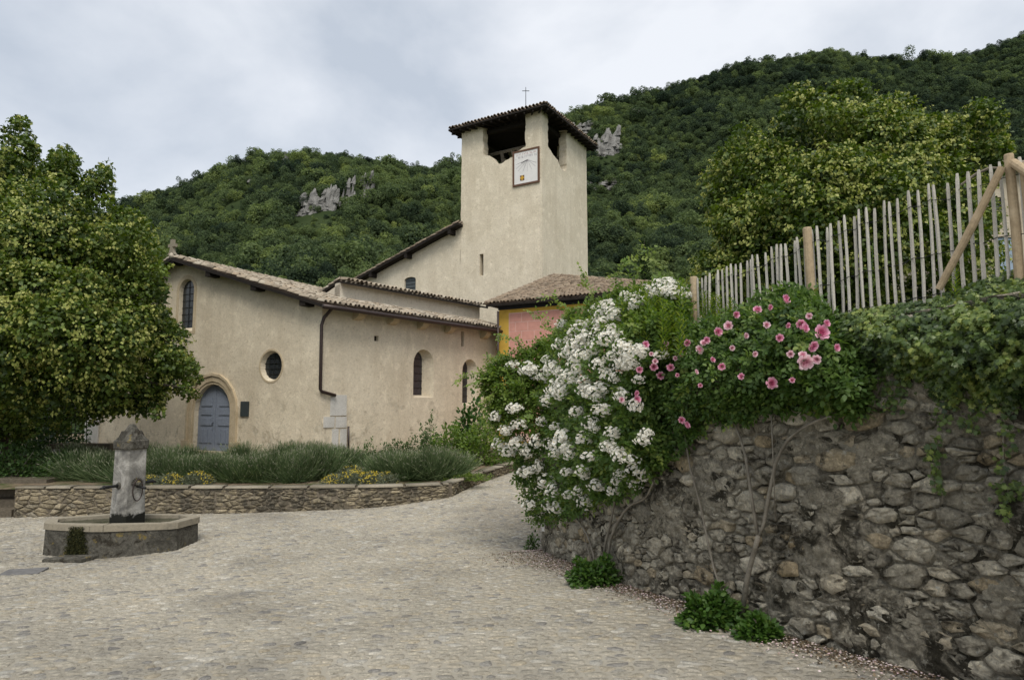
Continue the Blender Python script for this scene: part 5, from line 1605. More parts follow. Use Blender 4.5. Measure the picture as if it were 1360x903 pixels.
def leafy_crown(clumps, per_m2, size, mat_, name, owner, bract=0.0, seed=1, tone=.45):
    R = np.random.default_rng(seed); lf = Leafs()
    for (x, y, z, r) in clumps:
        n_ = int(per_m2 * 4 * math.pi * r * r)
        dv = unit(R.normal(size=(n_, 3)) + np.array((0, 0, .25))); rad = r * (1 - .45 * R.random(n_) ** 1.7) * np.array([1, 1, .8]).mean()
        wob = 1 + .28 * np.sin(dv[:, 0] * 5 + x) * np.cos(dv[:, 1] * 6 + z) + .18 * np.sin(dv[:, 2] * 9 + y)
        P = np.array((x, y, z)) + dv * (rad * wob)[:, None] * np.array((1, 1, .85))
        N = dv * .7 + np.array((0, 0, .75)) + R.normal(0, .45, (n_, 3)); D = dv * .5 + np.array((0, 0, -.35)) + R.normal(0, .55, (n_, 3))
        t0 = np.clip(tone + R.normal(0, .12), .1, .6)
        lf.add(P, N, D, R.uniform(.75, 1.3, n_) * size, T_OVAL, np.clip(t0 + R.normal(0, .14, n_), 0, .70))
        nb = int(n_ * bract * R.uniform(.2, 1.8))
        if nb:
            # pale flower bracts hang in bunches from the outer twigs
            nc = max(1, nb // 9); cd = unit(R.normal(size=(nc, 3)) + np.array((0, -.15, .35)))
            bd_ = np.repeat(cd, 9, 0) + R.normal(0, .07, (nc * 9, 3)); m_ = len(bd_)
            wob = 1 + .28 * np.sin(bd_[:, 0] * 5 + x) * np.cos(bd_[:, 1] * 6 + z) + .18 * np.sin(bd_[:, 2] * 9 + y)
            P = np.array((x, y, z)) + bd_ * (r * 1.02 * wob)[:, None] * np.array((1, 1, .85))
            lf.add(P, bd_ + R.normal(0, .5, (m_, 3)), np.array((0, 0, -.8)) + bd_ * .4 + R.normal(0, .4, (m_, 3)), R.uniform(.6, 1.1, m_) * size * .85, T_OVAL, R.uniform(.74, 1.0, m_))
    return part(name, lf.mesh(name, mat_), owner, kind='stuff')
def limbs(base, clumps, r0, fork_z, name_owner, seed, n_limb=14):
    R = np.random.default_rng(seed)
    f = np.array((base[0], base[1], fork_z))
    b = MB(); b.tube([np.array(base) - np.array((0, 0, .3)), np.array(base) + np.array((.05, 0, .25)), (np.array(base) + f) / 2 + np.array((.08, .05, 0)), f], [r0 * 1.5, r0 * 1.1, r0 * .95, r0 * .85], 12)
    tr = part('trunk', b.mesh('trunk', MAT['bark'], True), name_owner)
    idx = R.choice(len(clumps), n_limb, replace=False)
    for i in idx:
        c = clumps[i, :3]; m1 = f + (c - f) * .35 + np.array((0, 0, .35)) + R.normal(0, .15, 3); m2 = f + (c - f) * .72 + np.array((0, 0, .2)) + R.normal(0, .2, 3)
        b = MB(); b.tube([f - np.array((0, 0, .15)), m1, m2, c], [r0 * .5, r0 * .33, r0 * .18, r0 * .06], 7)
        part('limb', b.mesh('limb', MAT['bark'], True), tr)

# left lime tree on the terrace
LT = [(-190, 380), (-120, 300), (-60, 245), (-20, 222), (2, 205), (12, 176), (26, 165), (40, 178), (44, 205), (50, 244), (58, 240), (64, 216), (78, 204), (92, 203), (98, 226), (102, 252), (109, 280), (115, 262), (120, 236), (134, 226), (146, 227), (142, 256), (150, 276), (166, 282), (192, 290), (192, 320),
      (213, 345), (207, 385), (215, 420), (238, 445), (240, 470), (262, 490), (250, 518), (215, 515), (205, 548), (165, 545), (135, 548), (95, 560), (40, 572), (-60, 592), (-190, 560)]
lt_base = at(-10, 600, 19.2); lt_base[2] = terr(lt_base[0], lt_base[1])
ltree = empty('lime_tree', lt_base, 'large flowering lime tree on the terrace beside the church front', 'tree')
cl = crown_points(LT, 19.0, 4.6, 235, .42, .92, 3)
tips = [(28, 180, .36), (30, 198, .42), (18, 218, .42), (85, 216, .34), (86, 236, .42), (132, 238, .34), (134, 256, .4), (160, 290, .4), (182, 302, .42), (200, 352, .4), (196, 380, .45), (225, 455, .45), (243, 492, .36), (252, 500, .3), (228, 482, .5), (232, 508, .4),
        (202, 530, .4), (175, 534, .42), (212, 505, .45), (150, 538, .4), (188, 500, .6), (160, 510, .6), (205, 470, .6), (128, 262, .4)]
cl = np.concatenate([cl, [(*at(px, py, 18.6 + .5 * math.sin(px)), r) for px, py, r in tips]])
cl = np.concatenate([cl, sprigs(LT, 18.8, 190, 51)])
leafy_crown(cl, 96, .112, MAT['leaf_lime'], 'crown', ltree, .40, 4)
limbs(lt_base, cl, .30, lt_base[2] + 2.6, ltree, 5, 22)
# right lime tree in the garden
RT = [(945, 235), (960, 205), (985, 170), (1005, 188), (1028, 180), (1040, 140), (1062, 114), (1085, 128), (1108, 118), (1140, 112), (1168, 138), (1200, 132), (1215, 158), (1250, 160), (1280, 160), (1300, 138), (1325, 150), (1333, 195),
      (1335, 225), (1305, 250), (1322, 300), (1330, 360), (1290, 400), (1150, 430), (1000, 430), (935, 400), (930, 350), (962, 325), (950, 290), (958, 262)]
rt_base = at(1130, 500, 16.0); rt_base[2] = float(gz(rt_base[0], rt_base[1]))
rtree = empty('lime_tree', rt_base, 'rounded flowering lime tree in the garden behind the paling fence', 'tree')
cr_ = crown_points(RT, 16.0, 3.6, 210, .36, .74, 6)
tips = [(986, 178, .3), (1062, 122, .3), (1060, 140, .4), (1108, 126, .3), (1142, 120, .34), (1200, 140, .32), (1300, 148, .34), (1318, 160, .32), (1325, 200, .36), (1285, 172, .4), (950, 235, .36), (965, 210, .34), (1012, 195, .36), (1240, 170, .4), (1030, 190, .4), (1165, 146, .4), (1085, 135, .36), (948, 260, .34)]
cr_ = np.concatenate([cr_, [(*at(px, py, 15.8 + .5 * math.sin(px)), r) for px, py, r in tips]])
cr_ = np.concatenate([cr_, sprigs(RT, 16.0, 170, 52, .10, .22)])
leafy_crown(cr_, 118, .100, MAT['leaf_lime'], 'crown', rtree, .50, 7)
limbs(rt_base, cr_, .24, rt_base[2] + 1.4, rtree, 8, 18)
# pale young tree behind the gable, seen between the big tree and the roof
pt = at(208, 345, 33.0)
ptree = empty('pale_tree', (pt[0], pt[1], DOOR_Z), 'pale green tree rising behind the church gable', 'tree')
cp = crown_points([(168, 330), (185, 315), (205, 325), (222, 330), (228, 350), (215, 400), (170, 420), (150, 380)], 34.0, 1.8, 26, .6, 1.0, 9)
leafy_crown(cp, 34, .18, MAT['pale_tree'], 'crown', ptree, 0, 10)
limbs((pt[0], pt[1], DOOR_Z - .5), cp, .14, DOOR_Z + 4.5, ptree, 11, 6)
# cypress beyond the painted house
cy = at(857, 400, 62.0)
cyp = empty('cypress', (cy[0], cy[1], 2.0), 'slim dark cypress standing beyond the painted house', 'tree')
zt_c = at(857, 306, 62.0)[2]; zb_c = at(857, 420, 62)[2]
cc = np.array([(cy[0] + random.uniform(-.12, .12), cy[1] + random.uniform(-.1, .1), z_, .75 * (1 - ((z_ - zb_c) / (zt_c - zb_c)) ** 1.6) + .12) for z_ in np.linspace(zb_c, zt_c, 16)])
leafy_crown(cc, 46, .16, MAT['forest'], 'crown', cyp, 0, 12, tone=.12)
b = MB(); b.tube([(cy[0], cy[1], zb_c - 8), (cy[0], cy[1], zt_c - 1)], [.2, .05], 6); part('trunk', b.mesh('trunk', MAT['bark']), cyp)

# ------------------------------------------------------------------ climbing roses
wpx, _ = to_px(np.c_[wall_xy, np.full(len(wall_xy), 1.2)])
_m = wall_xy[:, 1] > 2.0
def wallY(px):
    a_ = wpx[_m]; o_ = np.argsort(a_)
    return np.interp(px, a_[o_], wall_xy[_m, 1][o_])
def compound(lf, P, D, N, size, R, rnd_mu, tone_sd=.14, pairs=2):
    """rose leaves: a stalk with pairs of leaflets and one at the tip"""
    n_ = len(P); D = unit(D); N = unit(N); S = unit(np.cross(D, N)); ln = size * (1 + pairs * .75)
    base_t = np.clip(rnd_mu + R.normal(0, tone_sd, n_), 0, 1)
    for k_ in range(pairs):
        o_ = P + D * (size * (.45 + .75 * k_))[:, None]
        for sg in (-1, 1):
            lf.add(o_, N + R.normal(0, .2, (n_, 3)), S * sg + D * .55 + R.normal(0, .12, (n_, 3)), size * R.uniform(.85, 1.1, n_), T_OVALW, base_t)
    lf.add(P + D * (ln * .8)[:, None], N + R.normal(0, .2, (n_, 3)), D + R.normal(0, .12, (n_, 3)), size * 1.12, T_OVALW, base_t)
T_OVALW = (np.array([(0, 0, 0), (.30, .30, .05), (.26, .65, .03), (0, 1, -.08), (-.26, .65, .03), (-.30, .30, .05)]), np.array([(0, 1, 2, 3), (0, 3, 4, 5)]))
def bush_points(poly, n_, thick, R, Yfn, clump=None, front=.8):
    """points through a leafy mass hanging in front of the wall; clumpy"""
    xs = [p[0] for p in poly]; ys = [p[1] for p in poly]; P, E = [], []
    while sum(map(len, P)) < n_:
        x = R.uniform(min(xs), max(xs), n_); y = R.uniform(min(ys), max(ys), n_)
        m = in_poly(x, y, poly)
        lump = .5 + .5 * np.sin(x * .16 + 1.3 * np.sin(y * .09)) * np.sin(y * .17 + 1.7 * np.sin(x * .07))
        m &= R.random(n_) < .45 + .55 * lump
        x, y, lump = x[m], y[m], lump[m]; d = edge_dist(x, y, poly)
        h = thick * np.clip(d / 55, .12, 1) ** .6 * (.62 + .38 * lump)
        Y = Yfn(x, y) - h * (1 - .55 * R.random(len(x)) ** 1.5)
        pts = np.array([at(a, b_, c_) for a, b_, c_ in zip(x, y, Y)]).reshape(-1, 3)
        P.append(pts); E.append(h)
    return np.concatenate(P)[:n_]
def wY(x, y):
    return np.where(x < 722, 10.2 - (722 - x) * .002, wallY(np.maximum(x, 722))) + np.where(y < 470, (470 - y) * .004, 0)
R = np.random.default_rng(77)
WB = [(640, 495), (668, 478), (700, 468), (735, 440), (750, 420), (780, 418), (800, 398), (830, 382), (862, 384), (880, 372), (905, 378), (918, 400), (912, 440), (905, 470), (890, 500), (880, 560), (892, 605), (862, 635), (838, 655),
      (800, 665), (775, 680), (748, 690), (722, 695), (704, 690), (694, 650), (676, 610), (664, 585), (650, 560), (655, 535), (642, 520)]
wb0 = at(800, 742, 7.8)
white_bush = empty('white_rose_bush', (wb0[0], wb0[1], g(wb0[0], wb0[1])), 'big white rambling rose covering the end of the stone wall', 'rose bush')
lf = Leafs()
P = bush_points(WB, 8600, .95, R, wY)
_bx, _by = to_px(P); yng = ((_bx < 742) & (_by < 580) & (R.random(len(P)) < .72)) | ((_by < 445) & (R.random(len(P)) < .6))
P_young = P[yng]; P = P[~yng]; n_ = len(P)
compound(lf, P, R.normal(0, .6, (n_, 3)) + np.array((-.25, -.45, -.15)), R.normal(0, .5, (n_, 3)) + np.array((-.15, -.5, .75)), R.uniform(.036, .056, n_), R, .70, .17)
# arching fresh shoots at the outline
def shoots(lf, starts, R, size, tone, ln=.5):
    for (px, py, dY, vx, vz) in starts:
        p = at(px, py, float(wY(np.array(float(px)), np.array(float(py)))) - dY); d = np.array((vx, -.15, vz), float)
        for k_ in range(9):
            d = d + np.array((0, 0, -.09)); p = p + unit(d) * ln / 9
            compound(lf, np.repeat(p[None], 2, 0), R.normal(0, .5, (2, 3)) + d, R.normal(0, .4, (2, 3)) + np.array((0, -.4, .8)), np.full(2, size), R, tone)
shoots(lf, [(690, 480, .3, -.9, .5), (668, 500, .3, -1, .2), (735, 445, .3, -.4, .9), (760, 425, .2, -.5, .9), (700, 470, .5, -.5, .8), (680, 515, .4, -1, -.1), (790, 410, .3, -.2, 1), (650, 500, .2, -.9, .35), (835, 385, .3, .2, 1), (815, 398, .4, .1, .9)], R, .05, .93)
part('foliage', lf.mesh('foliage', MAT['leaf_rose']), white_bush, kind='stuff')
lf = Leafs()                                          # young yellow-green growth at the top of the bush
P = bush_points([(722, 470), (755, 415), (800, 398), (845, 382), (905, 380), (915, 430), (900, 472), (860, 470), (800, 480), (745, 500)], 2600, .95, R, wY); n_ = len(P)
compound(lf, P, R.normal(0, .6, (n_, 3)) + np.array((-.2, -.3, .25)), R.normal(0, .5, (n_, 3)) + np.array((0, -.4, .8)), R.uniform(.034, .05, n_), R, .5)
P = bush_points([(640, 495), (668, 475), (735, 450), (735, 530), (690, 560), (655, 560), (645, 520)], 1700, .95, R, wY); n_ = len(P)
compound(lf, P, R.normal(0, .6, (n_, 3)) + np.array((-.5, -.3, .1)), R.normal(0, .5, (n_, 3)) + np.array((0, -.4, .8)), R.uniform(.04, .055, n_), R, .45)
n_ = len(P_young)
compound(lf, P_young, R.normal(0, .6, (n_, 3)) + np.array((-.3, -.45, -.05)), R.normal(0, .5, (n_, 3)) + np.array((-.1, -.5, .75)), R.uniform(.036, .056, n_), R, .48)
part('young_foliage', lf.mesh('young_foliage', MAT['leaf_fresh']), white_bush, kind='stuff')
def stem(px_path, dY, r0, r1, owner, name='stem'):
    pts = [at(px, py, float(wY(np.array(float(px)), np.array(500.0))) - dY * (1.0 if i < len(px_path) - 1 else 1.6)) for i, (px, py) in enumerate(px_path)]
    q, _s2 = path_pts(pts, .06); n = len(q)
    b = MB(); b.tube(q, [r0 + (r1 - r0) * i / (n - 1) + random.uniform(-.0015, .0015) for i in range(n)], 7)
    return part(name, b.mesh(name, MAT['stem'], True), owner)
stem([(791, 750), (786, 728), (779, 709), (770, 695), (760, 680), (755, 655)], .15, .014, .009, white_bush)
stem([(801, 752), (803, 728), (806, 714), (813, 684), (818, 655)], .16, .017, .010, white_bush)
stem([(807, 752), (809, 728), (811, 716), (822, 691), (836, 672), (857, 661), (868, 640)], .17, .018, .010, white_bush)
stem([(786, 745), (777, 715), (772, 680), (770, 655)], .15, .009, .006, white_bush)
# blossom clusters
def blossom(lf, c, nrm, r, R):
    t1 = unit(np.cross(nrm, R.normal(size=3))); t2 = np.cross(nrm, t1)
    an = np.arange(5) * 1.2566 + R.uniform(0, 6)
    D = np.cos(an)[:, None] * t1 + np.sin(an)[:, None] * t2 + nrm * .38
    lf.add(np.repeat(c[None], 5, 0), np.repeat(nrm[None], 5, 0), D, r, T_PETAL, R.uniform(0, .8, 5))
    D2 = np.cos(an[:3] + .6)[:, None] * t1 + np.sin(an[:3] + .6)[:, None] * t2 + nrm * .9
    lf.add(np.repeat((c + nrm * r * .18)[None], 3, 0), np.repeat(nrm[None], 3, 0), D2, r * .5, T_PETAL, np.array((.3, .95, .6)))
T_PETAL = (np.array([(-.1, 0, 0), (.1, 0, 0), (.44, .62, .06), (.24, 1, .16), (-.24, 1, .16), (-.44, .62, .06)]), np.array([(0, 1, 2, 3, 4, 5)]))
CL = []
for v in range(7):
    lf = Leafs(); nb_ = 34 + 4 * v
    for q in range(nb_):
        d = unit(R.normal(size=3) + np.array((0, -.75, .35))); c = d * np.array((.105, .095, .085)) * R.uniform(.55, 1.1)
        blossom(lf, c, unit(d + R.normal(0, .25, 3)), R.uniform(.018, .027), R)
    CL.append(lf.mesh('blossom_cluster', MAT['petal_white']))
CLUST = [(804, 407), (813, 410), (797, 422), (784, 431), (773, 435), (762, 443), (749, 432), (846, 403), (795, 444), (806, 451), (820, 447), (744, 458), (764, 464), (769, 475), (780, 473), (760, 482), (811, 473), (833, 464), (831, 478),
         (837, 486), (824, 486), (806, 497), (817, 502), (727, 478), (704, 491), (724, 500), (742, 495), (755, 500), (764, 505), (778, 506), (786, 522), (795, 528), (737, 517), (747, 521), (727, 533), (784, 562), (790, 568), (844, 540),
         (848, 504), (827, 526), (877, 473), (851, 466), (738, 566), (747, 582), (753, 595), (811, 593), (853, 584), (858, 576), (813, 575), (775, 582), (713, 586), (657, 554), (683, 486), (705, 492), (683, 542), (673, 571), (690, 564),
         (664, 590), (675, 601), (687, 588), (715, 618), (700, 627), (738, 603), (758, 601), (749, 587), (813, 597), (824, 604), (839, 610), (752, 627), (774, 627), (726, 639), (735, 652), (757, 657), (767, 652), (793, 644), (818, 639),
         (824, 629), (814, 650), (844, 623), (854, 631), (844, 641), (741, 675), (703, 672), (777, 666), (729, 670), (874, 380), (885, 376), (895, 388), (846, 398), (829, 393), (808, 408), (862, 385), (905, 392), (838, 397), (720, 560), (699, 600), (765, 548), (800, 545), (730, 590), (785, 605)]
def bush_face(px, py, poly, thick):
    d = float(edge_dist(np.array(float(px)), np.array(float(py)), poly)); inside = bool(in_poly(np.array([float(px)]), np.array([float(py)]), poly)[0])
    h = thick * (min(1, max(.12, d / 55)) ** .6 if inside else .12)
    return at(px, py, float(wY(np.array(float(px)), np.array(float(py)))) - h - .07)
CLUST += [(816, 420), (790, 412), (778, 448), (800, 432), (812, 438), (755, 452), (772, 456), (788, 462), (798, 484), (752, 470), (733, 490), (768, 492), (842, 470), (826, 458), (745, 508), (776, 518), (800, 515), (880, 386), (892, 380), (868, 392)]
big = {(816, 420), (800, 432), (788, 462), (842, 470), (880, 386), (833, 464), (831, 478), (786, 522), (737, 517), (747, 521), (764, 464), (820, 447), (806, 451), (784, 562), (811, 593), (824, 604), (749, 587), (773, 435), (747, 582)}
for i, (px, py) in enumerate(CLUST):
    s_ = R.uniform(.78, 1.12) * (1.3 if (px, py) in big else 1.0); p = bush_face(px, py, WB, .95)
    s_ *= min(1.15, p[1] / 8.2)
    M = Matrix.Translation(p.tolist()) @ Matrix.Rotation(R.uniform(-.5, .5), 4, 'Z') @ Matrix.Rotation(R.uniform(-.4, .4), 4, 'X') @ Matrix.Diagonal((s_ * R.uniform(.8, 1.3), s_, s_ * R.uniform(.75, 1.2), 1))
    part('blossom_cluster', CL[i % 7], white_bush, M)

PB_ = [(880, 455), (900, 440), (930, 425), (960, 425), (985, 412), (1000, 395), (1030, 385), (1060, 380), (1085, 395), (1110, 425), (1130, 455), (1150, 480), (1160, 520), (1140, 552), (1100, 545), (1060, 545), (1020, 545), (980, 560), (940, 560),
       (915, 590), (895, 605), (880, 560), (860, 520), (850, 480)]
pb0 = at(985, 812, 5.5)
pink_bush = empty('pink_rose_bush', (pb0[0], pb0[1], g(pb0[0], pb0[1])), 'climbing rose with pink blooms hanging over the middle of the wall', 'rose bush')
def wYp(x, y):
    return wallY(x) + np.where(y < 440, (440 - y) * .003, 0)
lf = Leafs(); P = bush_points(PB_, 4600, .62, R, wYp); n_ = len(P)
compound(lf, P, R.normal(0, .6, (n_, 3)) + np.array((-.35, -.3, -.2)), R.normal(0, .5, (n_, 3)) + np.array((-.3, -.4, .75)), R.uniform(.030, .046, n_), R, .58, .18)
P = bush_points([(900, 460), (930, 430), (990, 412), (1040, 385), (1085, 395), (1120, 440), (1060, 450), (980, 470)], 900, .6, R, wYp); n_ = len(P)
compound(lf, P, R.normal(0, .6, (n_, 3)) + np.array((-.2, -.2, .3)), R.normal(0, .5, (n_, 3)) + np.array((-.2, -.4, .8)), R.uniform(.030, .044, n_), R, .68)
part('foliage', lf.mesh('foliage', MAT['leaf_rose']), pink_bush, kind='stuff')
stem([(985, 818), (987, 798), (993, 765), (1007, 712)], .13, .022, .017, pink_bush)
stem([(1007, 715), (999, 666), (996, 640), (990, 605), (976, 564), (956, 538)], .13, .015, .008, pink_bush)
stem([(1007, 715), (1017, 686), (1027, 625), (1043, 589), (1058, 574), (1082, 560), (1104, 553)], .13, .016, .008, pink_bush)
stem([(961, 806), (955, 775), (946, 747), (930, 671), (915, 615), (908, 570)], .12, .012, .008, pink_bush)
stem([(1030, 690), (1026, 600), (1024, 540)], .11, .006, .005, pink_bush)
# pink roses: whorls of cupped petals
RO = []
for v, (mat_, opn) in enumerate((('petal_pink', .55), ('petal_pink', .9), ('petal_pale', .8), ('petal_pink', .35), ('petal_pale', 1.0))):
    lf = Leafs(); nrm = np.array((0, -1.0, .25)); nrm /= np.linalg.norm(nrm)
    t1 = unit(np.cross(nrm, np.array((0, 0, 1.0)))); t2 = np.cross(nrm, t1)
    for ringi, (nn, lift, rad, tone) in enumerate(((7, .35 + .5 * (1 - opn), .82, .9), (8, .8 + .4 * (1 - opn), .86, .75), (8, 1.4, .80, .5), (7, 2.2, .72, .35), (5, 4.0, .62, .15))):
        an = np.arange(nn) * 6.2832 / nn + ringi * .5 + R.uniform(-.15, .15, nn)
        D = np.cos(an)[:, None] * t1 + np.sin(an)[:, None] * t2 + nrm * lift
        O = (np.cos(an)[:, None] * t1 + np.sin(an)[:, None] * t2) * .004 * (5 - ringi)
        N = nrm[None] * .6 - (np.cos(an)[:, None] * t1 + np.sin(an)[:, None] * t2) * lift
        lf.add(O, N, D, .043 * rad * R.uniform(.9, 1.1, nn), T_PETAL, np.clip(tone + R.normal(0, .1, nn), 0, 1))
    RO.append(lf.mesh('rose', MAT[mat_]))
ROSES = [(1042, 398, 1.0, 0), (1006, 412, .85, 1), (968, 433, 1.0, 2), (953, 441, 1.0, 0), (977, 418, .8, 3), (938, 452, .8, 1), (935, 456, .8, 2), (928, 465, 1.0, 4), (857, 458, .9, 0), (882, 462, .9, 0), (885, 456, .7, 2), (891, 488, .95, 0),
         (868, 487, 1.0, 0), (877, 499, 1.0, 1), (844, 522, .85, 0), (846, 531, .95, 0), (849, 491, .9, 3), (914, 456, .9, 0), (924, 494, .6, 2), (959, 487, .8, 3), (1063, 430, .9, 0), (1068, 436, .85, 1), (1097, 430, .7, 0), (1090, 442, 1.35, 1),
         (1078, 459, 1.0, 0), (1069, 480, 1.35, 4), (1085, 477, .8, 2), (1066, 472, .7, 2), (1024, 509, 1.1, 1), (911, 565, .95, 0), (905, 558, .85, 0), (1035, 449, .75, 3), (825, 531, .8, 2), (897, 476, .6, 2), (870, 480, .7, 4)]
_rx = np.random.default_rng(17)
for (px, py) in ((1018, 432), (990, 446), (1002, 470), (972, 462), (946, 478), (905, 470), (900, 498), (1050, 470), (1046, 432), (1110, 462), (1052, 505), (985, 500), (930, 512), (865, 470), (1075, 420), (1022, 408)):
    ROSES.append((px, py, _rx.uniform(.5, .75), int(_rx.choice((2, 4, 1, 0)))))
for i, (px, py, s_, v) in enumerate(ROSES):
    if px < 880:
        p = bush_face(px, py, WB, 1.10)
    else:
        d = float(edge_dist(np.array(float(px)), np.array(float(py)), PB_)); p = at(px, py, float(wYp(np.array(float(px)), np.array(float(py)))) - .66 * min(1, max(.5, d / 55)) ** .6 - .10)
    s_ *= 1.0 * p[1] / 6.2 if p[1] > 6.2 else 1.0
    M = Matrix.Translation(p.tolist()) @ Matrix.Rotation(R.uniform(-.6, .5), 4, 'Z') @ Matrix.Rotation(R.uniform(-.35, .35), 4, 'X') @ Matrix.Rotation(R.uniform(-3, 3), 4, 'Y') @ Matrix.Scale(s_ * .82, 4)
    part('rose', RO[v], pink_bush, M)

# ------------------------------------------------------------------ ivy
IV = [(1095, 425), (1130, 412), (1180, 404), (1230, 398), (1270, 385), (1300, 372), (1330, 362), (1400, 345), (1500, 315), (1650, 270), (1650, 600), (1500, 580), (1400, 548), (1360, 538), (1335, 545), (1310, 538), (1285, 528), (1270, 545), (1245, 535), (1215, 512), (1190, 508), (1180, 520), (1160, 498), (1135, 480), (1110, 470)]
ib = at(1260, 560, 4.1)
ivy = empty('ivy', (ib[0], ib[1], zb_w(2.0)), 'thick mat of ivy hanging over the top of the wall', 'ivy')
lf = Leafs(); P = bush_points(IV, 27000, .42, R, lambda x, y: wallY(x) + .02 + np.where(y < 420, (420 - y) * .004, 0)); n_ = len(P)
_ip, _iy = to_px(P)
tone = np.clip(.42 + .26 * np.sin(_ip * .05) * np.cos(_iy * .06) + R.normal(0, .16, n_) + np.where(R.random(n_) < .10, .4, 0), 0, 1)
lf.add(P, R.normal(0, .42, (n_, 3)) + np.array((-.6, -.45, .55)), R.normal(0, .5, (n_, 3)) + np.array((-.2, -.1, -.85)), R.uniform(.021, .041, n_), T_IVY, tone)
for (px0, py0, py1, wd, cnt) in ((1246, 520, 655, 8, 150), (1333, 530, 690, 8, 120), (1185, 505, 550, 16, 120), (1290, 530, 575, 14, 90), (1345, 640, 662, 14, 40), (1140, 478, 530, 16, 90)):
    y = R.uniform(0, 1, cnt) ** 1.4; px = px0 + R.normal(0, wd, cnt) * (1 - y * .55) + 6 * np.sin(y * 7); py = py0 + (py1 - py0) * y
    P = np.array([at(a, b_, float(wallY(a)) - R.uniform(.03, .12)) for a, b_ in zip(px, py)])
    lf.add(P, R.normal(0, .4, (cnt, 3)) + np.array((-.8, -.5, .3)), R.normal(0, .5, (cnt, 3)) + np.array((0, 0, -.9)), R.uniform(.020, .042, cnt), T_IVY, np.clip(R.normal(.45, .2, cnt), 0, 1))
part('foliage', lf.mesh('foliage', MAT['leaf_ivy']), ivy, kind='stuff')
for (x0, x1, y0, y1) in ((1245, 1250, 500, 668), (1332, 1338, 500, 690)):
    pts = [at(x0 + (x1 - x0) * t + 3 * math.sin(9 * t), y0 + (y1 - y0) * t, float(wallY(x0)) - .05) for t in np.linspace(0, 1, 8)]
    b = MB(); b.tube(pts, [.006 - .003 * t for t in np.linspace(0, 1, 8)], 5); part('vine', b.mesh('vine', MAT['stem'], True), ivy)

# weeds at the foot of the wall
def weed(px, py, Y, w_px, h_px, n_, label, seed, size=.055):
    R = np.random.default_rng(seed); c = at(px, py, Y); gzv = g(c[0], c[1]); wr, hr = w_px / FPX * Y / 2, h_px / FPX * Y
    t = empty('weed_clump', (c[0], c[1], gzv), label, 'plant')
    lf = Leafs(); d = unit(R.normal(size=(n_, 3))); d[:, 2] = abs(d[:, 2]); rr = R.random(n_) ** .35
    lump = 1 + .25 * np.sin(d[:, 0] * 6 + seed) * np.cos(d[:, 2] * 7)
    P = np.array((c[0], c[1], gzv)) + d * (rr * lump)[:, None] * np.array((wr, wr * .62, hr))
    lf.add(P, d + np.array((0, -.3, .8)) + R.normal(0, .35, (n_, 3)), d + R.normal(0, .45, (n_, 3)) + np.array((0, -.1, -.1)), R.uniform(.6, 1.2, n_) * size, T_OVALW, np.clip(R.normal(.5, .22, n_), 0, 1))
    part('foliage', lf.mesh('foliage', MAT['leaf_weed']), t, kind='stuff')
    for i in range(9):
        e = np.array((c[0] + R.uniform(-.6, .6) * wr, c[1] + R.uniform(-.3, .3) * wr, gzv + hr * R.uniform(.4, .8)))
        b = MB(); b.tube([(c[0] + R.uniform(-.1, .1), c[1], gzv - .02), e], [.005, .003], 5); part('stem', b.mesh('stem', MAT['leaf_weed']), t)
weed(789, 783, 7.35, 70, 33, 1500, 'leafy weeds at the foot of the white rose stems', 5)
weed(945, 842, 5.45, 80, 44, 1700, 'nettle-like weeds under the forked pink rose stem', 6)
weed(1008, 858, 5.1, 56, 27, 800, 'lower weeds beside the nettle-like clump at the wall foot', 8, .05)
weed(707, 728, 10.4, 18, 24, 160, 'small green tuft growing at the wall end', 7, .05)
T_STRIPW = (np.array([(-.05, 0, 0), (.05, 0, 0), (.12, .45, .02), (0, 1, -.1), (-.12, .45, .02)]), np.array([(0, 1, 2, 3, 4)]))
# upright stalks behind the fence
def stalk(px, py0, py1, dY, label, seed, n_=46, sz=.075):
    R = np.random.default_rng(seed); s2 = s_of_px(px); Y = fpos(s2)[1] + dY; a_, b_ = at(px, py0, Y), at(px + R.uniform(-3, 3), py1, Y)
    t = empty('tall_weed', a_, label, 'plant', 'tall weeds growing through the fence')
    m = MB(); m.tube([a_, (a_ + b_) / 2 + R.normal(0, .01, 3), b_], [.006, .005, .003], 5); part('stem', m.mesh('stem', MAT['leaf_weed']), t)
    f_ = np.linspace(.02, 1, n_); an = np.arange(n_) * 2.4; D = np.c_[np.cos(an), np.sin(an), np.full(n_, .75)]
    P = a_ + (b_ - a_) * f_[:, None]; lf = Leafs(); lf.add(P, np.c_[-np.cos(an) * .6, -np.sin(an) * .6, np.ones(n_)], D, sz * (1.15 - .55 * f_), T_STRIPW, R.uniform(.3, 1, n_)); part('foliage', lf.mesh('foliage', MAT['leaf_fresh']), t, kind='stuff')
for i, (px, y0, y1, dy, lab) in enumerate(((1158, 415, 325, .06, 'tall leafy weed between the fence slats above the ivy'), (1268, 395, 358, -.1, 'short leafy weed at the foot of the fence brace'))):
    stalk(px, y0, y1, dy, lab, 40 + i, 46, .05)
for i, px in enumerate((828, 836, 842, 850, 858, 862, 868, 872, 880, 884, 890, 896, 902, 908, 838, 878, 934, 944, 955, 968)):
    stalk(px, 478 if px < 910 else 440, 374 + (i * 37) % 34, -1.02 + (i % 4) * .12 if px < 910 else -.12, 'tall fresh green weed behind the fence end above the white roses', 60 + i, 60, .085)

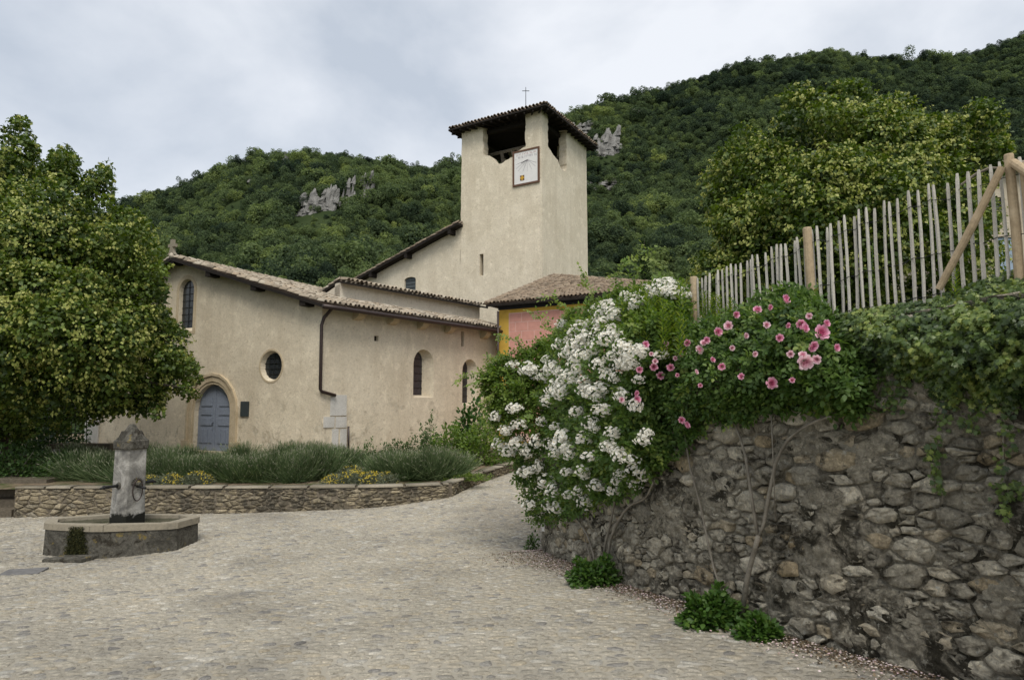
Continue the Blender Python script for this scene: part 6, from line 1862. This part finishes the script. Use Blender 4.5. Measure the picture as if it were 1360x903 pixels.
# ------------------------------------------------------------------ terrace plants
def lavender_proto(seed, n_=900):
    R = np.random.default_rng(seed); lf = Leafs()
    an = R.uniform(0, 6.2832, n_); tilt = np.abs(R.normal(0, .50, n_)); D = np.c_[np.cos(an) * np.sin(tilt), np.sin(an) * np.sin(tilt), np.cos(tilt)]
    P = np.c_[np.cos(an) * tilt * .18, np.sin(an) * tilt * .18, np.full(n_, .0)] + R.normal(0, .06, (n_, 3)) * np.array((1, 1, 0))
    ln = R.uniform(.34, .74, n_)
    lf.add(P, np.c_[-np.sin(an), np.cos(an), R.normal(0, .3, n_)] + np.array((0, -1, 0)), D, ln, T_BLADEW, np.clip(R.normal(.42, .2, n_), 0, .9))
    m = R.random(n_) < .22                                  # flower spikes at the ends
    lf.add((P + D * ln[:, None] * .9)[m], np.c_[-np.sin(an), np.cos(an), an * 0][m] + np.array((0, -1, 0)), D[m] + R.normal(0, .1, (m.sum(), 3)), .07, T_STRIPW, R.uniform(.86, 1, m.sum()))
    nd = 500; d = unit(R.normal(size=(nd, 3))); d[:, 2] = abs(d[:, 2])
    lf.add(d * np.array((.30, .30, .27)) * (R.random(nd) ** .4)[:, None], d + R.normal(0, .5, (nd, 3)), d * .6 + np.array((0, 0, .8)) + R.normal(0, .3, (nd, 3)), R.uniform(.08, .16, nd), T_STRIPW, np.clip(R.normal(.32, .2, nd), 0, .8))
    return lf.mesh('lavender_bush', MAT['lavender'])
T_BLADEW = (np.array([(-.008, 0, 0), (.008, 0, 0), (.007, .7, 0), (0, 1, 0), (-.007, .7, 0)]), np.array([(0, 1, 2, 3, 4)]))
LV = [lavender_proto(100 + i) for i in range(5)]
R = np.random.default_rng(5)
def on_terr(px, Y):
    r = ray(px, 620); x = r[0] / r[1] * Y; return np.array((x, Y, float(terr(x, Y))))
def lav(px, Y, s_, label):
    p = on_terr(px, Y)
    o = bpy.data.objects.new('lavender_bush', LV[R.integers(5)]); col.objects.link(o); o.location = p.tolist(); o.rotation_euler = (0, 0, R.uniform(0, 6)); o.scale = (s_ * R.uniform(.95, 1.25), s_ * R.uniform(.95, 1.25), s_ * R.uniform(.66, 1.02))
    tag(o, label, 'lavender', 'lavender bushes on the terrace')
for px in range(100, 420, 17):
    lav(px + R.uniform(-5, 5), R.uniform(15.7, 16.3), R.uniform(.95, 1.25), 'green lavender bush in the row along the terrace wall')
for px in range(90, 430, 17):
    lav(px + R.uniform(-6, 6), R.uniform(16.9, 17.6), R.uniform(1.1, 1.4), 'green lavender bush in the row behind the wall-side row')
for (px, Y, s_) in ((428, 16.3, 1.3), (440, 16.8, 1.55), (452, 17.0, 1.65), (466, 17.2, 1.5), (415, 16.6, 1.35), (404, 16.2, 1.2)):
    lav(px, Y, s_, 'tall pale lavender bush below the white corner stones')
for (px, Y, s_) in ((508, 16.1, 1.15), (524, 16.3, 1.2), (540, 16.1, 1.25), (556, 16.4, 1.25), (572, 16.2, 1.25), (588, 16.3, 1.2), (602, 16.5, 1.1), (516, 17.0, 1.2), (548, 17.1, 1.25), (578, 17.2, 1.2), (605, 17.4, 1.0), (495, 16.9, 1.2)):
    lav(px, Y, s_, 'dense lavender bush in the bed before the narrow church windows')
# santolina mounds with yellow heads
def mound(seed):
    R = np.random.default_rng(seed); lf = Leafs(); n_ = 1300; d = unit(R.normal(size=(n_, 3))); d[:, 2] = abs(d[:, 2])
    P = d * np.array((.34, .30, .27)) * (R.random(n_) ** .3 * (1 + .15 * np.sin(d[:, 0] * 9 + seed)))[:, None]
    lf.add(P, d + R.normal(0, .6, (n_, 3)), d + R.normal(0, .4, (n_, 3)), R.uniform(.04, .08, n_), T_STRIPW, np.clip(R.normal(.42, .18, n_), 0, .76))
    m_ = 330; d2 = unit(R.normal(size=(m_, 3)) + np.array((.1, -.1, .5))); d2[:, 2] = abs(d2[:, 2]); q = (np.sin(d2[:, 0] * 4 + seed) > -.35)
    lf.add((d2 * np.array((.36, .32, .31)))[q], d2[q], rand_dir(q.sum()), .035, T_OVAL, R.uniform(.84, 1, q.sum()))
    return lf.mesh('santolina', MAT['santolina'])
SM = [mound(i) for i in range(3)]
for i, (px, Y, s_, lab) in enumerate(((225, 15.1, .95, 'grey santolina mound behind the fountain spout'), (262, 15.2, 1.05, 'yellow flowering santolina mound beside the lavender row'), (200, 15.2, .8, 'pale santolina mound hidden partly by the fountain pillar'), (445, 15.1, .9, 'low grey santolina mound on the wall edge below the white stones'),
                                      (470, 15.3, 1.15, 'bright yellow santolina mound in the middle of the cluster'), (492, 15.15, 1.05, 'grey and yellow santolina mound beside the bare soil'), (466, 15.9, 1.2, 'santolina mound with yellow heads behind the cluster'), (512, 15.5, .9, 'small grey santolina mound under the dense lavender'))):
    p = on_terr(px, Y); o = bpy.data.objects.new('santolina', SM[i % 3]); col.objects.link(o); o.location = p.tolist(); o.rotation_euler = (0, 0, i * 1.3); o.scale = (s_ * 1.1, s_, s_)
    tag(o, lab, 'plant', 'santolina mounds on the terrace')
# shrubs by the side wall
def shrub(name, px, py0, py1, Y, w_px, n_, mat_, size, label, seed, tone=.5, cat='shrub', flat=.7):
    R = np.random.default_rng(seed); b0 = on_terr(px, Y); zt_ = at(px, py1, Y)[2]; h = zt_ - b0[2]; wr = w_px / FPX * Y / 2
    t = empty(name, b0, label, cat); lf = Leafs(); d = unit(R.normal(size=(n_, 3))); d[:, 2] = abs(d[:, 2]); rr = R.random(n_) ** .4
    lump = 1 + .22 * np.sin(d[:, 0] * 7 + seed) * np.cos(d[:, 2] * 6 + seed) + .12 * np.sin(d[:, 0] * 17)
    P = b0 + d * (rr * lump)[:, None] * np.array((wr, wr * flat, h))
    lf.add(P, d * .6 + np.array((0, -.3, .7)) + R.normal(0, .4, (n_, 3)), d + R.normal(0, .5, (n_, 3)), R.uniform(.7, 1.3, n_) * size, T_OVALW, np.clip(R.normal(tone, .2, n_), 0, 1))
    part('foliage', lf.mesh('foliage', mat_), t, kind='stuff')
    for i in range(6):
        b = MB(); b.tube([b0 - np.array((0, 0, .05)), b0 + np.array((R.uniform(-.6, .6) * wr, R.uniform(-.4, .4) * wr, h * R.uniform(.4, .8)))], [.015, .006], 5); part('stem', b.mesh('stem', MAT['stem']), t)
shrub('bay_shrub', 624, 585, 530, 21.6, 50, 900, MAT['leaf_weed'], .15, 'broad-leaved dark shrub against the church side wall', 3, .25)
shrub('green_shrub', 636, 598, 556, 19.6, 84, 2600, MAT['leaf_fresh'], .09, 'fresh green spreading shrub at the end of the terrace', 4, .45)
shrub('green_shrub', 600, 600, 562, 20.0, 70, 2200, MAT['leaf_fresh'], .085, 'lower green shrub beside the narrow church window', 5, .35)
shrub('box_shrub', 542, 602, 580, 19.6, 110, 2600, MAT['leaf_rose'], .06, 'low dark clipped hedge behind the lavender bed', 6, .3, 'hedge', .25)
shrub('grey_shrub', 570, 590, 556, 20.6, 34, 700, MAT['lavender'], .09, 'grey-green shrub with upright spires by the church wall', 7, .6)
shrub('yellow_shrub', 490, 605, 585, 17.2, 40, 1100, MAT['leaf_weed'], .05, 'small rounded green shrub between the lavender beds', 8, .45)
shrub('ground_cover', 618, 640, 629, 16.1, 70, 900, MAT['leaf_fresh'], .05, 'fresh green ground cover spilling to the terrace corner', 9, .5, 'plant', .5)
shrub('dark_shrub', 20, 640, 590, 16.8, 150, 2600, MAT['leaf_rose'], .08, 'dark shrub in the shade under the big lime tree', 11, .2)
shrub('dark_shrub', 82, 640, 600, 16.4, 70, 1300, MAT['leaf_rose'], .07, 'dark bush between the shade and the lavender row', 12, .3)
shrub('shade_hedge', -40, 600, 545, 21.5, 240, 3600, MAT['leaf_rose'], .12, 'dark hedge behind the trunk of the big lime tree', 13, .15, 'hedge', .35)
shrub('shade_hedge', 50, 590, 548, 23.5, 150, 2600, MAT['leaf_rose'], .12, 'dark hedge standing behind the stone bench', 14, .15, 'hedge', .35)

# stone bench and iron gate beside the church front
bb = on_terr(108, 20.2)
bench = empty('stone_bench', bb, 'dark stone slab bench under the lime tree near the church', 'bench')
def wbox(name, px0, px1, py0, py1, Y, dep, mat_, owner):
    a_, c_ = at(px0, py1, Y), at(px1, py0, Y); b = MB(); b.box(((a_[0] + c_[0]) / 2, Y + dep / 2, (a_[2] + c_[2]) / 2), abs(c_[0] - a_[0]), dep, abs(c_[2] - a_[2])); return part(name, b.mesh(name, mat_), owner)
wbox('seat', 62, 146, 590, 596, 20.2, .6, MAT['joint_dark'], bench)
wbox('support', 66, 84, 596.1, 618, 20.3, .4, MAT['white_stone'], bench); wbox('support', 124, 140, 596.1, 618, 20.3, .4, MAT['coping'], bench)
gt = empty('iron_gate', at(105, 592, 26.5), 'black iron bar gate between hedge and church corner', 'gate')
for i in range(12):
    px = 60 + i * 5; b = MB(); b.tube([at(px, 598, 26.5), at(px, 536, 26.5)], .018, 6); part('bar', b.mesh('bar', MAT['black']), gt)
for py in (542, 586):
    b = MB(); b.tube([at(57, py, 26.48), at(118, py, 26.48)], .024, 6); part('rail', b.mesh('rail', MAT['black']), gt)
# steps at the end of the terrace wall
st = empty('stone_steps', at(0, 690, 14.6), 'dark worn stone steps up to the terrace beside the wall end', 'steps')
for i in range(4):
    z0 = -1.25; z1 = g(-11.6, 14.4) + (TERR - g(-11.6, 14.4)) * (i + 1) / 4; b = MB(); b.box((at(2, 660, 14.4)[0] - 1.15, 14.5 + .32 * i + .3, (z0 + z1) / 2), 2.65, .62 if i < 3 else .5, z1 - z0); part('step', b.mesh('step', MAT['joint_dark']), st)

# ------------------------------------------------------------------ house beyond the garden
H0 = at(1316, 400, 23.0); hz = float(gz(H0[0], 23.0))
house = empty('stone_house', (H0[0] + 3, 23, hz), 'pale stone house with blue shutters behind the fence', 'house')
k = NT('house_stone', .95, .1)
_a = k.ramp(k.noise(2.2, 6, .6), [(.3, (.40, .33, .24)), (.7, (.56, .49, .38))]); k.bump(k.noise(12, 6, .7), .03, .6); MAT['house'] = k.base(_a)
MAT['shutter_blue'] = plain('shutter_blue', (.30, .37, .46), .6, .3, 0, .1, 12)
hx0, hx1 = H0[0], H0[0] + 7.0; ztop_h = at(1340, 225, 23)[2]
wz0, wz1 = at(1340, 345, 23)[2], at(1340, 318, 23)[2]
h3 = lambda s_, z, dep=0.0: (hx0 + s_, 23.0 + dep, z)
wn1 = [(.35, hz + .1), (1.15, hz + .1), (1.15, at(1340, 315, 23)[2]), (.35, at(1340, 315, 23)[2])]
wn2 = [(.3, at(1340, 280, 23)[2]), (.75, at(1340, 280, 23)[2]), (.75, at(1340, 262, 23)[2]), (.3, at(1340, 262, 23)[2])]
b = MB(); panel(b, [(0, hz - .5), (7, hz - .5), (7, ztop_h), (0, ztop_h)], [wn1, wn2], h3, [.2, .2]); b.add([h3(0, hz - .5), h3(0, hz - .5, 6), h3(0, ztop_h, 6), h3(0, ztop_h)], [(0, 1, 2, 3)])
part('wall', b.mesh('wall', MAT['house']), house)
b = MB(); b.prism(wn1, h3, .06, .1); sh_ = part('shutter', b.mesh('shutter', MAT['shutter_blue']), house)
for i in range(7):
    b = MB(); b.box(h3(.75, wn1[0][1] + (wn1[2][1] - wn1[0][1]) * (i + .5) / 7, .045), .76, .02, .04); part('slat', b.mesh('slat', MAT['shutter_blue']), sh_)
b = MB(); b.prism(wn2, h3, .12, .15); part('window', b.mesh('window', MAT['glass_dark']), house)
ea, eb = np.array(h3(-.4, ztop_h + .02, -.4)), np.array(h3(7.4, ztop_h + .02, -.4)); ec, ed = np.array(h3(7.4, ztop_h + 1.3, 3.2)), np.array(h3(-.4, ztop_h + 1.3, 3.2))
b = MB(); slab(b, [ea, eb, ec, ed], .12); hr_ = part('roof', b.mesh('roof', MAT['dark_wood']), house)
lay_tiles(bilinear(ea, eb, ec, ed), 34, 10, MAT['tile'], hr_, 0, 'canal tiles of the garden house', 71)

# ------------------------------------------------------------------ petals on the paving
R = np.random.default_rng(91); n_ = 3600
t = R.random(n_); ss = 2.2 + t * (wall_s[-1] - 1.6); dd = np.abs(R.normal(0, .20, n_)) * (1 + .9 * np.exp(-((ss - wall_s[-1] + 1.0) / .9) ** 2)) + .03
x = np.interp(ss, wall_s, wall_xy[:, 0]) - dd * .92; y = np.interp(ss, wall_s, wall_xy[:, 1]) - dd * .35
P = np.c_[x, y, g(x, y) + .014 + R.uniform(0, .01, n_)]
lf = Leafs(); lf.add(P, np.c_[R.normal(0, .3, n_), R.normal(0, .3, n_), np.ones(n_)], np.c_[R.normal(size=(n_, 2)), np.zeros(n_)], R.uniform(.010, .026, n_), T_OVALW, R.random(n_) ** .8)
solo('fallen_petals', lf.mesh('fallen_petals', MAT['litter']), 'pink and white petals fallen along the foot of the wall', 'petals', kind='stuff')

# dry leaf crumbs swept against the foot of the wall
n_ = 9000; t = R.random(n_); ss = 1.8 + t * (wall_s[-1] - 1.75); dd = np.abs(R.normal(0, .16, n_)) * (1 + 2.2 * np.exp(-((ss - wall_s[-1] + .6) / 1.0) ** 2)) + .02
x = np.interp(ss, wall_s, wall_xy[:, 0]) - dd * .92; y = np.interp(ss, wall_s, wall_xy[:, 1]) - dd * .30
lf = Leafs(); lf.add(np.c_[x, y, g(x, y) + .010 + R.uniform(0, .008, n_)], np.c_[R.normal(0, .4, n_), R.normal(0, .4, n_), np.ones(n_)], np.c_[R.normal(size=(n_, 2)), np.zeros(n_)], R.uniform(.008, .030, n_), T_OVAL, R.random(n_))
solo('leaf_litter', lf.mesh('leaf_litter', leafmat('dry_leaf', [(0, (.05, .038, .024)), (.6, (.13, .095, .06)), (1, (.26, .20, .13))], .1, .9, .1)), 'brown dry leaf crumbs along the foot of the wall', 'leaves', kind='stuff')
# ------------------------------------------------------------------ wooded hills
SKY_L = [(-600, 420), (-300, 380), (0, 335), (100, 300), (165, 272), (230, 248), (290, 224), (340, 206), (370, 202), (440, 198), (490, 207), (540, 214), (575, 216), (600, 209), (640, 207), (690, 190), (730, 172), (755, 152), (800, 138), (850, 124), (900, 108), (950, 94), (1000, 82), (1050, 73), (1090, 67),
         (1110, 66), (1150, 74), (1200, 78), (1250, 74), (1290, 69), (1320, 62), (1360, 40), (1500, -10), (1800, -60), (2300, -60)]
sk = np.array(SKY_L, float)
_u = (sk[:, 0] - 680) / FPX
_rr = [ray(a, b_) for a, b_ in SKY_L]
sk_u = np.array([r[0] / r[1] for r in _rr]); sk_t = np.array([r[2] / r[1] for r in _rr])
Y0_, RIDGE = 58.0, 400.0
def ridgeY(u):
    return 330 + 110 * np.clip((u + .2) / .9, 0, 1) + 22 * np.sin(u * 7)
def hill(u, Y):
    Tr = np.interp(u, sk_u, sk_t) - 4.5 / ridgeY(u)
    Dr = ridgeY(u); s_ = (Y - Y0_) / (Dr - Y0_)
    T0_ = (-1.2 - EYE) / Y0_
    sc_ = np.clip(s_, 0, 1)
    z = EYE + Y * (T0_ + (Tr - T0_) * sc_ ** .72)
    X = u * Y
    nz = (vnoise(X / 55, Y / 55, 1) - .5) * 13 + (vnoise(X / 22, Y / 22, 2) - .5) * 6
    z = z + nz * np.clip(sc_ * 3, 0, 1) * np.clip((1 - sc_) * 4, .12, 1)
    z = z - np.clip(s_ - 1, 0, 5) ** 1.1 * 90
    return z
us = np.linspace(-1.55, 1.55, 240); Ys = np.concatenate([np.linspace(Y0_, 140, 40), np.linspace(145, 700, 110)])
U, YY = np.meshgrid(us, Ys); ZZ = hill(U, YY)
V = np.stack([U * YY, YY, ZZ], -1).reshape(-1, 3); nu = len(us)
i_ = np.arange((len(Ys) - 1) * nu).reshape(len(Ys) - 1, nu)[:, :-1].ravel()
me = mesh_np('hills', V, [np.stack([i_, i_ + 1, i_ + nu + 1, i_ + nu], 1)], MAT['forest_floor'], smooth=True)
solo('hills', me, 'steep wooded hills rising behind the village', kind='structure', loc=(0, 300, 0))

# rock outcrops (traced where grey limestone breaks the woods)
def hill_hit(px, py):
    r = ray(px, py); u = r[0] / r[1]; Y = np.linspace(70, 460, 1600); z = hill(np.full_like(Y, u), Y); d = z - (EYE + Y * r[2] / r[1])
    k_ = np.argmax(d > 0); return (Y[k_] if d[k_] > 0 else float(ridgeY(u))), u
ROCKS = [(414, 265, 34, 42, ''), (438, 257, 26, 50, ''), (461, 251, 18, 46, ''), (486, 243, 18, 44, ''), (371, 213, 16, 30, ''), (308, 255, 28, 20, ''), (396, 278, 32, 18, ''),
         (808, 186, 36, 44, ''), (771, 168, 36, 22, ''), (797, 243, 48, 20, ''), (846, 145, 22, 16, ''), (334, 237, 16, 18, '')]
LAB = ['stepped pale crag at the foot of the crag group on the wooded hill', 'tallest grey crag of the group on the wooded hill', 'slim grey spire beside the tallest crag on the hill', 'grey crag standing apart from the crag group', 'small rock just under the hill summit', 'low pair of grey rocks on the wooded slope', 'flat grey ledge below the crag group',
       'large white cliff on the hillside beside the tower', 'slanting grey slab just under the ridge behind the tower roof', 'broken grey ledge below the white cliff', 'small high rock near the ridge above the white cliff', 'small rock on the slope below the summit rock']
for q, (px, py, w_px, h_px, _) in enumerate(ROCKS):
    Y, u = hill_hit(px, py + h_px * .45); R = np.random.default_rng(200 + q)
    c = at(px, py, Y - 1.0); wr, hr = w_px / FPX * Y / 2 * 1.1, h_px / FPX * Y / 2 * 1.12
    b = MB(); nsp = max(9, int(w_px * h_px / 45))
    for k_ in range(nsp):
        t_ = R.random(); fx_ = R.uniform(-1, 1); zc_ = hr * (R.uniform(-.95, .55) + .25 * fx_); edge = 1 - .45 * abs(fx_)
        hh = hr * edge * R.uniform(.22, .60); ww = wr * R.uniform(.13, .30); lean = R.uniform(.0, .5); n5 = 6; base_i = len(b.v); ph = R.uniform(0, 6)
        rings = [(-1.1, 1.15), (-.35, 1.0), (.3, .85), (.75, .6), (1.0, .28)]
        for (t, rr) in rings:
            for i in range(n5):
                an = 6.2832 * i / n5 + ph; j_ = R.uniform(.65, 1.3)
                b.v.append((c[0] + fx_ * wr * .85 + ww * rr * j_ * math.cos(an) + lean * t * ww, c[1] + 1.2 + ww * rr * j_ * math.sin(an) + (zc_ / hr + 1 + t * hh / hr) * 1.3, c[2] + zc_ + hh * t + R.uniform(-.12, .12) * hh))
        for a_ in range(len(rings) - 1):
            for i in range(n5):
                b.f.append([base_i + a_ * n5 + i, base_i + a_ * n5 + (i + 1) % n5, base_i + (a_ + 1) * n5 + (i + 1) % n5, base_i + (a_ + 1) * n5 + i]); b.m.append(0); b.a.append(.5)
        b.f.append([base_i + (len(rings) - 1) * n5 + i for i in range(n5)]); b.m.append(0); b.a.append(.5)
    solo('rock_outcrop', b.mesh('rock_outcrop', MAT['limestone']), LAB[q], 'rock', 'limestone outcrops on the wooded hill')

# the wood itself: thousands of crowns, far too many to count
def tree_proto(n_, seed):
    R = np.random.default_rng(seed); k_ = R.integers(7, 12); cs_ = R.normal(0, .33, (k_, 3)) * np.array((1, 1, .55)) + np.array((0, 0, .62)); rs = R.uniform(.22, .46, k_)
    w_ = R.choice(k_, n_, p=rs ** 2 / (rs ** 2).sum()); d = unit(R.normal(size=(n_, 3)) + np.array((0, 0, .35)))
    P = cs_[w_] + d * (rs[w_] * R.uniform(.74, 1.08, n_))[:, None]
    N = d + np.array((0, 0, .35)) + R.normal(0, .4, (n_, 3)); D = np.cross(N, R.normal(size=(n_, 3)))
    return leaves(P, N, D, R.uniform(.07, .13, n_), T_TRI, np.clip(.40 + R.normal(0, .09, n_) + R.normal(0, .06, k_)[w_], 0, 1))
R = np.random.default_rng(321)
cand = 90000
u_ = R.uniform(-.98, 1.0, cand); Yr = ridgeY(u_)
Y_ = Y0_ + 6 + (Yr + 14 - Y0_ - 6) * R.random(cand) ** .62
X_ = u_ * Y_
hgt = np.clip(np.exp(R.normal(1.45, .36, cand)) * (.75 + .5 * vnoise(X_ / 26, Y_ / 26, 8)), 2.2, 12.5)
cell = {}; keep = []
for i in range(cand):                                   # space the crowns
    ck = (int(X_[i] // 2.9), int(Y_[i] // 3.3))
    if ck in cell:
        continue
    cell[ck] = 1; keep.append(i)
keep = np.array(keep); X_, Y_, u_, hgt = X_[keep], Y_[keep], u_[keep], hgt[keep]
Z_ = hill(u_, Y_)
px_, py_ = to_px(np.c_[X_, Y_, Z_ + hgt * .6])
ok = (px_ > -110) & (px_ < 1470) & (py_ < 560)
for (rx, ry, w_px, h_px, _) in ROCKS:                   # leave the rock faces bare
    Yk, _u2 = hill_hit(rx, ry + h_px * .45)
    wob = vnoise(px_ / 5, py_ / 5, 9) * 5
    inx = abs(px_ - rx) < w_px * .5 + wob - 2
    ok &= ~((R.random(len(ok)) < .85) & inx & (py_ > ry - h_px * .30) & (py_ < ry + h_px * .42) & (Y_ < Yk + 3))
    hgt = np.where(inx & (py_ >= ry + h_px * .30) & (py_ < ry + h_px * .5 + 16) & (Y_ < Yk + 3), hgt * .42, hgt)
X_, Y_, Z_, hgt, u_ = X_[ok], Y_[ok], Z_[ok], hgt[ok], u_[ok]
tone = -.02 - .10 * np.clip(u_ / .45, 0, 1) + .34 * (vnoise(X_ / 34, Y_ / 34, 5) - .5) + .25 * (vnoise(X_ / 110, Y_ / 110, 6) - .5) + R.normal(0, .17, len(X_)) + np.where(Y_ < 150, .10, 0)
NP = 8; n_t = len(X_)
Vs, Fs, As, PK, nb = [], [], [], [], 0
for k_ in range(NP):
    V, F, A = tree_proto(1500, 500 + k_); Vs.append(V); Fs.append(F + nb); As.append(A); PK.append(np.full(len(V), k_)); nb += len(V)
pts = np.c_[X_, Y_, Z_ - .4]
V = np.concatenate(Vs + [pts])
me = mesh_np('forest', V, Fs, MAT['wood'], attr=np.concatenate(As))
def vattr(nm, ty, arr):
    a = me.attributes.new(nm, ty, 'POINT'); a.data.foreach_set('vector' if ty == 'FLOAT_VECTOR' else 'value', np.asarray(arr).ravel())
pre = nb
vattr('proto', 'INT', np.concatenate(PK + [np.full(n_t, -1)]).astype(np.int32))
vattr('pick', 'INT', np.concatenate([np.full(pre, -1), R.integers(0, NP, n_t)]).astype(np.int32))
vattr('tone', 'FLOAT', np.concatenate([np.zeros(pre), tone]).astype(np.float32))
sw = hgt * R.uniform(.58, .82, n_t)
vattr('scl', 'FLOAT_VECTOR', np.concatenate([np.ones((pre, 3)), np.c_[sw, sw, hgt * .75]]).astype(np.float32))
vattr('turn', 'FLOAT_VECTOR', np.concatenate([np.zeros((pre, 3)), np.c_[np.zeros((n_t, 2)), R.uniform(0, 6.2832, n_t)]]).astype(np.float32))
forest = solo('forest', me, 'dense green woods covering the hills behind the church', 'forest', kind='stuff', loc=(0, 0, 0))
ng = bpy.data.node_groups.new('forest_scatter', 'GeometryNodeTree')
ng.interface.new_socket('Geometry', in_out='INPUT', socket_type='NodeSocketGeometry'); ng.interface.new_socket('Geometry', in_out='OUTPUT', socket_type='NodeSocketGeometry')
def gn(t, **k):
    q = ng.nodes.new(t)
    for a, b_ in k.items():
        setattr(q, a, b_)
    return q
gi, go = gn('NodeGroupInput'), gn('NodeGroupOutput')
def named(nm, ty):
    q = gn('GeometryNodeInputNamedAttribute', data_type=ty); q.inputs['Name'].default_value = nm; return q.outputs[0]
def equal(sock, v):
    q = gn('FunctionNodeCompare', data_type='INT', operation='EQUAL'); ng.links.new(sock, q.inputs[2]); q.inputs[3].default_value = v; return q.outputs[0]
jn = gn('GeometryNodeJoinGeometry')
for k_ in range(NP):
    sp = gn('GeometryNodeSeparateGeometry', domain='POINT'); ng.links.new(gi.outputs[0], sp.inputs['Geometry']); ng.links.new(equal(named('proto', 'INT'), k_), sp.inputs['Selection'])
    s2 = gn('GeometryNodeSeparateGeometry', domain='POINT'); ng.links.new(gi.outputs[0], s2.inputs['Geometry']); ng.links.new(equal(named('pick', 'INT'), k_), s2.inputs['Selection'])
    ip = gn('GeometryNodeInstanceOnPoints'); ng.links.new(s2.outputs[0], ip.inputs['Points']); ng.links.new(sp.outputs[0], ip.inputs['Instance'])
    ng.links.new(named('scl', 'FLOAT_VECTOR'), ip.inputs['Scale']); ng.links.new(named('turn', 'FLOAT_VECTOR'), ip.inputs['Rotation'])
    ng.links.new(ip.outputs[0], jn.inputs[0])
ng.links.new(jn.outputs[0], go.inputs[0])
md = forest.modifiers.new('scatter', 'NODES'); md.node_group = ng
print('forest trees', n_t)
